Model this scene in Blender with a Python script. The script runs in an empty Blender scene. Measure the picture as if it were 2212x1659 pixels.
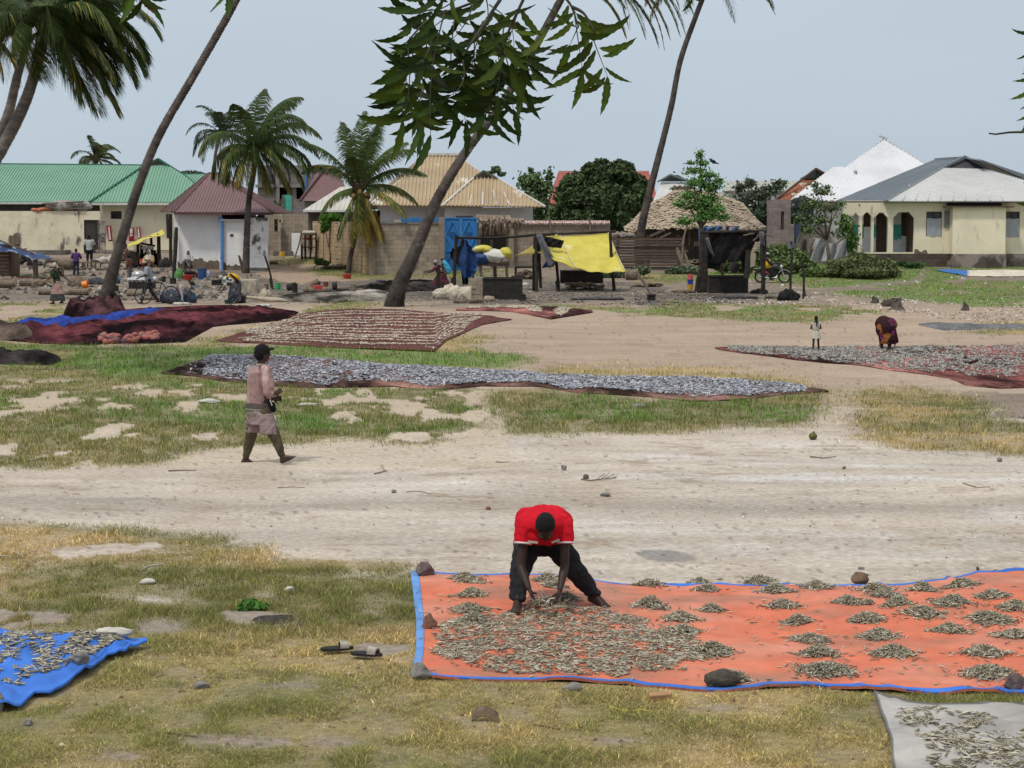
import bpy,math,random
import numpy as np
from mathutils import Vector,Matrix
SC=bpy.context.scene
COL=SC.collection
R=math.radians
random.seed(7)
rng=np.random.default_rng(11)
# ------------------------------------------------------------ camera
FPX=4300.0
CAMH=3.4
PITCH=math.atan(360.5/FPX)
cd=bpy.data.cameras.new("camera")
cd.sensor_width=36.0
cd.lens=36.0*FPX/2212.0
cd.clip_end=6000
cd.clip_start=0.05
cam=bpy.data.objects.new("camera",cd)
cam.location=(0,0,CAMH)
cam.rotation_euler=(math.pi/2-PITCH,0,0)
COL.objects.link(cam)
SC.camera=cam
# ------------------------------------------------------------ sky, sun, exposure
SUN_EL,SUN_AZ=R(60),R(-140) # azimuth measured from +Y towards +X
w=bpy.data.worlds.new("World")
SC.world=w
w.use_nodes=True
nt=w.node_tree
nt.nodes.clear()
out=nt.nodes.new("ShaderNodeOutputWorld")
bg=nt.nodes.new("ShaderNodeBackground")
sky=nt.nodes.new("ShaderNodeTexSky")
sky.sky_type='NISHITA'
sky.sun_disc=False
sky.sun_elevation=SUN_EL
sky.sun_rotation=SUN_AZ
sky.dust_density=3.0
bg.inputs[1].default_value=0.10
tc=nt.nodes.new("ShaderNodeTexCoord")
sx=nt.nodes.new("ShaderNodeSeparateXYZ")
nt.links.new(tc.outputs['Generated'],sx.inputs[0])
rmp=nt.nodes.new("ShaderNodeValToRGB") # overcast cloud deck, brighter overhead
rmp.color_ramp.elements[0].position=0.0
rmp.color_ramp.elements[0].color=(5.25,6.25,7.2,1)
rmp.color_ramp.elements[1].position=0.9
rmp.color_ramp.elements[1].color=(8.6,9.0,9.4,1)
e=rmp.color_ramp.elements.new(0.13)
e.color=(5.75,6.6,7.5,1)
nt.links.new(sx.outputs['Z'],rmp.inputs[0])
cn=nt.nodes.new("ShaderNodeTexNoise")
cn.inputs['Scale'].default_value=3.0
cn.inputs['Detail'].default_value=4
mpn=nt.nodes.new("ShaderNodeMapping")
mpn.inputs['Scale'].default_value=(1,1,3.5)
nt.links.new(tc.outputs['Generated'],mpn.inputs[0])
nt.links.new(mpn.outputs[0],cn.inputs['Vector'])
mr=nt.nodes.new("ShaderNodeMapRange")
mr.inputs['To Min'].default_value=0.90
mr.inputs['To Max'].default_value=1.08
nt.links.new(cn.outputs[0],mr.inputs[0])
mulc=nt.nodes.new("ShaderNodeVectorMath")
mulc.operation='SCALE'
nt.links.new(rmp.outputs[0],mulc.inputs[0])
nt.links.new(mr.outputs[0],mulc.inputs['Scale'])
mx=nt.nodes.new("ShaderNodeMixRGB")
mx.inputs[0].default_value=0.9
nt.links.new(sky.outputs[0],mx.inputs[1])
nt.links.new(mulc.outputs[0],mx.inputs[2])
nt.links.new(mx.outputs[0],bg.inputs[0])
nt.links.new(bg.outputs[0],out.inputs[0])
sd=bpy.data.lights.new("sun",'SUN')
sd.energy=2.0
sd.angle=R(6)
sd.color=(1.0,0.95,0.87)
sun=bpy.data.objects.new("sun",sd)
dsun=Vector((math.sin(SUN_AZ)*math.cos(SUN_EL),math.cos(SUN_AZ)*math.cos(SUN_EL),math.sin(SUN_EL)))
sun.rotation_euler=dsun.to_track_quat('Z','Y').to_euler()
sun.location=(0,0,40)
COL.objects.link(sun)
vs=SC.view_settings
vs.view_transform='Standard'
vs.look='None'
vs.gamma=1
vs.exposure=0.0
vs.use_curve_mapping=False
SC.cycles.max_bounces=6
SC.cycles.use_adaptive_sampling=True
# ------------------------------------------------------------ numeric noise, terrain, projection
def _h(ix,iy,s):
    n=(ix*374761393+iy*668265263+s*982451653)&0x7fffffff
    n=((n^(n>>13))*1274126177)&0x7fffffff
    n=(n^(n>>16))&0xffffff
    return n/float(0xffffff)
def vn(x,y,s=0):
    x=np.asarray(x,float);y=np.asarray(y,float)
    ix=np.floor(x).astype(np.int64);iy=np.floor(y).astype(np.int64)
    fx=x-ix;fy=y-iy
    fx=fx*fx*(3-2*fx);fy=fy*fy*(3-2*fy)
    a=_h(ix,iy,s);b=_h(ix+1,iy,s);c=_h(ix,iy+1,s);d=_h(ix+1,iy+1,s)
    return(a+(b-a)*fx)*(1-fy)+(c+(d-c)*fx)*fy
def fbm(x,y,s=0,o=4):
    t=0;a=1;n=0
    for i in range(o):
        t=t+a*vn(x*2**i,y*2**i,s+i*17);n+=a;a*=0.5
    return t/n
def hterr(X,Y):
    X=np.asarray(X,float);Y=np.asarray(Y,float)
    z=0.045*np.clip(Y-100,0,35)
    f=np.clip((90-Y)/60,0,1)
    z=z+f*(0.10*(fbm(X*0.35,Y*0.35,3,2)-0.5)+0.03*(fbm(X*1.6,Y*1.6,5,2)-0.5))
    far=np.clip((Y-40)/30,0,1)*np.clip((250-Y)/50,0,1)
    return z+far*0.12*(fbm(X*0.25,Y*0.12,9,3)-0.5)
cp,sp=math.cos(PITCH),math.sin(PITCH)
def P(px,py,Y):
    a=(px-1106.0)/FPX;b=(829.5-py)/FPX
    t=Y/(cp+b*sp)
    return Vector((a*t,Y,CAMH+t*(b*cp-sp)))
def GY(px,py):
    b=(829.5-py)/FPX
    k=-(b*cp-sp)/(cp+b*sp)
    k=np.maximum(k,1e-4)
    Y=CAMH/k
    Y2=(CAMH+4.5)/(k+0.045)
    Y3=(CAMH-1.575)/k
    return np.where(Y<=100,Y,np.where(Y2<=135,Y2,Y3))
def G(px,py):
    Y=float(GY(px,py))
    for _ in range(6):
        p=P(px,py,Y)
        z=float(hterr(p.x,Y))
        b=(829.5-py)/FPX
        k=-(b*cp-sp)/(cp+b*sp)
        Yn=(CAMH-z)/k
        Y=Y+(Yn-Y)*(0.5 if Y<100 else 0.25)
    p=P(px,py,Y)
    return Vector((p.x,p.y,float(hterr(p.x,p.y))))
def gz(x,y):
    return float(hterr(x,y))
class At:
    """a place on the ground seen at pixel (bx,by); calling it gives points at its depth (+dy)"""
    def __init__(s,bx,by,Y=None):
        s.o=G(bx,by)
        if Y is not None:
            s.o=P(bx,by,Y);s.o.z=gz(s.o.x,s.o.y)
        s.Y=s.o.y
        s.s=(P(bx+1,by,s.Y).x-P(bx,by,s.Y).x) # metres per photo pixel
    def __call__(s,px,py,dy=0.0):
        return P(px,py,s.Y+dy)
# ------------------------------------------------------------ materials
def lin(r,g,b):
    f=lambda c:(c/255/12.92) if c/255<=0.04045 else((c/255+0.055)/1.055)**2.4
    return(f(r),f(g),f(b))
MATS={}
def M(name,c1,c2=None,scale=6.0,rough=0.85,bump=0.0,bscale=None,spec=0.25,metal=0.0,attr=None,
      lo=0.35,hi=0.65,stretch=(1,1,1),c3=None,s3=1.2,t3=(0.55,0.7),st3=(1,1,1),transl=0.0,tcol=None,
      brick=None,brot=0.0,detail=5,sheen=0.0,av=0.25):
    if name in MATS:return MATS[name]
    m=bpy.data.materials.new(name);m.use_nodes=True
    t=m.node_tree;N=t.nodes;L=t.links
    N.clear()
    o=N.new("ShaderNodeOutputMaterial");b=N.new("ShaderNodeBsdfPrincipled")
    b.inputs['Roughness'].default_value=rough
    b.inputs['Specular IOR Level'].default_value=spec
    b.inputs['Metallic'].default_value=metal
    if sheen:b.inputs['Sheen Weight'].default_value=sheen
    co=N.new("ShaderNodeTexCoord")
    def noise(sc,st,det=detail):
        mp=N.new("ShaderNodeMapping");mp.inputs['Scale'].default_value=st
        L.new(co.outputs['Object'],mp.inputs[0])
        n=N.new("ShaderNodeTexNoise");n.inputs['Scale'].default_value=sc
        n.inputs['Detail'].default_value=det;n.inputs['Roughness'].default_value=0.6
        L.new(mp.outputs[0],n.inputs['Vector']);return n.outputs[0]
    def ramp(x,a,bb):
        r=N.new("ShaderNodeMapRange");r.inputs['From Min'].default_value=a;r.inputs['From Max'].default_value=bb
        r.interpolation_type='SMOOTHSTEP'
        L.new(x,r.inputs[0]);return r.outputs[0]
    def mix(f,a,bb):
        x=N.new("ShaderNodeMixRGB")
        for i,q in((0,f),(1,a),(2,bb)):
            if isinstance(q,(tuple,list)):x.inputs[i].default_value=(*q[:3],1)
            elif isinstance(q,float):x.inputs[i].default_value=q
            else:L.new(q,x.inputs[i])
        return x.outputs[0]
    if attr:
        a=N.new("ShaderNodeAttribute");a.attribute_name=attr
        f=noise(scale,stretch)
        r=N.new("ShaderNodeMapRange");r.inputs['From Min'].default_value=0.3;r.inputs['From Max'].default_value=0.7
        r.inputs['To Min'].default_value=1-av;r.inputs['To Max'].default_value=1+av
        L.new(f,r.inputs[0])
        sc=N.new("ShaderNodeVectorMath");sc.operation='SCALE'
        L.new(a.outputs['Color'],sc.inputs[0]);L.new(r.outputs[0],sc.inputs['Scale'])
        col=sc.outputs[0]
    else:
        if c2 is None:c2=tuple(x*0.75 for x in c1)
        col=mix(ramp(noise(scale,stretch),lo,hi),c1,c2)
    if brick:
        sp_=N.new("ShaderNodeSeparateXYZ");L.new(co.outputs['Object'],sp_.inputs[0])
        mp=N.new("ShaderNodeMapping");mp.inputs['Rotation'].default_value=(0,0,brot)
        L.new(co.outputs['Object'],mp.inputs[0])
        s2=N.new("ShaderNodeSeparateXYZ");L.new(mp.outputs[0],s2.inputs[0])
        cb=N.new("ShaderNodeCombineXYZ");L.new(s2.outputs[0],cb.inputs[0]);L.new(sp_.outputs[2],cb.inputs[1])
        bt=N.new("ShaderNodeTexBrick");L.new(cb.outputs[0],bt.inputs['Vector'])
        bt.inputs['Scale'].default_value=1.0
        bt.inputs['Brick Width'].default_value=brick[0];bt.inputs['Row Height'].default_value=brick[1]
        bt.inputs['Mortar Size'].default_value=brick[2]
        bt.inputs['Color1'].default_value=(1,1,1,1);bt.inputs['Color2'].default_value=(0.72,0.72,0.72,1)
        bt.inputs['Mortar'].default_value=(*brick[3],1)
        mm=N.new("ShaderNodeMixRGB");mm.blend_type='MULTIPLY';mm.inputs[0].default_value=1
        L.new(col,mm.inputs[1]);L.new(bt.outputs[0],mm.inputs[2]);col=mm.outputs[0]
    if c3:
        col=mix(ramp(noise(s3,st3),t3[0],t3[1]),col,c3)
    L.new(col,b.inputs['Base Color'])
    if bump:
        bn=N.new("ShaderNodeBump");bn.inputs['Strength'].default_value=1.0
        bn.inputs['Distance'].default_value=bump
        L.new(noise(bscale or scale*3,stretch),bn.inputs['Height'])
        L.new(bn.outputs[0],b.inputs['Normal'])
    if transl:
        tr=N.new("ShaderNodeBsdfTranslucent")
        if tcol:tr.inputs[0].default_value=(*tcol,1)
        else:L.new(col,tr.inputs[0])
        ms=N.new("ShaderNodeMixShader");ms.inputs[0].default_value=transl
        L.new(b.outputs[0],ms.inputs[1]);L.new(tr.outputs[0],ms.inputs[2]);L.new(ms.outputs[0],o.inputs[0])
    else:
        L.new(b.outputs[0],o.inputs[0])
    MATS[name]=m
    return m
# ------------------------------------------------------------ mesh building
def frame(d):
    d=Vector(d).normalized()
    a=Vector((0,0,1)) if abs(d.z)<0.9 else Vector((1,0,0))
    u=d.cross(a).normalized()
    return u,d.cross(u).normalized()
class MB:
    def __init__(s):s.v=[];s.f=[];s.m=[];s.mi=0
    def add(s,vs,fs):
        b=len(s.v);s.v+=[tuple(p) for p in vs]
        s.f+=[tuple(i+b for i in f) for f in fs];s.m+=[s.mi]*len(fs)
    def box(s,x0,x1,y0,y1,z0,z1):
        s.add([(x0,y0,z0),(x1,y0,z0),(x1,y1,z0),(x0,y1,z0),(x0,y0,z1),(x1,y0,z1),(x1,y1,z1),(x0,y1,z1)],
              [(0,3,2,1),(4,5,6,7),(0,1,5,4),(1,2,6,5),(2,3,7,6),(3,0,4,7)])
    def obox(s,c,sx,sy,sz,rz=0,rx=0,ry=0,jit=0):
        m=Matrix.Rotation(rz,3,'Z')@Matrix.Rotation(ry,3,'Y')@Matrix.Rotation(rx,3,'X')
        c=Vector(c);vs=[]
        for z in(-.5,.5):
            for y,x in((-.5,-.5),(-.5,.5),(.5,.5),(.5,-.5)):
                vs.append(c+m@Vector((x*sx*(1+random.uniform(-jit,jit)),y*sy*(1+random.uniform(-jit,jit)),z*sz*(1+random.uniform(-jit,jit)))))
        s.add(vs,[(0,3,2,1),(4,5,6,7),(0,1,5,4),(1,2,6,5),(2,3,7,6),(3,0,4,7)])
    def beam(s,p,q,w,h=None,up=None):
        p=Vector(p);q=Vector(q);h=h or w
        u,v=frame(q-p)
        if up is not None:
            u=(q-p).cross(Vector(up)).normalized();v=(q-p).cross(u).normalized()
        vs=[]
        for c in(p,q):
            for a,b in((-1,-1),(1,-1),(1,1),(-1,1)):vs.append(c+u*a*w/2+v*b*h/2)
        s.add(vs,[(0,1,2,3),(7,6,5,4),(0,4,5,1),(1,5,6,2),(2,6,7,3),(3,7,4,0)])
    def tube(s,pts,rad,n=8,jit=0.0,cap=True):
        pts=[Vector(p) for p in pts]
        if not isinstance(rad,(list,tuple)):rad=[rad]*len(pts)
        b=[];u=None
        for i,p in enumerate(pts):
            d=(pts[min(i+1,len(pts)-1)]-pts[max(i-1,0)]).normalized()
            if u is None:u,v=frame(d)
            u=(u-d*u.dot(d)).normalized();v=d.cross(u)
            for k in range(n):
                a=2*math.pi*k/n;r=rad[i]*(1+random.uniform(-jit,jit))
                b.append(p+u*math.cos(a)*r+v*math.sin(a)*r)
        fs=[]
        for i in range(len(pts)-1):
            for k in range(n):
                k2=(k+1)%n
                fs.append((i*n+k,i*n+k2,(i+1)*n+k2,(i+1)*n+k))
        if cap:
            fs.append(tuple(reversed(range(n))));fs.append(tuple(range((len(pts)-1)*n,len(pts)*n)))
        s.add(b,fs)
    def capsule(s,p,q,r1,r2=None,n=12):
        p=Vector(p);q=Vector(q);r2=r1 if r2 is None else r2
        d=(q-p)
        d=d.normalized() if d.length>1e-6 else Vector((0,0,1))
        s.tube([p-d*r1*.98,p-d*r1*.8,p-d*r1*.45,p,q,q+d*r2*.45,q+d*r2*.8,q+d*r2*.98],
               [r1*.2,r1*.6,r1*.89,r1,r2,r2*.89,r2*.6,r2*.2],n)
    def loft(s,st,n=20,cap=True):
        """st: list of (centre, rx, ry[, u, v])"""
        vs=[]
        for q in st:
            c=Vector(q[0]);u=Vector(q[3]) if len(q)>3 else Vector((1,0,0));v=Vector(q[4]) if len(q)>4 else Vector((0,1,0))
            for k in range(n):
                a=2*math.pi*k/n;vs.append(c+u*math.cos(a)*q[1]+v*math.sin(a)*q[2])
        fs=[(i*n+k,i*n+(k+1)%n,(i+1)*n+(k+1)%n,(i+1)*n+k) for i in range(len(st)-1) for k in range(n)]
        if cap:
            fs.append(tuple(reversed(range(n))));fs.append(tuple(range((len(st)-1)*n,len(st)*n)))
        s.add(vs,fs)
    def lathe(s,c,prof,n=20,tilt=None):
        c=Vector(c);vs=[]
        for r,z in prof:
            for k in range(n):
                a=2*math.pi*k/n;p=Vector((math.cos(a)*r,math.sin(a)*r,z))
                if tilt is not None:p=tilt@p
                vs.append(c+p)
        fs=[(i*n+k,i*n+(k+1)%n,(i+1)*n+(k+1)%n,(i+1)*n+k) for i in range(len(prof)-1) for k in range(n)]
        if prof[0][0]>1e-5:fs.append(tuple(reversed(range(n))))
        if prof[-1][0]>1e-5:fs.append(tuple(range((len(prof)-1)*n,len(prof)*n)))
        s.add(vs,fs)
    def ell(s,c,r,nu=14,nv=9,rot=None,noise=0.0,seed=0,fs_=2.0):
        c=Vector(c);vs=[]
        if not isinstance(r,(tuple,list)):r=(r,r,r)
        for j in range(nv+1):
            th=math.pi*j/nv
            for k in range(nu):
                a=2*math.pi*k/nu
                p=Vector((math.sin(th)*math.cos(a),math.sin(th)*math.sin(a),math.cos(th)))
                if noise:
                    g=float(fbm(p.x*fs_+seed+9,p.y*fs_+p.z*fs_*1.3+5,seed,3))-0.5
                    p=p*(1+noise*2*g)
                p=Vector((p.x*r[0],p.y*r[1],p.z*r[2]))
                if rot is not None:p=rot@p
                vs.append(c+p)
        fs=[(j*nu+k,(j+1)*nu+k,(j+1)*nu+(k+1)%nu,j*nu+(k+1)%nu) for j in range(nv) for k in range(nu)]
        s.add(vs,fs)
    def prism(s,pts,off):
        """polygon (3-D points) pushed by vector off"""
        off=Vector(off);n=len(pts);pts=[Vector(p) for p in pts]
        s.add(pts+[p+off for p in pts],[tuple(range(n)),tuple(reversed(range(n,2*n)))]+[(i,i+n,(i+1)%n+n,(i+1)%n) for i in range(n)])
    def grid(s,P2,thick=0.0):
        """P2: rows of points; optional thickness downwards"""
        nr,nc=len(P2),len(P2[0])
        vs=[Vector(p) for row in P2 for p in row]
        fs=[(i*nc+j,i*nc+j+1,(i+1)*nc+j+1,(i+1)*nc+j) for i in range(nr-1) for j in range(nc-1)]
        if thick:
            n0=len(vs);vs+=[v-Vector((0,0,thick)) for v in vs]
            fs+=[tuple(reversed([k+n0 for k in f])) for f in fs]
            ring=[j for j in range(nc)]+[i*nc+nc-1 for i in range(1,nr)]+[(nr-1)*nc+j for j in range(nc-2,-1,-1)]+[i*nc for i in range(nr-2,0,-1)]
            for a,b in zip(ring,ring[1:]+ring[:1]):fs.append((b,a,a+n0,b+n0))
        s.add(vs,fs)
def tag(o,label=None,cat=None,group=None,kind=None):
    if label:o['label']=label
    if cat:o['category']=cat
    if group:o['group']=group
    if kind:o['kind']=kind
    return o
def thing(name,label,cat,base,rz=0,group=None):
    o=bpy.data.objects.new(name,None);o.location=base;o.rotation_euler=(0,0,rz)
    o.empty_display_size=0.2
    COL.objects.link(o);o['org']=tuple(base)
    return tag(o,label,cat,group)
def org(o):
    while o.parent:o=o.parent
    return Vector(o.location)
def build(mb,name,mats,parent=None,base=None,smooth=False,local=False,label=None,cat=None,group=None,kind=None,remesh=0,sm=3,disp=None,bevel=0):
    """local=True: mesh coordinates are already relative to the thing's origin"""
    if not isinstance(mats,(list,tuple)):mats=[mats]
    me=bpy.data.meshes.new(name)
    off=Vector((0,0,0))
    if not local:
        if parent:off=org(parent)
        elif base is not None:off=Vector(base)
    me.from_pydata([(v[0]-off.x,v[1]-off.y,v[2]-off.z) for v in mb.v],[],mb.f)
    for m in mats:me.materials.append(m)
    if len(mats)>1:me.polygons.foreach_set('material_index',mb.m)
    me.validate();me.update()
    if smooth:
        me.polygons.foreach_set('use_smooth',[True]*len(me.polygons))
    o=bpy.data.objects.new(name,me)
    COL.objects.link(o)
    if parent:o.parent=parent
    elif base is not None:o.location=base
    if remesh:
        r=o.modifiers.new("remesh",'REMESH');r.mode='VOXEL';r.voxel_size=remesh;r.use_smooth_shade=True
        if sm:
            q=o.modifiers.new("smooth",'SMOOTH');q.iterations=sm;q.factor=0.5
        if disp:
            tx=bpy.data.textures.new(name,'CLOUDS');tx.noise_scale=disp[1];tx.noise_depth=2
            d=o.modifiers.new("folds",'DISPLACE');d.texture=tx;d.strength=disp[0];d.mid_level=0.5
    if bevel:
        q=o.modifiers.new("bevel",'BEVEL');q.width=bevel;q.segments=2;q.limit_method='ANGLE'
    tag(o,label,cat,group,kind)
    return o
def npmesh(name,V,F,mat,colors=None,base=None,smooth=False,parent=None,**kw):
    """V (n,3); F (m,k); colors (n,3) linear -> attribute Col"""
    me=bpy.data.meshes.new(name)
    V=np.asarray(V,np.float32)
    off=np.array(base if base is not None else(0,0,0),np.float32)
    if parent is not None:off=np.array(org(parent),np.float32)
    V=V-off
    F=np.asarray(F,np.int32);m,k=F.shape
    me.vertices.add(len(V));me.vertices.foreach_set('co',V.ravel())
    me.loops.add(m*k);me.loops.foreach_set('vertex_index',F.ravel())
    me.polygons.add(m)
    me.polygons.foreach_set('loop_start',np.arange(0,m*k,k,dtype=np.int32))
    me.polygons.foreach_set('loop_total',np.full(m,k,np.int32))
    if smooth:me.polygons.foreach_set('use_smooth',np.ones(m,bool))
    if colors is not None:
        a=me.color_attributes.new('Col','FLOAT_COLOR','POINT')
        c=np.ones((len(V),4),np.float32);c[:,:3]=colors
        a.data.foreach_set('color',c.ravel())
    me.materials.append(mat);me.update(calc_edges=True)
    o=bpy.data.objects.new(name,me);COL.objects.link(o)
    if parent is not None:o.parent=parent
    elif base is not None:o.location=base
    tag(o,kw.get('label'),kw.get('cat'),kw.get('group'),kw.get('kind'))
    return o
def dup(root,loc,rz=None,label=None,scale=None,src=None):
    r=root.copy();COL.objects.link(r);r.location=loc
    if rz is not None:r.rotation_euler=(0,0,rz)
    if scale:r.scale=(scale,)*3 if not isinstance(scale,tuple) else scale
    if label:r['label']=label
    for ch in list(root.children):
        c=ch.copy();COL.objects.link(c);c.parent=r
        for g in list(ch.children):
            d=g.copy();COL.objects.link(d);d.parent=c
    return r
# ------------------------------------------------------------ ground: one sheet with soil, track and turf colours
def inpoly(px,py,poly):
    r=np.zeros(px.shape,bool);n=len(poly)
    for i in range(n):
        x1,y1=poly[i];x2,y2=poly[(i+1)%n]
        if y1==y2:continue
        c=((y1>py)!=(y2>py))&(px<(x2-x1)*(py-y1)/(y2-y1)+x1)
        r^=c
    return r
# turf outlines (photo pixels, unprojected onto the ground), greenness
TURF=[
 ([(-900,1128),(0,1133),(150,1140),(350,1150),(480,1165),(575,1183),(592,1200),(600,1214),(700,1212),(850,1210),(905,1236),(1000,1300),(2400,1400),(3600,1400),(3600,4200),(-900,4200)],0.42),
 ([(-900,742),(0,742),(230,747),(430,746),(700,752),(1000,756),(1100,764),(1165,774),(1100,792),(900,800),(900,840),(1150,836),(1300,850),(1500,862),(1650,855),(1790,846),(1785,868),(1760,892),(1740,915),(1700,932),(1600,930),(1450,925),(1300,936),(1150,941),(1095,938),(1080,945),(1030,938),(1000,945),(900,962),(750,955),(640,960),(500,970),(400,985),(300,1003),(150,1012),(0,1018),(-900,1020)],0.76),
 ([(1165,808),(1200,797),(1350,791),(1500,796),(1650,806),(1740,824),(1795,843),(1795,852),(1600,848),(1200,830)],0.35),
 ([(1840,852),(1850,841),(1950,838),(2060,846),(2120,862),(2150,882),(2130,905),(2180,912),(2212,915),(3600,915),(3600,985),(2212,978),(2050,975),(1950,966),(1850,948),(1838,942),(1890,936),(1828,918),(1850,892)],0.45),
 ([(2040,711),(2100,700),(2160,693),(2212,690),(3600,690),(3600,724),(2212,722),(2100,719)],0.35),
 ([(-900,652),(0,654),(150,656),(215,664),(170,680),(120,690),(0,712),(-900,712)],0.62),
 ([(380,747),(430,737),(520,712),(640,684),(655,664),(800,658),(820,664),(700,676),(600,704),(520,722),(470,747)],0.55),
 ([(930,762),(960,735),(1000,714),(1060,722),(1078,735),(1040,744),(1010,762)],0.3),
 ([(1110,655),(1290,664),(1400,668),(1474,650),(1520,654),(1640,660),(1760,656),(1850,664),(1905,672),(1880,690),(1820,690),(1760,700),(1640,692),(1474,684),(1380,680),(1290,674)],0.72),
 ([(1460,590),(1640,568),(1900,556),(2300,553),(3600,553),(3600,662),(2300,664),(2100,660),(1950,650),(1850,642),(1780,627),(1700,613),(1640,604),(1480,606)],1.0),
 ([(670,584),(760,572),(900,596),(960,590),(1100,582),(1110,598),(950,606),(760,604),(690,598)],0.6),
 ([(1330,600),(1390,588),(1480,592),(1490,610),(1400,612)],0.5),
 ([(560,556),(690,556),(690,570),(600,575)],0.55),
 ([(700,652),(800,648),(830,660),(700,664)],0.6),
 ([(20,590),(110,588),(110,600),(20,604)],0.6),
]
HOLES=[
 [(1040,874),(1068,876),(1098,902),(1096,925),(1112,950),(1000,955),(1040,925),(1060,900)],
 [(1820,560),(1840,556),(1860,556),(1850,562)],
 [(1780,622),(1850,614),(1960,606),(1990,594),(2004,596),(1985,610),(1890,619),(1790,628)],
 [(2000,560),(1998,585),(1990,600),(1980,600),(1990,580)],
]
SHEETS={
 'orange':[(888,1242),(1030,1247),(1170,1246),(1290,1258),(1480,1267),(1850,1265),(1950,1262),(2040,1250),(2110,1233),(2500,1234),(2500,1504),(2100,1495),(1850,1490),(1750,1484),(1560,1498),(1200,1480),(960,1478),(893,1472),(905,1400)],
 'blue':[(-300,1365),(0,1378),(110,1388),(312,1399),(230,1432),(200,1465),(110,1510),(45,1540),(-300,1562)],
 'grey':[(1887,1510),(1960,1522),(2050,1528),(2150,1532),(2400,1545),(2400,1800),(1950,1800),(1940,1610),(1910,1570)],
 'band':[(350,806),(455,768),(640,770),(850,790),(1165,812),(1500,816),(1700,832),(1788,846),(1650,858),(1500,868),(1250,848),(960,842),(700,838),(500,826)],
 'rows':[(640,680),(845,667),(1105,692),(960,735),(940,760),(700,751),(468,738)],
 'right':[(1545,750),(2500,748),(2500,836),(2090,832),(1950,802),(1700,775)],
 'pile':[(0,705),(180,657),(500,654),(640,672),(625,692),(460,705),(330,744),(0,737)],
}
BARE=[(480,1606,150,17),(620,1490,95,7),(705,1603,70,15),(340,1356,64,15),(110,1332,52,12),(65,1366,64,10),(325,1298,54,10),(800,1328,34,7),(780,1242,64,6),(592,1343,60,15),(1900,1440,1,1),(250,1640,60,9),(1000,1560,60,7),(1350,1600,80,8),(40,1300,40,6),(1560,1530,50,6)]
def wob(px,py,X,Y,amp=1.0):
    k=np.clip((py-469)/500,0.06,0.75)
    dx=(fbm(X*.8+50,Y*.8,21,4)-.5)*130*k*amp
    dy=(fbm(X*.8+90,Y*.8+7,22,4)-.5)*42*k*amp
    return px+dx,py+dy
def turf(px,py,X,Y):
    """turf cover 0/1 and greenness at points"""
    wx,wy=wob(px,py,X,Y)
    cov=np.zeros(px.shape);gr=np.full(px.shape,0.5)
    for poly,g in TURF:
        i=inpoly(wx,wy,poly);cov[i]=1;gr[i]=g
    for h in HOLES:
        cov[inpoly(px+(wx-px)*.3,py+(wy-py)*.3,h)]=0
    # bare patches
    n=fbm(X*1.7+13,Y*.65+3,31,4)
    mid=(py>815)&(py<1010)&(px<1060)
    cov[mid&(n>0.595)]=0
    near=(py>1130)
    n2=fbm(X*.9+40,Y*.6+11,33,4)
    cov[near&(n2>0.70)]=0
    for(cx,cy,rx,ry) in BARE:
        cov[((px-cx)/rx)**2+((py-cy)/ry)**2+(fbm(X*4,Y*3,37,3)-.5)*1.4<.9]=0
    far=(py<700)
    cov[far&(fbm(X*.5,Y*.2,35,3)>0.64)]=0
    # greenness field
    g2=fbm(X*.6+5,Y*.5+2,41,3)
    gr=gr+(g2-.5)*1.1
    dry=inpoly(wx,wy,[(-900,1128),(0,1133),(600,1190),(600,1235),(300,1225),(0,1205),(-900,1200)])
    gr[dry]-=0.30
    grn=inpoly(wx,wy,[(-900,1215),(200,1222),(500,1240),(905,1245),(905,1345),(700,1350),(500,1370),(200,1330),(-900,1330)])
    gr[grn]+=0.14
    low=py>1420
    gr[low]-=0.08
    grn2=inpoly(wx,wy,[(150,755),(700,753),(1100,768),(1150,775),(900,798),(620,770),(430,790),(250,815),(150,780)])
    gr[grn2]+=0.38
    lowe=(py>935)&(py<1030)
    gr[lowe]-=0.22
    gr=np.where(py>1130,np.minimum(gr,.60),gr)
    return cov,np.clip(gr,0,1)
STRAW=np.array([0.56,0.40,0.19]);GREEN=np.array([0.125,0.15,0.035]);LUSH=np.array([0.085,0.20,0.025]);BROWN=np.array([0.20,0.145,0.07])
def turfcol(gr,r):
    g=np.clip(gr+(r-.5)*.5,0,1)[:,None]
    c=STRAW*(1-np.clip(g*1.7,0,1))+GREEN*np.clip(g*1.7,0,1)
    l=np.clip((gr[:,None]-.68)*3,0,1)
    return c*(1-l)+LUSH*l
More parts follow.
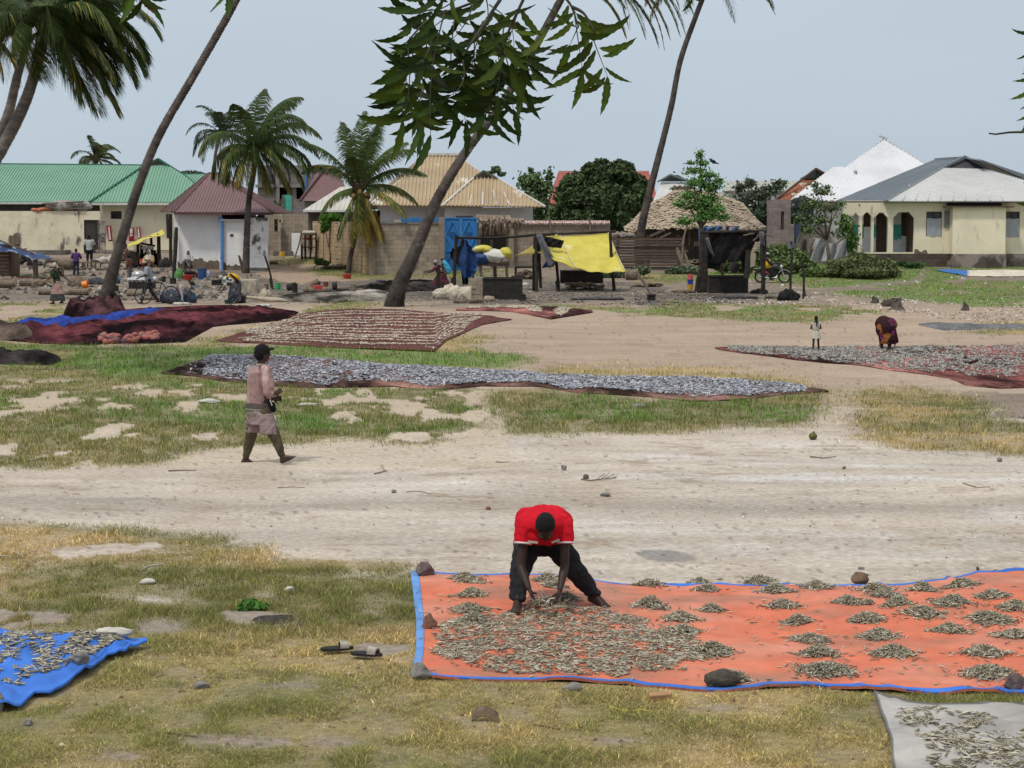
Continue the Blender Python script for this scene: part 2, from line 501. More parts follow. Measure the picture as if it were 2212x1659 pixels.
def soil(px,py,X,Y):
    n=px.size
    def b(v):return np.asarray(v)[:,None]
    base=np.array([0.42,0.335,0.25])
    pale=np.array([0.58,0.53,0.465]);pink=np.array([0.36,0.265,0.20]);dark=np.array([0.19,0.155,0.125]);ash=np.array([0.085,0.078,0.072])
    c=np.tile(base,(n,1))
    wx,wy=wob(px,py,X,Y)
    def fall(v,a,bb):return np.clip((v-a)/(bb-a),0,1)
    # pale salt-white track
    t=fall(wy,870,960)*(1-fall(wy,1400,1700))*.55
    c+=(pale-c)*b(t)
    nn=fbm(X*.35,Y*.7,51,4)
    strk=fbm(X*.5,Y*3.2,57,4)
    rut=np.clip(1-np.abs(wy-(1090+6*np.sin(px/240)))/22,0,1)*.6+np.clip(1-np.abs(wy-1170)/30,0,1)*.25
    wht=np.clip((fbm(X*.5+3,Y*2.0+3,53,4)-.50)*5,0,1)*fall(px,600,1500)*fall(wy,930,1000)*(1-fall(wy,1150,1210))
    c+=(np.array([0.68,0.66,0.64])-c)*b(wht*.55)
    c*=b(1-rut*.6*np.clip(strk*1.6,0,1))
    # pinkish yard in the middle distance
    t=fall(wy,640,670)*(1-fall(wy,790,880))
    c+=(pink-c)*b(t*(.55+.35*(nn-.5)))
    # brown working yard, ash ground
    t=1-fall(wy,640,668)
    c+=(dark*.85-c)*b(t*.8)
    for poly,k in(([(545,600),(700,598),(900,606),(1150,596),(1330,604),(1480,628),(1560,640),(1560,662),(1300,662),(1000,668),(820,650),(545,655)],.8),
                    ([(1400,630),(1700,630),(1760,640),(1650,655),(1480,650)],.75),([(240,600),(480,600),(480,655),(240,650)],.45),
                    ([(-100,600),(250,600),(250,650),(-100,650)],.45),([(1180,615),(1450,625),(1450,660),(1200,650)],.5)):
        i=inpoly(wx,wy,poly)
        c[i]+=(ash-c[i])*(k*np.clip(.6+(nn[i]-.5)*2.2,0,1))[:,None]
    i=inpoly(wx,wy,[(2060,862),(2110,848),(3600,848),(3600,905),(2160,905),(2130,885)])
    c[i]+=(dark*1.0-c[i])*.8
    i=inpoly(wx,wy,[(560,560),(690,572),(800,605),(640,612),(560,600)])
    c[i]+=(np.array([.40,.29,.20])-c[i])*.7
    # shallow damp hollows on the track
    for(cx,cy,rx,ry,k) in((1428,1196,74,13,.75),(900,1187,75,9,.18),(1040,1200,80,8,.22),(820,1195,60,8,.15),(250,1085,160,5,.3)):
        d=((wx-cx)/rx)**2+((wy-cy)/ry)**2
        q=np.clip((1.1-d)*4,0,1)*k
        c+=(np.array([0.20,0.19,0.19])-c)*b(q)
    c*=b(0.80+.40*strk)*b(.88+.24*nn)
    ds=fbm(X*2.2+3,Y*5.5,59,4);dd_=np.clip((ds-.60)*9,0,1)*np.clip(fbm(X*.4,Y*.8,60,2)*2.4-.6,0,1)
    c+=(np.array([.26,.185,.12])-c)*b(dd_*.55)
    ds=fbm(X*.9+30,Y*.5+8,62,4);c+=(np.array([.36,.28,.20])-c)*b(np.clip((ds-.5)*4,0,1)*.4)
    # near soil under turf
    t=fall(py,1280,1330)
    c+=(np.array([0.25,0.205,0.165])-c)*b(t*.8)
    # pale rocky scrapes inside the middle turf
    i=(py>820)&(py<1010)&(px<1100)
    c[i]+=(np.array([.52,.43,.32])-c[i])*.5
    spk=_h((X*23).astype(np.int64),(Y*9).astype(np.int64),5)
    c*=b(np.where(spk>.985,.6,1))
    return c
def make_ground():
    cols=np.concatenate([np.array([-60000,-30000,-15000,-8000,-4500,-2600,-1500,-900,-600]),np.arange(-400,2620,5.0),np.array([2750,2950,3300,3900,5500,9000,17000,32000,62000])])
    rows=np.concatenate([np.array([469.6,470.2,471,472.5,475,480,487,495]),np.arange(503,700,1.5),np.arange(700,1100,3.0),np.arange(1100,1760,4.2),np.array([1800,1900,2100,2500,3500,6000,12000])])
    A,B=np.meshgrid(cols,rows)
    Y=GY(A,B);X=(A-1106)/FPX*Y/(cp+(829.5-B)/FPX*sp)
    X=np.where(np.abs(A-1106)>2500,(A-1106)/FPX*np.maximum(Y,30),X)
    Z=hterr(X,Y)
    # rows behind the camera
    ex=[]
    for yb in(-20.,-400.):
        ex.append(np.stack([(cols-1106)/FPX*30,np.full(cols.shape,yb),np.full(cols.shape,float(0))],-1))
    V=np.stack([X,Y,Z],-1)
    px,py,xx,yy=A.ravel(),B.ravel(),X.ravel(),Y.ravel()
    c=soil(px,py,xx,yy)
    cov,gr=turf(px,py,xx,yy)
    for i in range(4):
        k=np.clip((py-469)/400,.1,1)*14
        c2_,g2_=turf(px+k*2.6*(rng.random(len(px))-.5)*2,py+k*.55*(rng.random(len(px))-.5)*2,xx,yy);cov=cov+c2_
    cov=cov/5
    tc_=turfcol(gr*np.where(py<830,1.0,.75),fbm(xx*3,yy*3,61,2))*np.where(py>1380,.62,np.where(py<830,.7,.5))[:,None]+np.array([.09,.07,.04])
    cv=cov[:,None]*(.72+.25*np.clip((fbm(xx*5,yy*3,63,3)-.4)*4,-1,1))[:,None]
    c=c*(1-cv)+tc_*cv
    V=np.concatenate([V.reshape(-1,3)]+[e_.reshape(-1,3) for e_ in ex])
    c=np.concatenate([c,np.tile(np.array([[.25,.2,.13]]),(len(cols)*2,1))])
    nc=len(cols);nr=len(rows)+2
    idx=np.arange(nr*nc).reshape(nr,nc)
    F=np.stack([idx[:-1,:-1],idx[1:,:-1],idx[1:,1:],idx[:-1,1:]],-1).reshape(-1,4)
    m=M("ground_soil",(0,0,0),attr='Col',scale=13,rough=.95,bump=.02,bscale=30,spec=.12,av=.26,detail=9)
    # finer grain on top
    npmesh("ground",V,F,m,colors=c,smooth=True,kind='structure')
make_ground()
# ------------------------------------------------------------ turf blades
def make_grass():
    n=1250000
    px=rng.uniform(-260,2480,n)
    # denser sampling towards the viewer follows the picture, blades stay real sizes
    py=np.where(rng.random(n)<.42,rng.uniform(545,1130,n),rng.uniform(1130,1720,n))
    Y=GY(px,py);X=(px-1106)/FPX*Y
    jk=np.clip((py-469)/400,.1,1)*16
    cov,gr=turf(px+rng.normal(0,1,n)*jk*1.6,py+rng.normal(0,1,n)*jk*.35,X,Y)
    keep=cov>.5
    # thin stray cover around edges
    wx,wy=wob(px,py,X,Y)
    for k,poly in SHEETS.items():
        q=inpoly(px,py,poly)
        keep&=~q
    px,py,X,Y,gr=px[keep],py[keep],X[keep],Y[keep],gr[keep]
    cl=fbm(X*4.0,Y*2.6,71,3)
    k2=(cl>.34)|(rng.random(len(X))<.62)
    px,py,X,Y,gr,cl=px[k2],py[k2],X[k2],Y[k2],gr[k2],cl[k2]
    Z=hterr(X,Y)
    m=len(X)
    s=Y/FPX # metres per photo pixel
    tall=np.where(py>1130,.6,1.0)*(0.45+1.3*np.clip((cl-.35)*3,0,1))*(0.65+.7*gr)
    h=np.clip(0.046*tall*rng.uniform(.6,1.5,m),.012,.16)*np.where(py>1420,.75,1)
    h=np.maximum(h,s*2.4)
    wdt=np.maximum(.003,s*rng.uniform(.8,1.8,m))
    h=np.where(py>1380,h*.8,h)
    az=rng.uniform(0,2*np.pi,m);ln=rng.uniform(.15,1.5,m)*np.where(py>1380,2.6,np.where(py>1130,1.3,.8))
    bx=np.cos(az+1.57)*wdt/2;by=np.sin(az+1.57)*wdt/2
    tx=np.cos(az)*h*ln;ty=np.sin(az)*h*ln
    V=np.zeros((m,3,3))
    V[:,0]=np.stack([X-bx,Y-by,Z-.005],-1);V[:,1]=np.stack([X+bx,Y+by,Z-.005],-1)
    V[:,2]=np.stack([X+tx,Y+ty,Z+h],-1)
    c=turfcol(gr,rng.random(m))*np.exp(rng.normal(0,.45,m))[:,None]*np.where(py>1370,1.35,1.12)[:,None]
    br=rng.random(m)<.16
    c[br]=BROWN*rng.uniform(.6,1.5,br.sum())[:,None]
    C=np.repeat(c[:,None,:],3,1);C[:,2]*=1.15
    F=np.arange(m*3).reshape(m,3)
    mt=M("grass_blades",(0,0,0),attr='Col',scale=3,rough=.75,spec=.15,transl=.3,av=.1)
    npmesh("grass",V.reshape(-1,3),F,mt,colors=C.reshape(-1,3),kind='stuff',
           label="short patchy grass, part green part straw dry, over the sandy ground",cat="grass")
make_grass()
# ------------------------------------------------------------ litter of shell, bark and wood chips on the working yard
def chips(name,poly,n,size,cols,label,cat,flat=.25):
    xs=[p[0] for p in poly];ys=[p[1] for p in poly]
    px=rng.uniform(min(xs),max(xs),n);py=rng.uniform(min(ys),max(ys),n)
    Y=GY(px,py);X=(px-1106)/FPX*Y
    k=inpoly(*wob(px,py,X,Y),poly)&(fbm(X*.6,Y*.3,81,3)>.38)
    X,Y=X[k],Y[k];m=len(X);Z=hterr(X,Y)
    L=rng.uniform(.4,1.3,m)*size;W=L*rng.uniform(.2,.7,m);H=L*flat*rng.uniform(.4,1.4,m)
    a=rng.uniform(0,2*np.pi,m);ca,sa=np.cos(a),np.sin(a)
    V=np.zeros((m,5,3))
    for i,(u,v) in enumerate(((-.5,-.5),(.5,-.4),(.4,.5),(-.5,.4))):
        V[:,i,0]=X+ca*u*L-sa*v*W;V[:,i,1]=Y+sa*u*L+ca*v*W;V[:,i,2]=Z-.003
    V[:,4,0]=X;V[:,4,1]=Y;V[:,4,2]=Z+H
    f=np.array([(0,1,4),(1,2,4),(2,3,4),(3,0,4)])
    F=(np.arange(m)[:,None,None]*5+f[None]).reshape(-1,3)
    cc=np.array(cols)[rng.integers(0,len(cols),m)]*rng.uniform(.7,1.25,m)[:,None]
    npmesh(name,V.reshape(-1,3),F,M("chips",(0,0,0),attr='Col',scale=20,rough=.9,av=.15),colors=np.repeat(cc,5,0),kind='stuff',label=label,cat=cat)
chips("shell_litter",[(1480,650),(1620,636),(1780,628),(1900,640),(2100,652),(2300,660),(2300,712),(2050,690),(1900,672),(1700,662)],8000,.11,
      [(.46,.41,.35),(.34,.27,.21),(.20,.14,.10),(.10,.08,.07),(.55,.51,.46),(.28,.22,.17)],"pale shell, bark and bone litter scattered in front of the right green field","litter")
chips("wood_litter",[(-100,598),(250,598),(560,604),(1000,620),(1330,610),(1560,628),(1700,640),(1560,664),(1000,664),(560,656),(-100,652)],5500,.12,
      [(.30,.24,.18),(.22,.16,.11),(.12,.1,.085),(.05,.045,.04),(.4,.35,.3),(.08,.07,.06)],"brown and grey bark chips scattered over the ashy work yard","litter")
chips("paper_scraps",[(1560,590),(2300,570),(2300,668),(1560,668)],260,.13,
      [(.8,.8,.78),(.75,.78,.8),(.7,.6,.55)],"white plastic and paper scraps strewn on the far right turf","litter")
chips("dry_leaves",[(-100,1380),(880,1400),(900,1500),(2300,1500),(2300,1700),(-100,1700)],900,.045,
      [(.2,.12,.06),(.3,.22,.12),(.10,.07,.045),(.4,.34,.22),(.14,.09,.05)],"dry leaf bits and twigs strewn in the foreground turf","leaf litter",.3)
chips("track_grit",[(-100,960),(2300,930),(2300,1270),(900,1240),(600,1200),(-100,1130)],900,.032,
      [(.14,.11,.09),(.22,.17,.12),(.3,.22,.15),(.6,.58,.54)],"small dark grit and twig bits on the pale sandy track","grit",.4)
chips("yard_scrap",[(-100,572),(300,575),(560,596),(560,650),(240,650),(-100,650)],1500,.34,
      [(.09,.075,.06),(.05,.045,.04),(.15,.12,.095),(.22,.19,.16),(.07,.08,.10),(.03,.028,.026),(.3,.27,.23)],"broken scraps, rags and sticks littering the left work yard","scrap",.35)
# ------------------------------------------------------------ materials of buildings
CREAM=M("cream_plaster",(.72,.64,.47),(.62,.55,.39),1.2,rough=.9,bump=.01,c3=(.22,.19,.15),s3=.9,t3=(.60,.74),st3=(1,1,1.6))
CREAM_OLD=M("stained_cream_plaster",(.74,.67,.50),(.62,.55,.39),1.0,rough=.92,bump=.02,c3=(.13,.12,.11),s3=1.0,t3=(.53,.68),st3=(1.6,1.6,.7))
CREAM_NEW=M("smooth_cream_plaster",(.80,.72,.54),(.72,.645,.48),.8,rough=.9,bump=.006,c3=(.42,.38,.30),s3=.9,t3=(.58,.76),st3=(2,2,.6))
WHITEW=M("white_plaster",(.80,.79,.78),(.70,.68,.66),.9,rough=.9,bump=.01,c3=(.34,.28,.21),s3=1.1,t3=(.6,.74))
WHITE_OLD=M("mouldy_white_plaster",(.82,.82,.81),(.68,.68,.67),1.0,rough=.92,bump=.015,c3=(.10,.10,.105),s3=1.6,t3=(.50,.62),st3=(1,1,.8))
BLOCK=M("concrete_block",(.41,.335,.25),(.31,.255,.195),1.3,rough=.95,bump=.02,brick=(.46,.23,.012,(.55,.55,.55)),c3=(.11,.09,.07),s3=.8,t3=(.56,.72))
BLOCK_T=M("tan_block",(.60,.44,.27),(.48,.35,.215),1.3,rough=.95,bump=.02,brick=(.46,.23,.014,(.5,.5,.5)),brot=R(62),c3=(.2,.14,.09),s3=.8,t3=(.58,.72))
GREYBLK=M("grey_block",(.26,.24,.23),(.19,.175,.17),1.3,rough=.95,bump=.02,brick=(.46,.23,.012,(.6,.6,.6)))
PLINTH=M("dark_plinth",(.13,.105,.085),(.07,.055,.045),1.2,rough=.95,bump=.02,brick=(.46,.23,.014,(.6,.6,.6)),c3=(.27,.23,.20),s3=.6,t3=(.5,.62))
MUD=M("mud_wall",(.12,.095,.078),(.075,.062,.054),1.5,rough=.95,bump=.02)
DARK=M("dark_interior",(.015,.014,.013),rough=.9)  # near-black: shade behind openings put into the colour; also used for scribbles
def roofmat(n,a,b,c3=None,t3=(.6,.72),rough=.5,spec=.4,metal=0.0,s3=.5):
    return M(n,a,b,.35,rough=rough,spec=spec,metal=metal,bump=.004,c3=c3,s3=s3,t3=t3,st3=(1,1,.3))
R_GREEN=roofmat("green_sheet",(.16,.325,.22),(.19,.36,.25),(.30,.25,.16),(.70,.78))
R_MAROON=roofmat("maroon_sheet",(.165,.088,.085),(.20,.11,.105),(.30,.25,.23),(.68,.8))
R_TAN=roofmat("tan_sheet",(.43,.32,.19),(.35,.26,.155),(.62,.55,.45),(.62,.7))
R_RED=roofmat("red_sheet",(.36,.085,.06),(.30,.07,.05))
R_WHITE=roofmat("white_sheet",(.68,.68,.69),(.58,.58,.60),rough=.38,spec=.5)
R_GREY=roofmat("grey_sheet",(.56,.56,.545),(.48,.485,.475),(.36,.34,.31),(.66,.8),rough=.5)
R_BLUEG=roofmat("blue_grey_sheet",(.235,.26,.29),(.20,.225,.25),rough=.45)
R_RUST=roofmat("rusty_sheet",(.30,.11,.055),(.20,.075,.045),(.45,.38,.30),(.55,.62),rough=.9,s3=1.3)
TRIM=M("pale_trim",(.62,.60,.57),(.5,.49,.46),3)
GREENTRIM=M("green_ridge",(.03,.12,.08),(.04,.15,.1),3,rough=.5)
BLUEPAINT=M("blue_paint",(.035,.19,.46),(.03,.155,.40),2.5,rough=.5,c3=(.06,.22,.45),s3=2)
TEAL=M("teal_paint",(.07,.36,.30),(.10,.42,.36),3)
WOOD=M("grey_wood",(.20,.155,.115),(.11,.085,.065),5,bump=.006,stretch=(4,4,.6))
DWOOD=M("charred_wood",(.045,.036,.03),(.02,.017,.015),6,bump=.008)
SOOT=M("sooty_metal",(.018,.016,.015),(.034,.03,.028),4,rough=.7,bump=.006)
BROWNW=M("brown_board",(.12,.075,.055),(.07,.045,.035),3,bump=.006,stretch=(1,1,8))
GLASS=M("dark_glass",(.02,.022,.025),(.03,.032,.035),2,rough=.15,spec=.5)
def roofp(mb,pts,spacing=.2,w=.05,h=.035,eave=(0,1)):
    """sheet with raised ribs running up the slope"""
    pts=[Vector(p) for p in pts]
    u=(pts[eave[1]]-pts[eave[0]]).normalized()
    n=Vector((0,0,0))
    for i in range(1,len(pts)-1):n+=(pts[i]-pts[0]).cross(pts[i+1]-pts[0])
    n.normalize()
    # keep the sheet flat: every corner slides along its sight line onto the plane of the eave and the highest corner
    ea,eb=pts[eave[0]],pts[eave[1]]
    tp_=max(pts,key=lambda p:(p-ea).cross(eb-ea).length)
    n=(eb-ea).cross(tp_-ea).normalized()
    if n.z<0:n=-n
    co_=Vector((0,0,CAMH))
    for i,p in enumerate(pts):
        d=p-co_;k=d.dot(n)
        if abs(k)>1e-4:
            t=(ea-co_).dot(n)/k
            if .8<t<1.25:pts[i]=co_+d*t
    v=n.cross(u).normalized()
    mb.prism(pts,-n*.05)
    o=pts[0]
    q=[((p-o).dot(u),(p-o).dot(v),(p-o).dot(n)) for p in pts]
    a0,a1=min(t[0] for t in q),max(t[0] for t in q)
    x=a0+spacing*.5
    while x<a1:
        hit=[]
        for i in range(len(q)):
            A,B=q[i],q[(i+1)%len(q)]
            if(A[0]-x)*(B[0]-x)<0:
                t=(x-A[0])/(B[0]-A[0]);hit.append((A[1]+(B[1]-A[1])*t,A[2]+(B[2]-A[2])*t))
        if len(hit)>=2:
            hit.sort();(v0,n0),(v1,n1)=hit[0],hit[-1]
            if v1-v0>.1:
                p=o+u*x+v*(v0-.02)+n*(n0+h/2);r=o+u*x+v*(v1-.02)+n*(n1+h/2)
                mb.beam(p,r,w,h,up=n)
        x+=spacing
def seg(parent,name,p,q,w,h,mat,**k):
    mb=MB();mb.beam(p,q,w,h);return build(mb,name,mat,parent,**k)
def wall_holes(mb,x0,x1,z0,z1,y,t,holes=()):
    """wall facing the viewer at y (front), thickness t behind, with rectangular openings"""
    xs=sorted({x0,x1}|{v for h in holes for v in h[:2]});zs=sorted({z0,z1}|{v for h in holes for v in h[2:]})
    for i in range(len(xs)-1):
        run=None
        for j in range(len(zs)-1):
            cx,cz=(xs[i]+xs[i+1])/2,(zs[j]+zs[j+1])/2
            if any(h[0]<cx<h[1] and h[2]<cz<h[3] for h in holes):
                if run is not None:mb.box(xs[i],xs[i+1],y,y+t,run,zs[j]);run=None
            elif run is None:run=zs[j]
        if run is not None:mb.box(xs[i],xs[i+1],y,y+t,run,zs[-1])
def PX(px,py,Y):return P(px,py,Y).x
def PZ(py,Y,px=1106):return P(px,py,Y).z
def hole(px0,py0,px1,py1,Y):return(PX(px0,py0,Y),PX(px1,py0,Y),PZ(py1,Y),PZ(py0,Y))
def window(parent,h,y,kind='glass',bars=1):
    mb=MB();x0,x1,z0,z1=h;f=.05
    for a in((x0,x0+f,z0,z1),(x1-f,x1,z0,z1),(x0+f,x1-f,z0,z0+f),(x0+f,x1-f,z1-f,z1)):
        mb.box(a[0],a[1],y+.06,y+.12,a[2],a[3])
    for k in range(bars):
        xx=x0+(x1-x0)*(k+1)/(bars+1);mb.box(xx-.02,xx+.02,y+.065,y+.115,z0+f,z1-f)
    wn=build(mb,"window",BROWNW,parent)
    mb=MB();mb.box(x0+.01,x1-.01,y+.16,y+.18,z0+.01,z1-.01);build(mb,"pane",GLASS,wn,)
    return wn
# ------------------------------------------------------------ green roofed long house (left)
Yg=128.0
b0=P(217,545,Yg);b0.z=gz(b0.x,Yg)
gh=thing("green_roof_house","long house under a green ribbed metal roof with a cream wall and small barred window","house",b0)
mb=MB()
xl,xr=PX(-420,436,Yg),PX(212,436,Yg)
wall_holes(mb,xl,xr,1.4,PZ(437,Yg),Yg+.6,.3)
build(mb,"rear_wall",M("grey_render",(.14,.13,.12),(.10,.09,.085),1),gh)
mb=MB()
wx0,wx1=PX(215,440,Yg),PX(372,440,Yg)
wh=hole(239,456,263,473,Yg)
wall_holes(mb,wx0,wx1,1.3,PZ(438,Yg),Yg,.3,[wh])
mb.box(wx0,wx0+.3,Yg+.3,Yg+8,1.3,PZ(438,Yg))
build(mb,"wall",CREAM_NEW,gh)
window(gh,wh,Yg)
E0=Yg-.7
mb=MB()
ridY=Yg+6.5
roofp(mb,[P(-420,436,E0),P(200,436,E0),P(310,358,ridY),P(-420,352,ridY)],.19,.045,.05)
roofp(mb,[P(330,400,Yg+3),P(460,396,Yg+3),P(460,377,ridY+1),P(393,377,ridY+1)],.19,.045,.05)
roofp(mb,[P(194,437,E0-.2),P(372,437,E0-.2),P(470,437,E0-.2),P(396,378,Yg+3.4),P(363,357,Yg+3.4),P(311,358,Yg+3.4)],.19,.045,.05)
build(mb,"roof",R_GREEN,gh)
mb=MB()
mb.beam(P(194,436,E0-.25),P(312,357,Yg+3.3),.16,.12)
mb.beam(P(470,437,E0-.25),P(396,377,Yg+3.3),.16,.12);mb.beam(P(396,377,Yg+3.3),P(342,343,Yg+3.3),.16,.12)
mb.beam(P(312,357,Yg+3.3),P(342,343,Yg+3.3),.16,.12)
mb.beam(P(-420,351,ridY),P(312,357,ridY),.2,.12)
mb.beam(P(392,376,ridY+1),P(462,376,ridY+1),.2,.12)
build(mb,"ridge_cap",GREENTRIM,gh)
mb=MB();mb.prism([P(313,358,Yg+3.6),P(361,357,Yg+3.6),P(342,345,Yg+3.6)],(0,.1,0));build(mb,"gable_vent",M("vent_dark",(.05,.06,.05)),gh)
mb=MB();mb.box(xl,PX(200,440,Yg),E0-.02,E0+.04,PZ(441,E0),PZ(437,E0));mb.box(PX(200,440,Yg),PX(372,440,Yg),E0-.2,E0-.14,PZ(443,E0),PZ(438,E0));build(mb,"fascia_board",TRIM,gh)
# stained yard wall with a doorway, before the house
Yw=124.8
b0=P(100,547,Yw);b0.z=gz(b0.x,Yw)
yw=thing("yard_wall","cream plastered yard wall with black mould streaks and a tall dark doorway","wall",b0)
dh=hole(181,475,215,560,Yw)
mb=MB();wall_holes(mb,PX(-420,457,Yw),PX(216,457,Yw),.4,PZ(456,Yw),Yw,.28,[dh]);build(mb,"wall",CREAM_OLD,yw)
mb=MB();mb.box(dh[0],dh[1]-.3,Yw+.1,Yw+.14,.9,dh[3]);build(mb,"door",M("dark_steel",(.06,.055,.05),(.045,.04,.035),2),yw)
mb=MB()
gx0,gx1=PX(214,478,Yw),PX(229,478,Yw)
for k in range(6):
    x=gx0+(gx1-gx0)*k/5;mb.box(x-.02,x+.02,Yw-.3,Yw-.26,1.1,PZ(478,Yw))
for zz in(PZ(478,Yw),PZ(505,Yw),PZ(524,Yw),PZ(552,Yw)):mb.box(gx0,gx1,Yw-.31,Yw-.25,zz-.04,zz+.04)
mb.box(gx0,gx1,Yw-.275,Yw-.265,PZ(524,Yw),PZ(505,Yw))
build(mb,"gate_leaf",M("gate_rust",(.10,.06,.05),(.3,.3,.3),6),yw)
mb=MB();mb.box(PX(-420,541,Yw),PX(70,541,Yw),Yw-.8,Yw-.02,.6,PZ(545,Yw));mb.box(PX(70,541,Yw),PX(153,541,Yw),Yw-1.5,Yw-.02,.6,PZ(540,Yw));build(mb,"ledge",M("ledge_stone",(.20,.18,.155),(.11,.10,.09),1.6,bump=.03),yw)
for i,(px,py) in enumerate(((76,454),(92,453),(86,455),(105,452),(140,454))):
    mb=MB();a=P(px,py,Yw+.1)
    mb.ell(a+Vector((0,0,.02)),(.28,.2,.12) if i<4 else(.5,.25,.1),noise=.3,seed=i)
    tag(build(mb,"clay_tile",M("orange_clay",(.48,.17,.09),(.38,.14,.08),5),base=a,smooth=True),"orange clay piece lying on top of the stained yard wall","roof tile","orange clay pieces on the yard wall") if i<4 else None
a=P(145,452,Yw+.1)
t_=thing("sack_bundle","grey and white sacks and sticks heaped on top of the yard wall","bundle",a)
mb=MB();mb.ell(a+Vector((-.3,0,.25)),(.9,.3,.34),noise=.35,seed=4);mb.ell(a+Vector((1.0,0,.2)),(.5,.25,.35),noise=.35,seed=5);build(mb,"sack",M("grey_sack",(.36,.34,.31),(.2,.19,.17),3,bump=.02),t_,smooth=True)
mb=MB()
for k in range(7):mb.tube([a+Vector((random.uniform(-1.6,0),-.25,random.uniform(0,.5))),a+Vector((random.uniform(0,1.7),-.25,random.uniform(0,.5)))],.03,5)
build(mb,"stick",WOOD,t_)
# jerseys pegged on the wall
def jersey(px,py,wpx,hpx,Y,kind,label,tilt=0.0):
    a=P(px,py,Y)
    t=thing("football_shirt",label,"shirt",a)
    w_,h_=wpx*.0296,hpx*.0296
    rd=M("red_cloth",(.45,.03,.05),(.38,.025,.04),4);wt=M("white_cloth",(.68,.65,.66),(.6,.57,.58),4)
    mb=MB();G_=[]
    for i in range(9):
        v=i/8;row=[]
        for j in range(9):
            u=j/8;wv=w_*(1-.25*v if kind==1 else 1)
            row.append(a+Vector(((u-.5)*wv+tilt*v*h_,.05*math.sin(u*9+v*3),-v*h_)))
        G_.append(row)
    mb.grid(G_);build(mb,"shirt_body",rd,t,smooth=True).modifiers.new("s",'SOLIDIFY').thickness=.02
    mb=MB()
    if kind==0:
        x0=-w_*.22
        mb.box(a.x+x0,a.x-x0,a.y-.1,a.y-.085,a.z-h_*.62,a.z-.02)
        build(mb,"front_panel",wt,t)
        mb=MB();c=a+Vector((0,-.12,-h_*.42));r=w_*.15
        pts=[]
        for k in range(24):
            q=2*math.pi*k/24
            pts.append(c+Vector((16*math.sin(q)**3/16*r,0,(13*math.cos(q)-5*math.cos(2*q)-2*math.cos(3*q)-math.cos(4*q))/16*r)))
        mb.prism(pts,(0,.02,0));build(mb,"heart_emblem",rd,t)
    else:
        mb.prism([a+Vector((-.02,-.1,-.05)),a+Vector((w_*.2,-.1,-.05)),a+Vector((w_*.12+tilt*h_,-.1,-h_*.9)),a+Vector((-.08+tilt*h_,-.1,-h_*.9))],(0,.02,0));build(mb,"front_panel",wt,t)
    mb=MB();mb.tube([a+Vector((-w_*.6,0,.04)),a+Vector((w_*.6,0,.04))],.02,6);build(mb,"hanger",WOOD,t)
jersey(235,489,11,32,Yg-.35,1,"narrow red and white shirt hanging beside the barred gate",.12)
jersey(284,493,12,28,Yg-.35,0,"red shirt with white front panel and small heart hanging right of the leaning palm")
jersey(299,492,9,24,Yg-.35,1,"pink and white cloth hanging on a slanting stick at the cream wall",.1)
# ------------------------------------------------------------ white house with maroon hip roof
Yh=110.4
b0=P(450,585,Yh);b0.z=gz(b0.x,Yh)
wh_=thing("maroon_roof_house","white plastered house with peeling base under a maroon hip roof","house",b0)
mb=MB();x0=PX(382,460,Yh);x1=PX(578,460,Yh)
mb.box(x0,PX(476,460,Yh),Yh+.5,Yh+8,.2,PZ(458,Yh));mb.box(x0-.02-(PX(382,460,Yh)-PX(370,460,Yh)),x0,Yh+.9,Yh+9,.2,PZ(458,Yh))
build(mb,"wall",WHITEW,wh_)
mb=MB();mb.box(PX(477,474,Yh),PX(529,474,Yh),Yh,Yh+4,.4,PZ(475,Yh));build(mb,"porch_wall",M("porch_white",(.82,.81,.79),(.72,.70,.67),.8,c3=(.35,.3,.25),s3=1.4,t3=(.66,.78)),wh_)
mb=MB();mb.box(PX(529,474,Yh)+.003,x1,Yh-.15,Yh+.6,.4,PZ(470,Yh));build(mb,"mouldy_wall",WHITE_OLD,wh_)
mb=MB();mb.box(PX(527,585,Yh),PX(583,585,Yh),Yh-.8,Yh-.16,-.2,PZ(584,Yh));mb.box(PX(528,585,Yh),PX(580,585,Yh),Yh-.5,Yh-.16,PZ(584,Yh),PZ(578,Yh));build(mb,"step",M("step_stone",(.18,.165,.15),(.09,.085,.08),2,bump=.02),wh_)
# exposed base where plaster has fallen: raised plaster lip above, brown render below
mb=MB()
def ragged(px0,px1,top,amp,Yp,bot=588,seed=0):
    n=int((px1-px0)/1.4);pts=[]
    for k in range(n+1):
        x=px0+(px1-px0)*k/n
        pts.append(P(x,top-amp*(float(fbm(x*.11,seed,5,3))-.45)*2,Yp))
    pts+=[P(px1,bot,Yp),P(px0,bot,Yp)]
    return pts
for(a_,b_,tp,am,yy) in((384,474,565,11,Yh+.49),(479,528,571,9,Yh-.01)):
    p_=ragged(a_,b_,tp,am,yy);mb.prism(p_,(0,-.012,0))
build(mb,"bare_base",M("bare_render",(.20,.155,.11),(.13,.10,.075),2,bump=.02),wh_)
mb=MB()
ap=P(452,374,Yh+5.5);ap2=P(470,374,Yh+5.5)
e1=P(375,458,Yh-.4);e2=P(590,459,Yh-.4);e0=P(349,457,Yh+2.2+7)
roofp(mb,[e1,e2,ap2,ap],.17,.04,.03)
roofp(mb,[e0,e1,ap],.17,.04,.03,)
roofp(mb,[e2,e2+Vector((0,9,0)),ap2],.17,.04,.03)
build(mb,"roof",R_MAROON,wh_)
mb=MB();mb.beam(e1,ap,.14,.1);mb.beam(e0,ap,.14,.1);mb.beam(e2,ap2,.14,.1);mb.beam(ap,ap2,.14,.1);mb.beam(e1-Vector((0,0,.08)),e2-Vector((0,0,.08)),.05,.12);build(mb,"ridge_cap",M("maroon_dark",(.10,.055,.055),(.13,.07,.07),3),wh_)
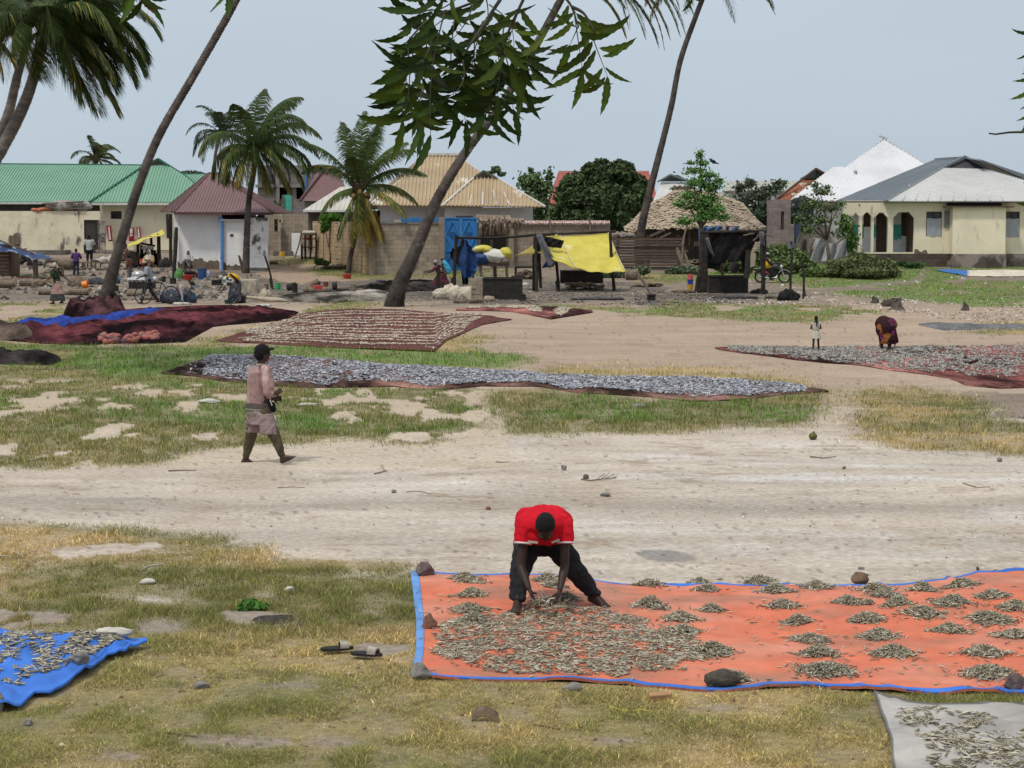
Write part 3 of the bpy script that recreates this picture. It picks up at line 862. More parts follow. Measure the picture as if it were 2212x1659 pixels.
mb=MB();mb.tube([P(479,472,Yh-.15),P(479.5,590,Yh-.15)],.085,10);mb.tube([P(473,472,Yh-.1),P(480,472,Yh-.15)],.09,10)
for py in(487,555):mb.tube([P(479,py,Yh-.15),P(479,py+3,Yh-.15)],.11,10)
build(mb,"drain_pipe",M("pipe_blue",(.10,.25,.55),(.13,.28,.58),3,rough=.4),wh_,smooth=False)
mb=MB();mb.box(PX(478,474,Yh),PX(540,474,Yh),Yh-.25,Yh+1.5,PZ(476.5,Yh),PZ(473.5,Yh));build(mb,"porch_slab",TRIM,wh_)
mb=MB();mb.box(PX(497,507,Yh),PX(504,507,Yh),Yh-.03,Yh-.003,PZ(511,Yh),PZ(505.5,Yh));build(mb,"vent",BROWNW,wh_)
mb=MB();mb.box(PX(476,460,Yh),PX(530,460,Yh),Yh+.6,Yh+.7,PZ(475,Yh),PZ(459,Yh));build(mb,"eave_shade",DARK,wh_)  # near-black panel standing in for the shade beneath the eave
mb=MB();mb.beam(P(361,462,Yh-.2),P(363,515,Yh-.2),.16,.12);mb.beam(P(368,462,Yh+.2),P(369,575,Yh+.2),.16);build(mb,"corner_post",DWOOD,wh_)
# ------------------------------------------------------------ background: unfinished grey two-storey block
def simple_house(name,label,Y,base_px,**k):
    a=P(base_px,545,Y);a.z=gz(a.x,Y);return thing(name,label,"house",a)
Yb=165.
ub=simple_house("unfinished_building","grey unfinished two storey block building with open window holes behind the palms",Yb,640)
hs=[hole(625,372,656,396,Yb),hole(665,374,674,398,Yb),hole(580,376,600,398,Yb),hole(640,405,655,430,Yb),hole(600,405,620,430,Yb),hole(695,376,706,396,Yb)]
mb=MB();wall_holes(mb,PX(556,360,Yb),PX(719,360,Yb),1.2,PZ(357,Yb),Yb,.3,hs);mb.box(PX(556,360,Yb),PX(556,360,Yb)+.3,Yb+.3,Yb+8,1.2,PZ(357,Yb));mb.box(PX(719,360,Yb)-.3,PX(719,360,Yb),Yb+.3,Yb+8,1.2,PZ(357,Yb));build(mb,"wall",GREYBLK,ub)
mb=MB();mb.box(PX(553,402,Yb),PX(722,402,Yb),Yb-.4,Yb-.003,PZ(405,Yb),PZ(399,Yb));mb.box(PX(556,402,Yb),PX(719,402,Yb),Yb+.4,Yb+8,PZ(404,Yb),PZ(399,Yb));build(mb,"floor_slab",M("slab",(.23,.215,.2),(.17,.16,.15),2),ub)
for px in(600,662,688):seg(ub,"column",P(px,358,Yb-.2),P(px,440,Yb-.2),.35,.3,M("column_grey",(.24,.225,.215),(.18,.17,.16),2))
mb=MB();mb.tube([P(662,378,Yb-.5),P(661,412,Yb-.5)],.07,8);build(mb,"pipe",BLUEPAINT,ub)
mb=MB();mb.box(PX(560,360,Yb),PX(715,360,Yb),Yb+7,Yb+7.2,1.2,PZ(362,Yb));build(mb,"back_wall",GREYBLK,ub)
# maroon gable
Yb=150.
mg=simple_house("maroon_gable_house","house with steep maroon gable roof behind the small palm",Yb,700)
mb=MB();roofp(mb,[P(648,434,Yb),P(760,434,Yb),P(740,390,Yb+3),P(708,372,Yb+3),P(684,373,Yb+3)],.2);build(mb,"roof",R_MAROON,mg)
mb=MB();mb.beam(P(648,433,Yb-.1),P(697,370,Yb+2.9),.14);mb.beam(P(697,370,Yb+2.9),P(742,393,Yb+2.9),.14);build(mb,"ridge_cap",MATS["maroon_dark"],mg)
mb=MB();mb.box(PX(655,434,Yb),PX(756,434,Yb),Yb+.6,Yb+6,1.3,PZ(435,Yb));build(mb,"wall",GREYBLK,mg)
# low pale roof
Yb=128.
lp=simple_house("pale_roof_house","low house with pale cream sheet roof left of the small palm",Yb,700)
mb=MB();roofp(mb,[P(655,454,Yb),P(770,454,Yb),P(762,402,Yb+5),P(735,404,Yb+5)],.3,.05,.03);roofp(mb,[P(770,454,Yb),P(830,450,Yb+4),P(762,402,Yb+5)],.3,.05,.03);build(mb,"roof",M("cream_sheet",(.52,.50,.45),(.46,.44,.39),1,rough=.5),lp)
mb=MB();mb.box(PX(664,456,Yb),PX(820,456,Yb),Yb+.5,Yb+6,1.3,PZ(455,Yb));build(mb,"wall",MUD,lp)
mb=MB();mb.beam(P(655,456,Yb-.05),P(770,456,Yb-.05),.08,.12);build(mb,"fascia_board",TRIM,lp)
# block ruins along the lane
Yb=125.5
br=simple_house("block_ruin","unfinished concrete block walls with a doorway at the end of the lane",Yb,620)
hs=[hole(592,473,600,500,Yb),hole(603,475,607,500,Yb)]
mb=MB();wall_holes(mb,PX(572,462,Yb),PX(612,462,Yb),.8,PZ(462,Yb),Yb,.3,hs);mb.box(PX(574,500,Yb),PX(606,500,Yb),Yb-1.2,Yb-.9,.8,PZ(501,Yb));mb.box(PX(606,470,Yb),PX(612,470,Yb),Yb-1.5,Yb-.003,.8,PZ(480,Yb));mb.box(PX(612,470,Yb),PX(640,470,Yb),Yb-1.0,Yb-.7,.8,PZ(495,Yb));mb.box(PX(610,460,Yb),PX(662,460,Yb),Yb+.8,Yb+1.1,.8,PZ(462,Yb));build(mb,"wall",BLOCK,br)
mb=MB();mb.box(PX(600,541,Yb),PX(640,541,Yb),Yb-2.6,Yb-1.3,.6,PZ(541,Yb));build(mb,"step",M("ledge_stone",(.2,.18,.16)),br)
mb=MB();mb.box(PX(637,505,Yb),PX(655,505,Yb),Yb-1.9,Yb-1.6,.8,PZ(503,Yb));build(mb,"plastered_pier",WHITEW,br)
tp=thing("teal_screen","small teal sheet screen above the lane walls","screen",P(622,450,140));mb=MB();a=P(622,435,140);mb.box(PX(611,422,140),PX(632,422,140),140,140.1,PZ(455,140),PZ(421,140));build(mb,"panel",TEAL,tp)
mb=MB();mb.beam(P(611,421,139.9),P(611,470,139.9),.12);mb.beam(P(632,421,139.9),P(632,470,139.9),.12);build(mb,"post",WOOD,tp)
# ------------------------------------------------------------ tan roofed house
Yt=127.
th=simple_house("tan_roof_house","white house under a large tan corrugated hip roof with a smaller front hip",Yt,1000)
mb=MB();wall_holes(mb,PX(812,445,Yt),PX(1040,445,Yt),1.2,PZ(444,Yt),Yt+1.5,.3,[hole(850,475,870,500,Yt+1.5)]);wall_holes(mb,PX(960,445,Yt),PX(1151,445,Yt),1.2,PZ(448,Yt),Yt+.4,.3,[hole(985,466,1022,472,Yt+.4)]);mb.box(PX(1151,445,Yt)-.3,PX(1151,445,Yt),Yt+.7,Yt+8,1.2,PZ(446,Yt));build(mb,"wall",M("house_white",(.62,.63,.65),(.52,.53,.55),1,c3=(.35,.34,.33),s3=1,t3=(.64,.78)),th)
mb=MB()
roofp(mb,[P(798,443,Yt-.2),P(1080,446,Yt-.2),P(1080,420,Yt+2.5),P(1034,371,Yt+5.5),P(990,336,Yt+6.5),P(926,336,Yt+6.5)],.24,.09,.07)
roofp(mb,[P(958,444,Yt-1.2),P(1178,447,Yt-1.2),P(1070,384,Yt+2.4),P(1028,381,Yt+2.4)],.24,.09,.07)
roofp(mb,[P(798,443,Yt-.2),P(926,336,Yt+6.5),P(905,346,Yt+9),P(790,440,Yt+10)],.24,.09,.07)
build(mb,"roof",R_TAN,th)
mb=MB()
for a_,b_ in(((798,443,-.3),(926,341,6.4)),((990,338,6.4),(1034,370,5.4)),((956,444,-1.3),(1028,380,2.3)),((1178,446,-1.3),(1072,384,2.3))):
    mb.beam(P(a_[0],a_[1],Yt+a_[2]),P(b_[0],b_[1],Yt+b_[2]),.13,.1)
mb.box(PX(922,332,Yt+6.4),PX(993,332,Yt+6.4),Yt+6.3,Yt+6.9,PZ(336,Yt+6.4),PZ(330.5,Yt+6.4))
for px in(1014,1042,1072,1100):mb.beam(P(px,443,Yt-1.1),P(px-(px-1045)*.35,400,Yt+1.5),.08,.1)
build(mb,"ridge_cap",M("galvanised_trim",(.62,.60,.56),(.5,.48,.44),3,rough=.5),th)
mb=MB();mb.prism([P(1026,382,Yt+2.2),P(1072,384,Yt+2.2),P(1062,378,Yt+2.2),P(1045,370.5,Yt+2.2)],(0,.3,0));build(mb,"gable_vent",M("vent_brown",(.08,.07,.05)),th)
mb=MB();mb.beam(P(1024,383,Yt+2.0),P(1045,369,Yt+2.0),.12);mb.beam(P(1045,369,Yt+2.0),P(1074,385,Yt+2.0),.12);build(mb,"gable_cap",M("cap_green",(.12,.13,.08)),th)
mb=MB();mb.box(PX(917,407,Yt+2),PX(922,407,Yt+2),Yt+1.9,Yt+2.1,PZ(417,Yt+2),PZ(406,Yt+2));build(mb,"roof_vent",TRIM,th)
mb=MB();mb.box(PX(875,470,Yt),PX(953,470,Yt),122,122.2,PZ(480,122),PZ(470,122));build(mb,"blue_beam",BLUEPAINT,th)
# ------------------------------------------------------------ block compound wall with blue gate
Yc=107.5
cw=thing("compound_wall","brown concrete block compound wall with an angled tan side and corner column","wall",At(812,590,Yc).o)
mb=MB();mb.box(PX(812,484,Yc),PX(950,484,Yc),Yc,Yc+.25,-.1,PZ(484,Yc));build(mb,"front_wall",BLOCK,cw)
pa=P(811,484,Yc);pb=P(684,478,121)
def slantwall(p,q,z0,t):
    d=(q-p);n=Vector((-d.y,d.x,0)).normalized()*t
    return[Vector((p.x,p.y,z0)),Vector((q.x,q.y,z0+.5)),q,p],n
mb=MB();pts,n_=slantwall(P(800,480,Yc+.2),pb,-.1,.25);mb.prism(pts,n_);build(mb,"side_wall",BLOCK_T,cw)
mb=MB();mb.box(PX(797,480,Yc),PX(812,480,Yc)-.003,Yc-.1,Yc+.3,-.1,PZ(478,Yc));build(mb,"column",M("column_concrete",(.27,.21,.155),(.2,.155,.115),2,bump=.015),cw)
def onside(px,py0,py1): # points on the slanting side
    f=(px-800)/(684-800.);d=Yc+.2+(121-Yc-.2)*f*.9
    return P(px,py0,d-.15),P(px,py1,d-.15)
for k,px in enumerate((700,722,742,765,787)):
    p,q=onside(px,481,578)
    seg(cw,"rib",p,q,.12,.10,M("rib_concrete",(.3,.22,.15),(.22,.16,.11),2))
p,q=onside(733,482,562)
mb=MB();mb.beam(p+Vector((0,-.1,0)),q+Vector((0,-.1,0)),.32,.1);build(mb,"side_gate",BLUEPAINT,cw)
mb=MB()
for py in(482,508,534,560):
    p,_=onside(733,py,560);mb.obox(p+Vector((0,-.2,0)),.4,.06,.05)
build(mb,"gate_rail",M("dark_blue",(.02,.08,.2)),cw)
mb=MB();mb.beam(P(812,482,Yc+.12),P(950,483,Yc+.12),.34,.08);build(mb,"coping",M("coping_dark",(.12,.11,.10),(.2,.19,.17),3),cw)
mb=MB()
for k in range(30):
    x=815+k*4.3;mb.tube([P(x,483,Yc+.12),P(x+random.uniform(-1,1),476,Yc+.12)],.012,4)
build(mb,"spike",M("rebar",(.1,.08,.07)),cw)
seg(cw,"gate_pier",P(954,590,Yc-.05),P(954,469,Yc-.05),.32,.3,MATS["column_concrete"])
# gate
Yq=110.
bg_=thing("blue_gate","tall blue sheet metal gate with diamond panels and heart emblems","gate",At(995,575,Yq).o)
x0,x1=PX(960,470,Yq),PX(1031,470,Yq);z1=PZ(470,Yq);z0=gz(x0,Yq)+.05;xm=(x0+x1)/2
for a_,b_ in((x0,xm-.01),(xm+.01,x1)):
    mb=MB();mb.box(a_,b_,Yq,Yq+.05,z0,z1)
    for(c0,c1,d0,d1) in((a_,a_+.08,z0,z1),(b_-.08,b_,z0,z1)):mb.box(c0,c1,Yq-.05,Yq-.001,d0,d1)
    for zz in(z0+.04,z0+(z1-z0)*.36,z1-.04):mb.box(a_+.08,b_-.08,Yq-.05,Yq-.001,zz-.04,zz+.04)
    lf=build(mb,"gate_leaf",BLUEPAINT,bg_)
    mb=MB();cx=(a_+b_)/2;cz=z0+(z1-z0)*.68;rx=(b_-a_)*.42;rz=(z1-z0)*.27
    dp=[Vector((cx,Yq-.05,cz+rz)),Vector((cx+rx,Yq-.05,cz)),Vector((cx,Yq-.05,cz-rz)),Vector((cx-rx,Yq-.05,cz))]
    for i in range(4):mb.beam(dp[i],dp[(i+1)%4],.05,.06)
    cz2=z0+(z1-z0)*.18;dp=[Vector((cx,Yq-.05,cz2+rz*.6)),Vector((cx+rx,Yq-.05,cz2)),Vector((cx,Yq-.05,cz2-rz*.6)),Vector((cx-rx,Yq-.05,cz2))]
    for i in range(4):mb.beam(dp[i],dp[(i+1)%4],.05,.06)
    build(mb,"diamond_panel",M("blue_edge",(.05,.24,.55),(.04,.2,.5),3,rough=.5),lf)
    mb=MB();r=rx*.42;hp=[]
    for k in range(25):
        q=2*math.pi*k/24;hp.append(Vector((cx+math.sin(q)**3*r,Yq-.06,cz+(13*math.cos(q)-5*math.cos(2*q)-2*math.cos(3*q)-math.cos(4*q))/16*r)))
    mb.tube(hp,.022,5);build(mb,"heart_emblem",M("dark_blue",(.02,.08,.2)),lf)
# right-hand block wall with tile coping
Yr=114.5
rw=thing("block_wall","grey brown block wall topped with red and white tiles behind the yellow tarpaulin","wall",At(1200,575,Yr).o)
mb=MB();mb.box(PX(1104,482,Yr),PX(1318,482,Yr),Yr,Yr+.25,.2,PZ(483,Yr));build(mb,"wall",BLOCK,rw)
mb=MB();mb.box(PX(1098,470,Yr),PX(1110,470,Yr),Yr-.3,Yr-.003,.2,PZ(472,Yr));build(mb,"pier",M("pier_tan",(.38,.30,.22),(.3,.23,.17),2,bump=.01),rw)
mb=MB();n=46
for k in range(n):
    x=PX(1112,480,Yr)+(PX(1318,480,Yr)-PX(1112,480,Yr))*k/n
    mb.obox((x+.05,Yr+.1,PZ(480.5,Yr)),.105,.6,.07,rx=.25,jit=.1)
build(mb,"coping_tile",M("coping_red",(.33,.14,.10),(.5,.45,.42),7,lo=.45,hi=.55),rw)
mb=MB();mb.box(PX(1110,485,Yr),PX(1318,485,Yr),Yr-.08,Yr-.003,PZ(486.5,Yr),PZ(485,Yr));build(mb,"coping_edge",TRIM,rw)
for i,px in enumerate((1187,1273)):
    seg(rw,"prop",P(px,470,Yr-.3),P(px+4,520,Yr-.3),.1,.1,WOOD)
# palm-thatch awning in the gateway
aw=thing("palm_leaf_awning","brown dried palm leaf awning hanging beside the blue gate","awning",At(1068,575,112).o)
mb=MB();random.seed(3)
for k in range(520):
    px=random.uniform(1030,1128);top=468+random.uniform(-5,4)+(px-1030)*.02+(6 if px>1100 else 0)
    dd=random.uniform(0,2.2);L_=random.uniform(14,42)*(1 if px<1098 else .45)
    lean=random.uniform(-9,9)
    p=P(px,top,111+dd);q=P(px+lean*.5,top+L_*.5,110.7+dd);r_=P(px+lean,top+L_,110.8+dd)
    wv=Vector((random.uniform(.03,.07),.02,0))
    mb.add([p-wv,p+wv,q+wv,q-wv,r_+wv*.2,r_-wv*.2],[(0,1,2,3),(3,2,4,5)])
build(mb,"thatch",M("dry_palm",(.16,.115,.085),(.32,.25,.19),3),aw)
for px in(1035,1062,1096):seg(aw,"post",P(px,470,111.6),P(px,578,111.6),.14,.14,WOOD)
mb=MB();mb.box(PX(1031,500,118),PX(1100,500,118),118,118.2,1,PZ(482,118));build(mb,"shade_backdrop",DARK,aw)  # added black sheet: deep shade behind the awning as plain colour
# ------------------------------------------------------------ far right houses
Yb=160.
rr=simple_house("red_roof_house","house with bright red sheet roof behind the dense mango tree",Yb,1300)
mb=MB();roofp(mb,[P(1180,440,Yb),P(1425,440,Yb),P(1402,372,Yb+6),P(1206,372,Yb+6)],.3,.07,.05);build(mb,"roof",R_RED,rr)
mb=MB();mb.box(PX(1190,440,Yb),PX(1410,440,Yb),Yb+.6,Yb+6,1.4,PZ(441,Yb));build(mb,"wall",M("orange_wall",(.36,.20,.13),(.3,.17,.11),2),rr)
mb=MB();mb.prism([P(1205,402,Yb-.3),P(1224,390,Yb+1.2),P(1240,402,Yb-.3)],(0,.2,0));build(mb,"dormer",TRIM,rr)
mb=MB();mb.beam(P(1206,371,Yb+6),P(1402,371,Yb+6),.15);build(mb,"ridge_cap",M("ridge_pale",(.5,.3,.28)),rr)
Yb=150.
gg=simple_house("grey_gable_shed","pale grey corrugated shed with dark gable vent left of the light green tree",Yb,1445)
mb=MB();roofp(mb,[P(1408,440,Yb),P(1500,440,Yb),P(1490,394,Yb+3),P(1428,394,Yb+3)],.25);build(mb,"roof",R_GREY,gg)
mb=MB();mb.prism([P(1422,392,Yb+2.8),P(1448,378,Yb+2.8),P(1465,378,Yb+2.8),P(1492,392,Yb+2.8)],(0,.3,0));build(mb,"gable_vent",M("vent_dark",(.05,.06,.05)),gg)
mb=MB();mb.beam(P(1420,393,Yb+2.6),P(1448,377,Yb+2.6),.12);mb.beam(P(1448,377,Yb+2.6),P(1494,392,Yb+2.6),.12);build(mb,"gable_cap",M("cap_grey",(.2,.22,.21)),gg)
mb=MB();mb.box(PX(1412,440,Yb),PX(1496,440,Yb),Yb+.4,Yb+6,1.4,PZ(441,Yb));build(mb,"wall",R_GREY,gg)
Yb=175.
fw=simple_house("long_pale_building","long low pale building with grey sheet roof far behind the trees",Yb,1630)
mb=MB();roofp(mb,[P(1560,412,Yb),P(1760,412,Yb),P(1755,391,Yb+6),P(1570,391,Yb+6)],.4,.08,.05);build(mb,"roof",M("pale_far_roof",(.42,.42,.38),(.36,.36,.32),1),fw)
mb=MB();mb.box(PX(1566,412,Yb),PX(1760,412,Yb),Yb+.4,Yb+6,1.4,PZ(413,Yb));build(mb,"wall",M("far_white",(.62,.62,.60),(.5,.5,.48),1),fw)
# thatched hut
Yk=119.
tk=simple_house("thatched_hut","dark mud walled hut under a shaggy pale thatched roof",Yk,1500)
mb=MB();hk=[hole(1432,480,1440,520,Yk),hole(1450,485,1458,500,Yk),hole(1535,484,1556,530,Yk)]
wall_holes(mb,PX(1372,480,Yk),PX(1625,480,Yk),.8,PZ(478,Yk),Yk+.6,.25,hk);build(mb,"wall",MUD,tk)
mb=MB();mb.box(PX(1380,480,Yk),PX(1620,480,Yk),Yk+3.5,Yk+3.6,.8,PZ(480,Yk));build(mb,"back_wall",DARK,tk)  # near-black sheet gives the hut's shaded inside by colour
random.seed(5)
mb=MB();cols_=[]
def hut(u,v): # u along eave 0..1, v up 0..1
    l=1350+(1436-1350)*v;r=1654+(1575-1654)*v
    if v>.65:l+=(v-.65)*60;r-=(v-.65)*130
    px=l+(r-l)*u
    py=487-(487-408)*(v**1.05)+7*abs(u-.5)**2
    return P(px,py+1.5*math.sin(u*31+v*9),Yk-.9+4.2*v)
for i in range(40):
    for j in range(130):
        u=(j+random.uniform(-.5,.5))/130;v=min(1,max(0,(i+random.uniform(-.3,.3))/40))
        p=hut(min(1,max(0,u)),v);L_=random.uniform(.2,.42)
        wv=Vector((random.uniform(.05,.11),0,0));q=p+Vector((random.uniform(-.08,.08),-.24-random.uniform(0,.12),-L_*.75))
        nrm=Vector((0,-.3,.5)).normalized()*random.uniform(.02,.09)
        mb.add([p-wv,p+wv,q+wv*.8+nrm,q-wv*.8+nrm],[(0,1,2,3)])
mb.grid([[hut(u/24,v/12)-Vector((0,-.1,.06)) for u in range(25)] for v in range(13)],thick=.1)
build(mb,"thatch_roof",M("thatch",(.50,.40,.29),(.30,.235,.17),5,bump=.02,c3=(.16,.12,.09),s3=2.2,t3=(.56,.66)),tk)
mb=MB()
for k in range(26):mb.beam(P(1444+random.uniform(0,50),408+random.uniform(-5,4),Yk+3.2),P(1444+random.uniform(10,60),404+random.uniform(-4,4),Yk+3.4),.12,.06)
build(mb,"ridge_poles",WOOD,tk)
for px in(1375,1420,1437,1489,1588):seg(tk,"post",P(px,478,Yk-.3),P(px,530,Yk-.3),.1,.1,WOOD)
seg(tk,"prop_pole",P(1400,512,Yk-1.5),P(1478,478,Yk-.6),.1,.1,WOOD);seg(tk,"prop_pole",P(1487,480,Yk-1.2),P(1470,533,Yk-1.5),.1,.1,WOOD)
seg(tk,"prop_pole",P(1425,514,Yk-1.4),P(1449,503,Yk-1.3),.09,.09,WOOD)
# cloths along the hut
t_=thing("blue_tarpaulin","crumpled blue tarpaulin hung along the thatched hut above the black shelter","tarpaulin",At(1550,560,Yk-1).o)
mb=MB();g_=[]
for i in range(7):
    v=i/6;g_.append([P(1510+j*3.0,489+v*(14+3*math.sin(j*.5))+2*math.sin(j*.8),Yk-1.2+.15*math.sin(j*1.1+i)) for j in range(30)])
mb.grid(g_);g_=[[P(1509+j*2,489+i*7,Yk-1.3+.1*math.sin(j*2+i)) for j in range(5)] for i in range(8)];mb.grid(g_)
build(mb,"cloth",M("tarp_blue_far",(.05,.17,.42),(.04,.13,.33),3,rough=.6),t_,smooth=True)
t_=thing("laundry_cloth","pink and white cloths hanging at the right end of the thatched hut","laundry",At(1580,560,Yk-1).o)
for i,px in enumerate((1560,1574)):
    mb=MB();mb.grid([[P(px+j*1.8,489+k*2.4+math.sin(j),Yk-1.35+.1*math.sin(j*1.7)) for j in range(6)] for k in range(7)]);build(mb,"cloth",M("pink_print",(.5,.33,.34),(.6,.55,.55),9),t_,smooth=True)
mb=MB();mb.tube([P(1545,488,Yk-1.35),P(1592,489,Yk-1.35)],.02,5);build(mb,"line",WOOD,t_)
# rusty roof shed & block house
Yb=133.
rs=simple_house("rusty_roof_house","block house with a rust streaked gable roof and dark blue door",Yb,1700)
mb=MB();roofp(mb,[P(1676,432,Yb),P(1812,432,Yb),P(1800,383,Yb+3.5),P(1742,383,Yb+3.5)],.25);build(mb,"roof",R_RUST,rs)
mb=MB();mb.prism([P(1728,386,Yb+3),P(1763,366,Yb+3),P(1782,376,Yb+3),P(1790,386,Yb+3)],(0,.3,0));build(mb,"gable_vent",MATS["vent_dark"],rs)
mb=MB();mb.beam(P(1674,433,Yb-.1),P(1763,364,Yb+2.9),.12);mb.beam(P(1763,364,Yb+2.9),P(1786,377,Yb+2.9),.12);build(mb,"gable_cap",M("cap_rust",(.14,.09,.07)),rs)
Yb2=124.
mb=MB();hk=[hole(1687,457,1694,496,Yb2),hole(1716,457,1733,525,Yb2)]
wall_holes(mb,PX(1672,432,Yb2),PX(1745,432,Yb2),.8,PZ(431,Yb2),Yb2,.25,hk);mb.box(PX(1672,432,Yb2),PX(1672,432,Yb2)+.25,Yb2+.25,Yb2+6,.8,PZ(432,Yb2));build(mb,"wall",M("pinkish_block",(.31,.26,.235),(.24,.205,.19),1.3,bump=.02,brick=(.46,.23,.012,(.7,.7,.7))),rs)
mb=MB();mb.box(PX(1716,457,Yb2),PX(1733,457,Yb2),Yb2+.12,Yb2+.18,.9,PZ(457,Yb2));build(mb,"door",M("door_blue",(.06,.09,.16),(.05,.07,.12),2),rs)
mb=MB();mb.box(PX(1687,457,Yb2),PX(1694,457,Yb2),Yb2+.12,Yb2+.18,PZ(496,Yb2),PZ(457,Yb2));build(mb,"window",BROWNW,rs)
# white roof house
Yb=131.
wr=simple_house("white_roof_house","tall hipped house roof of shining white corrugated sheet",Yb,1850)
A_=P(1910,300,Yb+8);L0=P(1704,434,Yb-.5);R0=P(2110,434,Yb-.5);K=P(1826,361,Yb+4.2);K0=P(1799,361,Yb+4.2)
mb=MB()
roofp(mb,[L0,R0,P(2000,357,Yb+4.5),A_,K,K0],.2,.08,.045)
build(mb,"roof",R_WHITE,wr)
mb=MB();mb.beam(A_,P(2000,357,Yb+4.5),.2,.14);mb.beam(A_+Vector((-.35,0,.2)),A_+Vector((.2,0,0)),.15,.1);mb.beam(K,A_,.12,.1);mb.beam(P(1950,420,Yb),P(1988,375,Yb+3.0),.15,.12);mb.tube([P(1848,374,Yb+3.1),P(1848,368,Yb+3.1)],.12,8);build(mb,"ridge_cap",M("zinc_ridge",(.36,.37,.38),(.45,.46,.46),3,rough=.4),wr)
mb=MB();mb.box(PX(1735,440,Yb),PX(2090,440,Yb),Yb+.6,Yb+7,1.2,PZ(435,Yb));build(mb,"wall",WHITEW,wr)
# right house with arcade
Ya=113.4
rh=simple_house("veranda_house","cream house with grey hipped sheet roof, arched veranda and dark block plinth",Ya,2000)
zt=PZ(433,Ya)
arches=[hole(1841,459,1856,545,Ya),hole(1863,459,1883,545,Ya),hole(1888,459,1919,545,Ya),hole(1930,458,1975,545,Ya)]
win1=hole(2001,457,2035,510,Ya);win2=hole(2172,457,2203,512,Ya)
bigx=PX(2420,440,Ya);zp=PZ(548,Ya)
mb=MB();wall_holes(mb,PX(1823,440,Ya),PX(2051,440,Ya),zp,zt,Ya,.25,arches+[win1]);wall_holes(mb,PX(2165,440,Ya),bigx,zp,zt,Ya,.25,[win2])
for i,h in enumerate(arches): # chamfered arch heads
    for sx_ in(0,1):
        xx=h[sx_];d=.30 if i>1 else .2;d=-d if sx_ else d
        mb.prism([Vector((xx,Ya+.003,h[3])),Vector((xx+d,Ya+.003,h[3])),Vector((xx,Ya+.003,h[3]-abs(d)*1.1))],(0,.244,0))
# veranda back wall
vb=Ya+2.0
hk=[hole(1866,459,1881,490,vb),hole(1893,461,1916,545,vb),hole(1947,460,1961,510,vb)]
build(mb,"wall",CREAM_NEW,rh)
mb=MB();mb.box(PX(2051,448,Ya)+.003,PX(2165,448,Ya)-.003,Ya-.9,Ya+.3,zp,PZ(447,Ya));build(mb,"projecting_bay",CREAM_NEW,rh)
mb=MB();mb.box(PX(2036,448,Ya),PX(2180,448,Ya),Ya-1.2,Ya-.1,PZ(448,Ya-1),PZ(445,Ya-1));build(mb,"canopy_slab",BROWNW,rh)
mb=MB();mb.box(PX(2045,434,Ya),PX(2162,434,Ya),Ya-.12,Ya-.003,PZ(445,Ya),PZ(434,Ya));build(mb,"canopy_shadow_board",M("canopy_shade",(.07,.062,.055)),rh)  # dark board painted as the shade between eave and canopy
mb=MB();wall_holes(mb,PX(1836,440,vb),PX(1990,440,vb),zp,PZ(436,vb),vb,.2,hk);build(mb,"veranda_wall",M("veranda_white",(.75,.76,.76),(.65,.66,.66),1.5,c3=(.3,.3,.29),s3=2,t3=(.62,.74)),rh)
mb=MB()
for(a_,b_) in((1838,1866),(1881,1893),(1916,1947),(1961,1990)):
    pts=[];n=12
    for k in range(n+1):
        x=a_+(b_-a_)*k/n;pts.append(P(x,515+14*(float(vn(x*.35,3,8))-.3),vb-.012))
    pts+=[P(b_,485,vb-.012),P(a_,485,vb-.012)]
    mb.prism(pts,(0,.01,0))
build(mb,"teal_dado",TEAL,rh)
for h_ in hk:
    mb=MB();mb.box(h_[0],h_[1],vb+.1,vb+.14,h_[2],h_[3]);build(mb,"door" if h_[3]-h_[2]>2 else "window",BROWNW,rh)
mb=MB();mb.box(PX(1966,460,Ya+.6),PX(1972,460,Ya+.6),Ya+.5,Ya+1.6,zp,PZ(458,Ya));build(mb,"open_door",BROWNW,rh)
mb=MB();mb.box(PX(1836,546,Ya),PX(1990,546,Ya),Ya+.25,vb,zp-.1,zp+.02);mb.box(PX(1823,438,Ya),PX(1990,438,Ya),Ya+.25,vb,zt-.1,zt-.02);build(mb,"veranda_floor",M("veranda_screed",(.3,.28,.26)),rh)
for h_ in(win1,win2):
    window(rh,h_,Ya,bars=1)
    mb=MB();g_=[]
    for i in range(6):
        g_.append([Vector((h_[0]+.03+(h_[1]-h_[0]-.06)*j/8,Ya-.03+.02*math.sin(j*1.3),h_[2]+(h_[3]-h_[2])*.72*(1-i/5)+(.02*math.sin(j) if i==0 else 0))) for j in range(9)])
    mb.grid(g_);build(mb,"window_sheet",M("grey_plastic",(.36,.38,.41),(.30,.32,.35),3,rough=.4),rh,smooth=True)
mb=MB();mb.box(PX(2051,470,Ya)-.3,PX(2051,470,Ya)-.02,Ya-.08,Ya-.003,PZ(492,Ya),PZ(455,Ya));build(mb,"drain_pipe",M("pipe_grey",(.25,.25,.24)),rh)
mb=MB();mb.box(PX(1921,548,Ya),PX(2051,548,Ya),Ya-.06,Ya+.6,0,zp-.003);mb.box(PX(2051,548,Ya)+.003,PX(2165,548,Ya)-.003,Ya-.96,Ya+.6,0,zp-.003);mb.box(PX(2165,548,Ya),bigx,Ya-.06,Ya+.6,0,zp-.003);mb.box(PX(1836,548,Ya),PX(1921,548,Ya),Ya,Ya+.6,0,zp-.003);build(mb,"plinth",PLINTH,rh)
mb=MB();mb.prism([P(1975,541,Ya-.01)]+[P(1975+k*3,540-3*math.sin(k)+k*.3,Ya-.01) for k in range(1,10)]+[P(2004,548,Ya-.01),P(1975,548,Ya-.01)],(0,-.012,0));build(mb,"bare_base",MATS["bare_render"],rh)
Er=Ya-.7
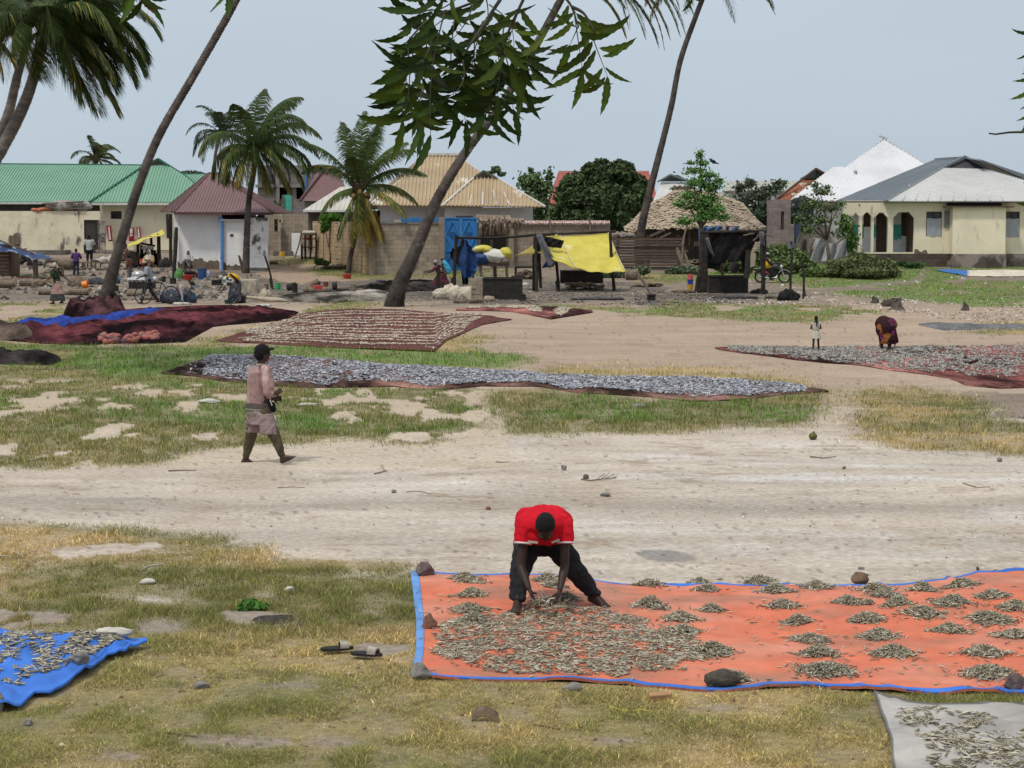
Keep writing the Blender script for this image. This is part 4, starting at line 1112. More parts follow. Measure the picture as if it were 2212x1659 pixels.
mb=MB();T1=P(2036,363,Ya+4.2);T2=P(2128,365,Ya+4.2);E1=P(1915,434.5,Er);E2=P(2430,434.5,Er);
roofp(mb,[E1,E2,P(2240,398,Ya+2.2),T2,T1],.13,.05,.035);build(mb,"front_roof",R_GREY,rh)
PK=P(2082,340,Ya+5.2);RS=P(2022,344,Ya+10.5);EL=P(1806,434,Ya+9)
mb=MB();roofp(mb,[EL,E1,T1,PK,RS],.16,.04,.03);roofp(mb,[PK,T2,P(2240,398,Ya+2.2),E2,E2+Vector((0,10,0)),RS+Vector((3,1,0))],.16,.04,.03,eave=(3,4));build(mb,"side_roof",R_BLUEG,rh)  # side slopes in a darker blue grey than the front slope
mb=MB();mb.prism([T1+Vector((-.3,.1,-.1)),T2+Vector((.3,.1,-.1)),PK],(0,.25,0));build(mb,"gable_vent",M("gable_shadow",(.07,.07,.075)),rh)  # gable panel coloured dark to carry its own shadow
mb=MB();mb.beam(E1,T1,.14,.1);mb.beam(T1,PK+Vector((0,-.3,.05)),.16,.12);mb.beam(PK+Vector((0,-.3,.05)),T2+Vector((.2,0,0)),.16,.12);mb.beam(T2,P(2240,398,Ya+2.1),.14,.1);mb.beam(PK,RS,.2,.12);build(mb,"ridge_cap",M("ridge_zinc",(.14,.16,.17),(.2,.22,.23),3,rough=.5),rh)
for k in range(9):
    px=1950+k*27
    seg(rh,"sheet_lap",P(px,433,Er-.02),P(px+(2080-px)*.12,400,Ya+1.9),.03,.1,M("lap",(.62,.62,.6)))
mb=MB();mb.beam(P(1806,436,Er+.3),P(2430,436,Er+.05),.05,.1);build(mb,"fascia_board",M("fascia_grey_brown",(.2,.19,.17)),rh)  # dull grey brown strip along the eave
# far grey roof corner at the frame edge
Yb=150.
er=simple_house("grey_edge_roof","corner of a grey roof far right behind the veranda house",Yb,2230)
mb=MB();roofp(mb,[P(2140,440,Yb),P(2500,440,Yb),P(2400,360,Yb+7),P(2250,360,Yb+7)],.25);build(mb,"roof",R_BLUEG,er)
mb=MB();mb.box(PX(2160,440,Yb),PX(2480,440,Yb),Yb+.5,Yb+6,1.3,PZ(441,Yb));build(mb,"wall",CREAM,er)
# water tank on block stand, white sheets, small wall
tt=At(1738,545,117.)
t_=thing("water_tank","black plastic water tank on a plastered block stand beside the bush","water tank",tt.o)
mb=MB();c=tt(1738,484);r=25*tt.s;h=(484-428)*tt.s
mb.lathe(c+Vector((0,1,0)),[(r,0),(r,h*.3),(r*1.03,h*.32),(r,h*.34),(r,h*.6),(r*1.03,h*.62),(r,h*.64),(r,h*.9),(r*.8,h),(r*.3,h*1.04),(r*.3,h*1.1),(0,h*1.1)],24);build(mb,"tank",M("black_plastic",(.012,.013,.014),(.02,.021,.023),2,rough=.45),t_,smooth=True)
mb=MB();mb.box(PX(1742,487,116),PX(1790,487,116),116,118.5,.3,PZ(487,116));build(mb,"stand",M("stand_render",(.24,.2,.18),(.18,.15,.13),2),t_)
t_=thing("graffiti_wall","low whitewashed wall with black scribbles behind the small trees","wall",At(1835,545,116).o)
mb=MB();mb.box(PX(1790,487,116.5),PX(1824,487,116.5),116.5,116.8,.3,PZ(487,116.5));build(mb,"wall",M("whitewash",(.6,.6,.57),(.5,.5,.47),2),t_)
mb=MB()
for k in range(16):
    p=P(1795+random.uniform(0,24),492+random.uniform(0,20),116.48);mb.tube([p,p+Vector((random.uniform(-.15,.15),0,random.uniform(-.2,.2))),p+Vector((random.uniform(-.2,.2),0,random.uniform(-.2,.1)))],.015,4)
build(mb,"scribble",DARK,t_)
tt=At(1790,565,111.5)
t_=thing("white_sheet_screen","grey white plastic sheets draped over leaning poles under the small tree","sheet screen",tt.o)
mb=MB();g_=[]
for i in range(12):
    v=i/11;row=[]
    for j in range(30):
        u=j/29;px=1752+78*u;top=512+14*math.sin(u*3.1)*(1 if u>.3 else .4)-(10 if u>.95 else 0);bot=566-6*u
        row.append(tt(px+2*math.sin(v*5+u*9),top+(bot-top)*v,.22*math.sin(u*19+v*4)+.1*math.sin(u*47+v*11)))
    g_.append(row)
mb.grid(g_);build(mb,"sheet",M("dirty_white_sheet",(.46,.46,.47),(.34,.34,.35),2,bump=.02),t_,smooth=True)
mb=MB();mb.grid([[tt(1716+36*j/12,515+(10 if j<4 else 0)+(48)*i/8,.3*math.sin(j*.9+i*.3)) for j in range(13)] for i in range(9)]);build(mb,"brown_sheet",M("brown_sack",(.24,.20,.165),(.15,.125,.1),2.5),t_,smooth=True)
for a_,b_ in(((1715,545),(1730,500)),((1742,560),(1760,515)),((1803,530),(1824,512)),((1788,516),(1780,500))):mb=MB();mb.tube([tt(*a_,-.2),tt(*b_,-.2)],.05,6);build(mb,"pole",WOOD,t_)
# ------------------------------------------------------------ palms
PALMG=M("palm_leaf",(0,0,0),attr='Col',scale=4,rough=.55,spec=.3,transl=.22,av=.12)
BARK=M("palm_bark",(.115,.095,.082),(.055,.045,.040),2.2,rough=.95,bump=.05,bscale=9,c3=(.30,.26,.23),s3=1.1,t3=(.6,.75))
BARK_G=M("palm_bark_grey",(.235,.20,.18),(.13,.11,.10),2.5,rough=.95,bump=.03,bscale=9,stretch=(1,1,2.5))
NUT=M("coconut_husk",(.30,.17,.05),(.16,.12,.04),4,rough=.6)
def catmull(pts,n):
    out_=[];P_=[pts[0]]+list(pts)+[pts[-1]]
    for i in range(1,len(P_)-2):
        a,b,c,d=P_[i-1:i+3]
        for k in range(n):
            t=k/n
            out_.append(0.5*((2*b)+(c-a)*t+(2*a-5*b+4*c-d)*t*t+(3*b-a-3*c+d)*t**3))
    out_.append(pts[-1]);return out_
def trunk(root,path,rads,mat,rings=True):
    pts=catmull([Vector(p) for p in path],14)
    rr=[];rads=[r*.82 for r in rads]
    n=len(pts)-1
    for i in range(len(pts)):
        t=i/n*(len(rads)-1);k=min(int(t),len(rads)-2);r=rads[k]+(rads[k+1]-rads[k])*(t-k)
        rr.append(r)
    # finer rings
    P2,R2=[],[]
    for i in range(n):
        m_=4
        for j in range(m_):
            t=j/m_;P2.append(pts[i].lerp(pts[i+1],t));r=rr[i]+(rr[i+1]-rr[i])*t
            R2.append(r*((1.09 if(i*m_+j)%2 else .94) if rings else 1)*random.uniform(.97,1.03))
    P2.append(pts[-1]);R2.append(rr[-1])
    mb=MB();mb.tube(P2,R2,14,jit=.04)
    return build(mb,"trunk",mat,root,smooth=True)
class Arr:
    def __init__(s):s.V=[];s.C=[]
    def quad(s,a,b,c,d,col):s.V+=[a,b,c,d];s.C+=[col]*4
    def make(s,name,mat,parent,k=4,**kw):
        V=np.array([tuple(v) for v in s.V]);F=np.arange(len(V)).reshape(-1,k)
        return npmesh(name,V,F,mat,colors=np.array(s.C),parent=parent,**kw)
def frond(A,base,d0,L,leaf,wind=Vector((0,0,0)),droop=1.0,col=(.06,.10,.02),n=46,wl=.035,hang=.95,yellow=0.0,rr=random):
    g=Vector((0,0,-1));p=Vector(base);d=Vector(d0).normalized()
    st=L/n;pts=[p.copy()];ds=[d.copy()]
    for i in range(n):
        s=i/n
        d=(d+(g*droop*(.35+1.3*s)+wind*(.3+s))*(1.6/n)).normalized()
        p=p+d*st;pts.append(p.copy());ds.append(d.copy())
    rc=tuple(c*1.7 for c in col)
    for i in range(0,n,2): # rachis as crossed strips
        w0=.03*(1-i/n)+.007;w1=.03*(1-(i+2)/n)+.007
        j=min(i+2,n)
        for u in(frame(ds[i])[0],frame(ds[i])[1]):A.quad(pts[i]-u*w0,pts[i]+u*w0,pts[j]+u*w1,pts[j]-u*w1,rc)
    for i in range(4,n+1):
        s=i/n;d=ds[i]
        side=d.cross(Vector((0,0,1)))
        if side.length<.05:side=d.cross(Vector((1,0,0)))
        side.normalize();up=side.cross(d).normalized()
        ll=leaf*(math.sin(math.pi*(.12+.80*s))**.7)*(1 if s<.9 else .75)
        for sg in(-1,1):
            for q in range(2):
                f=rr.uniform(-.5,.5)
                o=pts[i]+d*st*f
                dd=(side*sg*(.75)+d*(.5+.6*s)+up*.15+g*hang*.35+wind*.9+Vector((rr.uniform(-.12,.12),rr.uniform(-.12,.12),rr.uniform(-.12,.12)))).normalized()
                l=ll*rr.uniform(.8,1.1)
                m1=o+dd*l*.5;d2=(dd+g*hang*rr.uniform(.5,1.1)+wind*.5).normalized();e=m1+d2*l*.5
                wv=d.lerp(up,.3).normalized()*wl*.5
                t=rr.uniform(.6,1.45)
                c=tuple(k*t for k in col)
                if yellow and rr.random()<yellow*(.4+s):c=(.34*t,.23*t,.035)
                A.quad(o-wv,o+wv,m1+wv*.9,m1-wv*.9,c);A.quad(m1-wv*.9,m1+wv*.9,e+wv*.15,e-wv*.15,c)
def crown(root,c,fr,leaf,wind,name="crown",hang=.95,col=(.055,.085,.022),n=44,wl=.05,mat=None):
    """fr: list of (azimuth deg, elevation deg, length, droop, yellow)"""
    A=Arr()
    for az,el,L,dr,ye in fr:
        a,e_=R(az),R(el)
        d=Vector((math.cos(a)*math.cos(e_),math.sin(a)*math.cos(e_),math.sin(e_)))
        t=random.uniform(.8,1.2)
        frond(A,c+d*.1,d,L,leaf,wind,dr,tuple(k*t for k in col),n=n,wl=wl,yellow=ye,hang=hang)
    return A.make(name,mat or PALMG,root)
def palm(label,base,path,rads,fr,leaf,wind,name="coconut_palm",mat=None,group=None,nuts=True,shrink=1.0,**k):
    t=thing(name,label,"palm tree",base,group=group)
    trunk(t,path,rads,mat or BARK)
    c=Vector(path[-1])
    crown(t,c,[(a_,b_,c__*shrink,d_,e_) for a_,b_,c__,d_,e_ in fr],leaf,wind,**k)
    mb=MB()
    for i in range(9 if nuts else 3):
        a=i*.8+(0 if nuts else 2);mb.ell(c+Vector((math.cos(a)*rads[-1]*1.8,math.sin(a)*rads[-1]*1.8,-.25-.12*(i%3))),(.13,.13,.16) if nuts else(.08,.08,.1),8,6)
    build(mb,"coconut_cluster",NUT,t,smooth=True)
    mb=MB()
    for i in range(12):
        a=i*.55;d=Vector((math.cos(a),math.sin(a),.2));mb.beam(c-Vector((0,0,.3))+d*rads[-1]*.6,c+d*rads[-1]*2.6+Vector((0,0,.25)),.14,.05)
    build(mb,"leaf_base",M("leaf_base",(.16,.11,.065),(.08,.06,.04),4),t)
    return t
random.seed(21)
# front left leaning palm whose crown is above the frame
A=At(224,656);c_=A.o
pa_=palm("tall palm leaning right out of the dark net heap, crown above the frame",c_,[c_-Vector((0,0,.2)),A(240,600),A(262,520,.2),A(300,400,.5),A(345,290,.9),A(420,160,1.2),A(505,10,1.6),A(560,-110,1.8),A(600,-200,2)],
     [.40,.29,.235,.215,.20,.19,.18,.175,.17],[(az,el,4.2,.9,.1) for az,el in zip(range(0,360,18),[60,20,40,5]*5)],.8,Vector((.25,0,0)),n=30,mat=BARK)
# central leaning palm
A=At(848,662);c_=A.o
palm("thick palm leaning right beside the block compound wall, top hidden behind the hanging leaves",c_,[c_-Vector((0,0,.3)),A(862,620),A(898,540,.2),A(945,430,.5),A(1005,330,.9),A(1090,215,1.3),A(1168,80,1.7),A(1212,-2,2),A(1238,-48,2.1)],
     [.54,.37,.29,.245,.215,.195,.18,.17,.16],
     [(-60,20,4.6,1.9,0),(-10,35,5.8,1.75,0),(-30,40,5.6,1.9,.1),(-5,12,4.8,1.6,.2),(-20,20,5.4,1.7,0),(10,25,5.6,1.7,0),(0,0,4.4,1.5,.1),(-40,5,4.4,1.6,0),(200,50,4,1,0),(150,30,4,1,0),(90,50,4,1,0),(250,60,4,1,0),(60,20,4,1,0),(120,70,4,1,0),(-5,-25,3.0,1.2,.5),(-90,35,4.0,1.3,0),(300,70,4,.9,0)],.75,Vector((.3,0,0)),n=40,mat=BARK)
# dead brown frond hanging from it
A2=Arr();frond(A2,A(1245,-50,2.0),Vector((.85,-.1,.2)),5.0,.55,Vector((.1,0,0)),1.9,(.12,.06,.045),n=40,wl=.05,hang=1.6)
A2.make("dead_frond",PALMG,bpy.data.objects["coconut_palm.001"])
# right tall palm
A=At(1383,545,112.);c_=A.o
palm("tall slender palm rising behind the plank wall to the top of the frame",c_,[c_-Vector((0,0,.2)),A(1385,500),A(1402,420),A(1425,330),A(1450,230),A(1470,130),A(1505,30),A(1520,-10),A(1532,-60)],
     [.38,.29,.25,.22,.20,.185,.175,.165,.16],[(az,el,4.6,1.1,.1) for az,el in zip(range(0,360,22),[50,10,30,0]*5)],.9,Vector((.2,0,0)),n=34,mat=BARK)
# far left pair
A=At(-260,790,43.);c_=A.o
big=[(8,-35,2.8,.9,.1),(-35,-40,2.8,.8,.1),(-15,25,3.0,1.7,.05),(-55,-30,2.8,.8,.1),(15,35,3.3,1.7,.0),(5,45,3.6,1.5,.03),(-12,30,3.4,1.55,.05),(-40,40,3.3,1.6,.05),(-65,15,2.6,1.5,.05),(30,10,3.0,1.4,.03),(-20,5,2.6,1.5,.1),(-80,35,3.0,1.5,0),(-110,20,2.6,1.5,.1),(60,40,3,1.4,0),(-50,-15,2.4,1.3,.15),(20,65,3.8,1.35,0),(100,50,3,1.2,0),(160,45,3,1.2,0),(200,30,2.6,1.3,0),(-5,-20,2.2,1.3,.1),(40,-5,2.6,1.3,0),(-95,-10,2.2,1.3,.1),(0,20,3.2,1.5,0),(-30,60,3.7,1.5,0),(-140,30,2.7,1.4,.1)]
palm("thicker of the two palms at the top left corner, crown of dark windblown fronds",c_,[c_,A(-170,620),A(-60,430),A(15,300),A(55,218),A(82,135),A(100,62)],
     [.26,.19,.17,.16,.15,.135,.115],big,.9,Vector((.30,0,-.05)),n=84,wl=.034,shrink=.76,mat=BARK_G,nuts=False)
A=At(-330,770,46.);c_=A.o
palm("thinner of the two palms at the top left corner, standing behind the thicker one",c_,[c_,A(-190,560),A(-70,400),A(8,270),A(36,170),A(58,85),A(66,-10)],
     [.24,.17,.15,.135,.12,.11,.10],[(a,e,l*.9,d,y) for a,e,l,d,y in big[::2]]+[(180,20,2.7,1.5,.2),(230,0,2.7,1.5,.2),(210,-20,2.2,1.2,.3)],.8,Vector((.4,0,-.05)),n=60,wl=.036,shrink=.74,mat=BARK_G,nuts=False)
A=At(-300,760,48.);c_=A.o
palm("palm outside the left edge, only its hanging yellow green frond tips in view",c_,[c_,A(-230,500),A(-140,250),A(-95,60)],
     [.26,.2,.18,.14],[(-10,20,2.5,1.9,.4),(10,0,2.0,1.7,.4),(-40,10,2.4,1.7,.4),(30,30,2.6,2.0,.3),(90,40,2.5,1.3,.1),(180,30,2.5,1.3,.1),(-90,40,2.5,1.3,.1)],.7,Vector((.1,0,0)),n=40,wl=.03,mat=BARK_G)
# medium palm right of the white house
A=At(531,590);c_=A.o
fr=[(-8,40,4.0,1.25,0),(10,55,4.2,1.2,0),(-25,20,3.9,1.3,.05),(-15,0,3.6,1.3,.1),(-50,10,3.6,1.4,.1),(170,25,3.6,1.7,.1),(190,45,3.9,1.5,.02),(215,15,3.4,1.7,.1),(150,10,3.4,1.6,.1),(-90,30,3.4,1.4,0),(-75,-15,3.4,1.2,.25),(-100,0,3.4,1.3,.2),(60,70,4.0,.9,0),(-120,60,4.0,.9,0),(110,75,3.8,.8,0),(0,75,4.0,.9,0),(-40,60,4.2,1.1,0),(80,30,3.6,1.2,0),(-60,-35,2.8,.9,.4),(-20,-30,3.0,.9,.3),(230,-20,2.8,1.1,.3),(30,25,3.8,1.2,0)]
palm("medium palm with full drooping crown standing in front of the white plastered house",c_,[c_-Vector((0,0,.1)),A(533,520),A(537,440),A(548,370),A(552,322)],
     [.26,.21,.19,.18,.17],[(a_,b_,c__*1.12,d_*1.15,e_) for a_,b_,c__,d_,e_ in fr],1.15,Vector((.30,0,0)),n=56,wl=.052,shrink=.88,hang=2.0,mat=BARK,nuts=False)
# small palm with yellow hanging fronds
A=At(752,588,108);c_=A.o
fr=[(95,80,4.1,.35,0),(60,72,3.9,.45,0),(130,68,3.9,.5,0),(20,62,3.6,.7,0),(-60,72,3.7,.5,0),(165,45,3.6,1.0,.05),(190,55,3.9,.75,0),(-8,38,3.8,.8,.05),(5,15,3.5,1.0,.15),(-20,-5,3.1,.9,.4),(180,-5,2.9,1.1,.1),(-90,-35,3.2,.8,.25),(-75,-50,3.2,.6,.7),(-110,-55,3.3,.6,.3),(-40,-50,3.1,.7,.9),(-60,-62,3.2,.5,.9),(200,-55,2.9,.5,.2),(-100,50,3.4,.8,0),(-25,55,3.9,.8,0)]
palm("small palm with yellow hanging lower fronds at the corner of the compound wall",c_,[c_-Vector((0,0,.1)),A(756,560),A(767,510),A(774,460),A(777,405)],
     [.20,.15,.14,.17,.26],fr,.95,Vector((.12,0,0)),n=54,wl=.055,hang=1.6,col=(.075,.11,.028),mat=BARK)
# distant palms
A=At(458,500,150.);c_=A.o
fr=[(az,el,3.6,1.5,0) for az,el in zip(range(-100,260,17),[65,30,10,45,70,-10,25]*4)]
palm("slim distant palm above the maroon roof",c_,[c_,A(460,400),A(466,330),A(478,290)],[.16,.15,.14,.16],fr,.7,Vector((.3,0,0)),n=28,wl=.06,shrink=.85,nuts=False,mat=BARK_G,col=(.06,.085,.045))
A=At(210,500,160.);c_=A.o
fr=[(az,el,3.4,1.5,.06) for az,el in zip(range(-100,260,17),[65,30,10,45,70,5,25]*4)]
palm("distant palm crown rising behind the long green roof",c_,[c_,A(208,400),A(207,345)],[.18,.17,.2],fr,.7,Vector((.7,0,0)),n=28,wl=.06,shrink=.68,nuts=False,mat=BARK_G,col=(.085,.11,.045))
A=At(413,500,190.);c_=A.o
palm("tiny palm tip peeking over the lower green ridge",c_,[c_,A(413,376)],[.15,.2],[(az,30,1.6,1.2,0) for az in range(0,360,45)],.5,Vector((.4,0,0)),n=16,wl=.07,mat=BARK_G,col=(.07,.10,.06))
# ------------------------------------------------------------ broadleaf trees and bushes
LEAF=M("tree_leaf",(0,0,0),attr='Col',scale=1.5,rough=.6,spec=.25,transl=.2,av=.15)
TBARK=M("tree_bark",(.17,.13,.10),(.09,.07,.055),4,rough=.95,bump=.02)
def foliage(root,blobs,n,size,col,name="crown",var=.45,drop=0.0,seed=1,surf=.55,airy=False):
    """blobs: (centre, (rx,ry,rz)) ; leaves scattered through each blob, mostly near its surface"""
    g=np.random.default_rng(seed)
    vol=np.array([b[1][0]*b[1][1]*b[1][2] for b in blobs])**.66;k=g.choice(len(blobs),n,p=vol/vol.sum())
    C=np.array([tuple(b[0]) for b in blobs])[k];Rr=np.array([b[1] for b in blobs])[k]
    d=g.normal(size=(n,3));d/=np.linalg.norm(d,axis=1)[:,None]
    lump=.8+.4*vn(d[:,0]*2.5+k*3.1+20,d[:,2]*2.5+d[:,1]*2+20,3)
    r=g.uniform(0,1,n)**(1-surf)*lump
    if airy:r=np.abs(g.normal(size=n))*.55*(.6+.9*vn(d[:,0]*4+k*5.1+20,d[:,2]*4+d[:,1]*3+20,4))
    p=C+d*Rr*r[:,None]
    p[:,2]-=drop*g.random(n)
    nrm=d*.6+g.normal(size=(n,3))*.6+np.array([0,0,.35]);nrm/=np.linalg.norm(nrm,axis=1)[:,None]
    a=np.cross(nrm,g.normal(size=(n,3)));a/=np.linalg.norm(a,axis=1)[:,None];b=np.cross(nrm,a)
    s=size*g.uniform(.6,1.5,n)[:,None]
    V=np.stack([p-a*s*.5,p+b*s*.32,p+a*s*.5-nrm*s*.12,p-b*s*.32],1)
    t=g.uniform(1-var,1+var,n)*(.75+.5*vn(p[:,0]*1.1,p[:,2]*1.1+p[:,1],7))
    c=np.array(col)[None]*t[:,None]
    return npmesh(name,V.reshape(-1,3),np.arange(n*4).reshape(n,4),LEAF,colors=np.repeat(c,4,0),parent=root)
def limbs(root,base,tops,r0,mat=None,wob_=.2):
    mb=MB();base=Vector(base)
    fork=base.lerp(Vector(tops[0]),.35);fork.x=base.x+(fork.x-base.x)*.5
    mb.tube([base-Vector((0,0,.1)),base.lerp(fork,.5)+Vector((wob_*.3,0,0)),fork],[r0*1.2,r0,r0*.85],8,jit=.08)
    for t in tops:
        t=Vector(t);m_=fork.lerp(t,.5)+Vector((random.uniform(-wob_,wob_),random.uniform(-wob_,wob_),wob_*.5))
        mb.tube([fork,m_,t],[r0*.6,r0*.4,r0*.12],6,jit=.08)
    return build(mb,"trunk",mat or TBARK,root,smooth=True)
def tree(label,A,blobs,n,size,col,tops=None,r0=.15,cat="tree",name="tree",**k):
    t=thing(name,label,cat,A.o)
    bl=[(A(b[0],b[1],b[4] if len(b)>4 else 0),(b[2]*A.s,b[3 if len(b)<6 else 5]*A.s if False else max(b[2],b[3])*A.s*.8,b[3]*A.s)) for b in blobs]
    limbs(t,A.o,[b[0] for b in(bl if tops is None else[(A(*q),0) for q in tops])][:9],r0)
    foliage(t,bl,n,size,col,**k)
    return t
A=At(1300,540,135.)
tree("large dense dark green mango tree in front of the red roof",A,[(1305,398,42,42),(1340,372,34,24,-.5),(1285,372,30,22),(1250,400,36,28),(1365,405,34,30),(1235,440,34,34,-1),(1380,445,32,34),(1300,440,50,40,-1.5),(1270,470,40,26,-1.5),(1340,470,40,28,-1.5),(1215,470,26,24),(1395,475,20,24),(1380,425,20,24,-1),(1262,425,24,20,-2),(1320,420,26,20,-2),(1350,440,24,18,-2),(1240,470,22,16,-2),(1300,350,16,6),(1215,415,14,14)],30000,.34,(.07,.105,.04),r0=.4,name="mango_tree",seed=2,var=.6,surf=.75)
A=At(1170,540,138.)
tree("light green tree between the tan roof and the mango tree",A,[(1150,388,26,16),(1135,400,16,14),(1172,405,26,20),(1165,440,30,28),(1185,470,22,18),(1150,470,20,20),(1128,385,8,8),(1188,378,8,14),(1146,368,7,8)],7500,.24,(.13,.20,.075),r0=.2,seed=3,surf=.4,name="light_green_tree",airy=True)
A=At(1024,540,150.)
tree("thin leafy treetop peeking over the right side of the tan roof",A,[(1072,366,10,7),(1060,372,8,4),(1083,376,9,5)],420,.22,(.11,.17,.08),r0=.1,seed=4,name="treetop")
A=At(1515,520,112.)
tree("slender light green feathery tree standing behind the black shelter",A,[(1513,335,10,12),(1520,352,18,9),(1500,368,26,8),(1530,378,26,10),(1510,395,32,12),(1538,405,26,14),(1490,420,24,14),(1530,430,34,16),(1508,445,32,16),(1545,452,30,14),(1470,440,18,12),(1560,470,20,12),(1520,468,34,12),(1480,478,22,10),(1552,392,14,10),(1495,395,14,8),(1492,352,12,5)],8500,.16,(.13,.25,.07),r0=.14,seed=5,surf=.35,name="feathery_tree",airy=True,tops=[(1513,330),(1500,380),(1540,390),(1480,430),(1560,450),(1535,430)])
A=At(1620,540,135.)
tree("hazy grey green tree with drooping pods right of the feathery tree",A,[(1600,405,16,14),(1622,395,14,12),(1640,420,22,18),(1615,430,24,18),(1660,410,18,16),(1650,440,20,24),(1680,395,12,8),(1625,460,26,20)],4500,.22,(.095,.12,.075),r0=.15,seed=6,surf=.3,name="grey_green_tree",airy=True)
A=At(1650,545,128.)
tree("dense bluish green thicket beside the thatched roof's right end",A,[(1645,470,18,26),(1660,500,14,26),(1635,500,16,20),(1655,450,14,18)],5000,.22,(.05,.09,.045),r0=.1,seed=7,name="thicket")
A=At(1683,430,138.)
tree("small light tree in front of the rusty roof",At(1683,540,137.),[(1690,395,14,9),(1682,405,16,8),(1672,412,10,10)],800,.2,(.10,.16,.07),r0=.08,seed=8,name="light_tree",airy=True)
A=At(1790,575,109.)
tree("scraggly small tree growing over the white plastic sheets",A,[(1760,400,18,9),(1775,415,26,10),(1758,440,30,16),(1730,470,20,16),(1790,450,28,12),(1770,475,30,16),(1812,440,14,8),(1745,495,20,16),(1785,405,12,7),(1740,445,16,14)],3600,.16,(.13,.18,.08),r0=.10,seed=9,surf=.3,name="scraggly_tree",airy=True,tops=[(1765,395),(1740,450),(1800,430),(1780,470),(1815,445),(1730,480)])
A=At(1835,575,112.)
tree("upright bright green shrub before the veranda arches",A,[(1828,490,16,24),(1838,520,16,22),(1830,540,16,16),(1822,470,8,10)],3600,.17,(.11,.19,.05),r0=.08,seed=10,cat="shrub",name="shrub",airy=True)
A=At(1840,600)
tree("broad rounded bush in front of the veranda house",A,[(1820,575,34,20),(1860,572,44,24,.5),(1905,578,34,20,.5),(1870,588,50,12,-.5),(1800,585,26,14),(1930,588,20,10),(1850,556,26,12,.6)],13000,.15,(.12,.145,.055),r0=.07,seed=11,cat="bush",name="bush",surf=.5)
A=At(1690,590)
tree("green bush behind the parked motorcycle",A,[(1680,545,30,20),(1650,555,22,22),(1715,560,34,22),(1740,575,26,16),(1690,570,40,18,-.5),(1660,580,26,14)],10000,.17,(.12,.17,.06),r0=.07,seed=12,cat="bush",name="bush",surf=.5)
A=At(1765,598)
tree("low bush between the pole and the broad rounded bush",A,[(1760,588,26,12),(1790,590,22,9),(1740,590,16,8)],4500,.15,(.12,.18,.055),r0=.05,seed=13,cat="bush",name="bush")
A=At(1600,590)
tree("leafy growth behind the black shelter",A,[(1585,572,30,14),(1610,575,26,14),(1560,575,22,12)],5000,.15,(.075,.125,.035),r0=.05,seed=14,cat="bush",name="bush")
A=At(1350,600)
tree("low blue green weeds at the foot of the plank wall",A,[(1330,590,20,9),(1360,590,24,9),(1385,584,20,9),(1312,594,12,7)],4000,.15,(.12,.16,.09),r0=.04,seed=15,cat="weeds",name="weed_clump")
A=At(1480,592)
tree("low blue green weeds beside the leaning planks left of the black shelter",A,[(1465,583,22,8),(1495,584,22,9),(1450,588,14,6)],3000,.15,(.12,.16,.09),r0=.04,seed=16,cat="weeds",name="weed_clump")
A=At(1965,580)
tree("broad leaved weed at the plinth of the veranda house",A,[(1965,572,14,5),(1950,570,10,4),(1985,573,10,4)],700,.25,(.07,.14,.05),r0=.03,seed=17,cat="weeds",name="weed_clump")
A=At(712,575,116.)
tree("bright green creeper spilling over the tan side wall",A,[(708,470,12,9),(722,468,16,7),(702,485,9,12),(735,474,10,5),(698,495,6,8)],2000,.2,(.09,.22,.03),r0=.05,seed=18,cat="creeper",name="creeper",tops=[(708,478),(722,472)])
A=At(675,583)
tree("small green bush at the foot of the tan side wall",A,[(690,565,10,7),(703,568,8,5)],1100,.17,(.07,.13,.04),r0=.03,seed=19,cat="bush",name="bush")
A=At(548,1318)
tree("small leafy green plant in the near turf",A,[(540,1302,20,8),(560,1308,22,6),(525,1310,14,6)],420,.055,(.07,.18,.03),r0=.006,seed=20,cat="plant",name="plant",surf=.2)
# background treeline fills
for(px,top,w_,lab,sd_) in((560,448,40,"low greenery behind the medium palm",31),(1255,500,50,"undergrowth at the foot of the mango tree",32),(1560,500,30,"bushes right of the thatched hut seen in the distance",33)):
    A=At(px,535,137.)
    tree(lab,A,[(px+random.uniform(-w_,w_),top+random.uniform(0,40),24,18) for _ in range(6)],4500,.25,(.05,.085,.03),r0=.08,seed=sd_,cat="bush",name="bush")
# ------------------------------------------------------------ neem tree whose hanging leaves cross the top of the frame
NEEM=M("neem_leaf",(0,0,0),attr='Col',scale=30,rough=.6,spec=.12,transl=.22,av=.2)
nt_=thing("neem_tree","near tree whose sickle shaped serrated leaves hang down over the top of the view","tree",Vector((3.4,1.2,0)))
random.seed(44)
VN,CN,FN=[],[],[]
def leaflet(o,d,dn,L,wd,col,curve):
    """sickle leaflet from o along d, face normal dn, bending by curve"""
    d=Vector(d).normalized();dn=(dn-d*dn.dot(d)).normalized();s=d.cross(dn).normalized()
    n=11;b=len(VN);p=Vector(o);dd=d.copy()
    for i in range(n+1):
        t=i/n
        prof=(math.sin(math.pi*min(1,t*1.02))**.75)*(1.15-.55*t) if t<1 else 0
        hw=wd*prof*(1.14 if i%2 else .86)
        c=(p+s*hw,p.copy()-dn*0,p-s*hw*.85)
        for j,q in enumerate(c):VN.append(q+dn*(abs(j-1)*wd*.22));CN.append(tuple(k*(1.35 if j==1 else 1) for k in col))
        dd=(dd+s*curve/n+dn*random.uniform(-.02,.02)).normalized();s=dd.cross(dn).normalized()
        p=p+dd*L/n
    for i in range(n):
        for j in range(2):
            a=b+i*3+j;FN.append((a,a+1,a+4,a+3))
tw=MB()
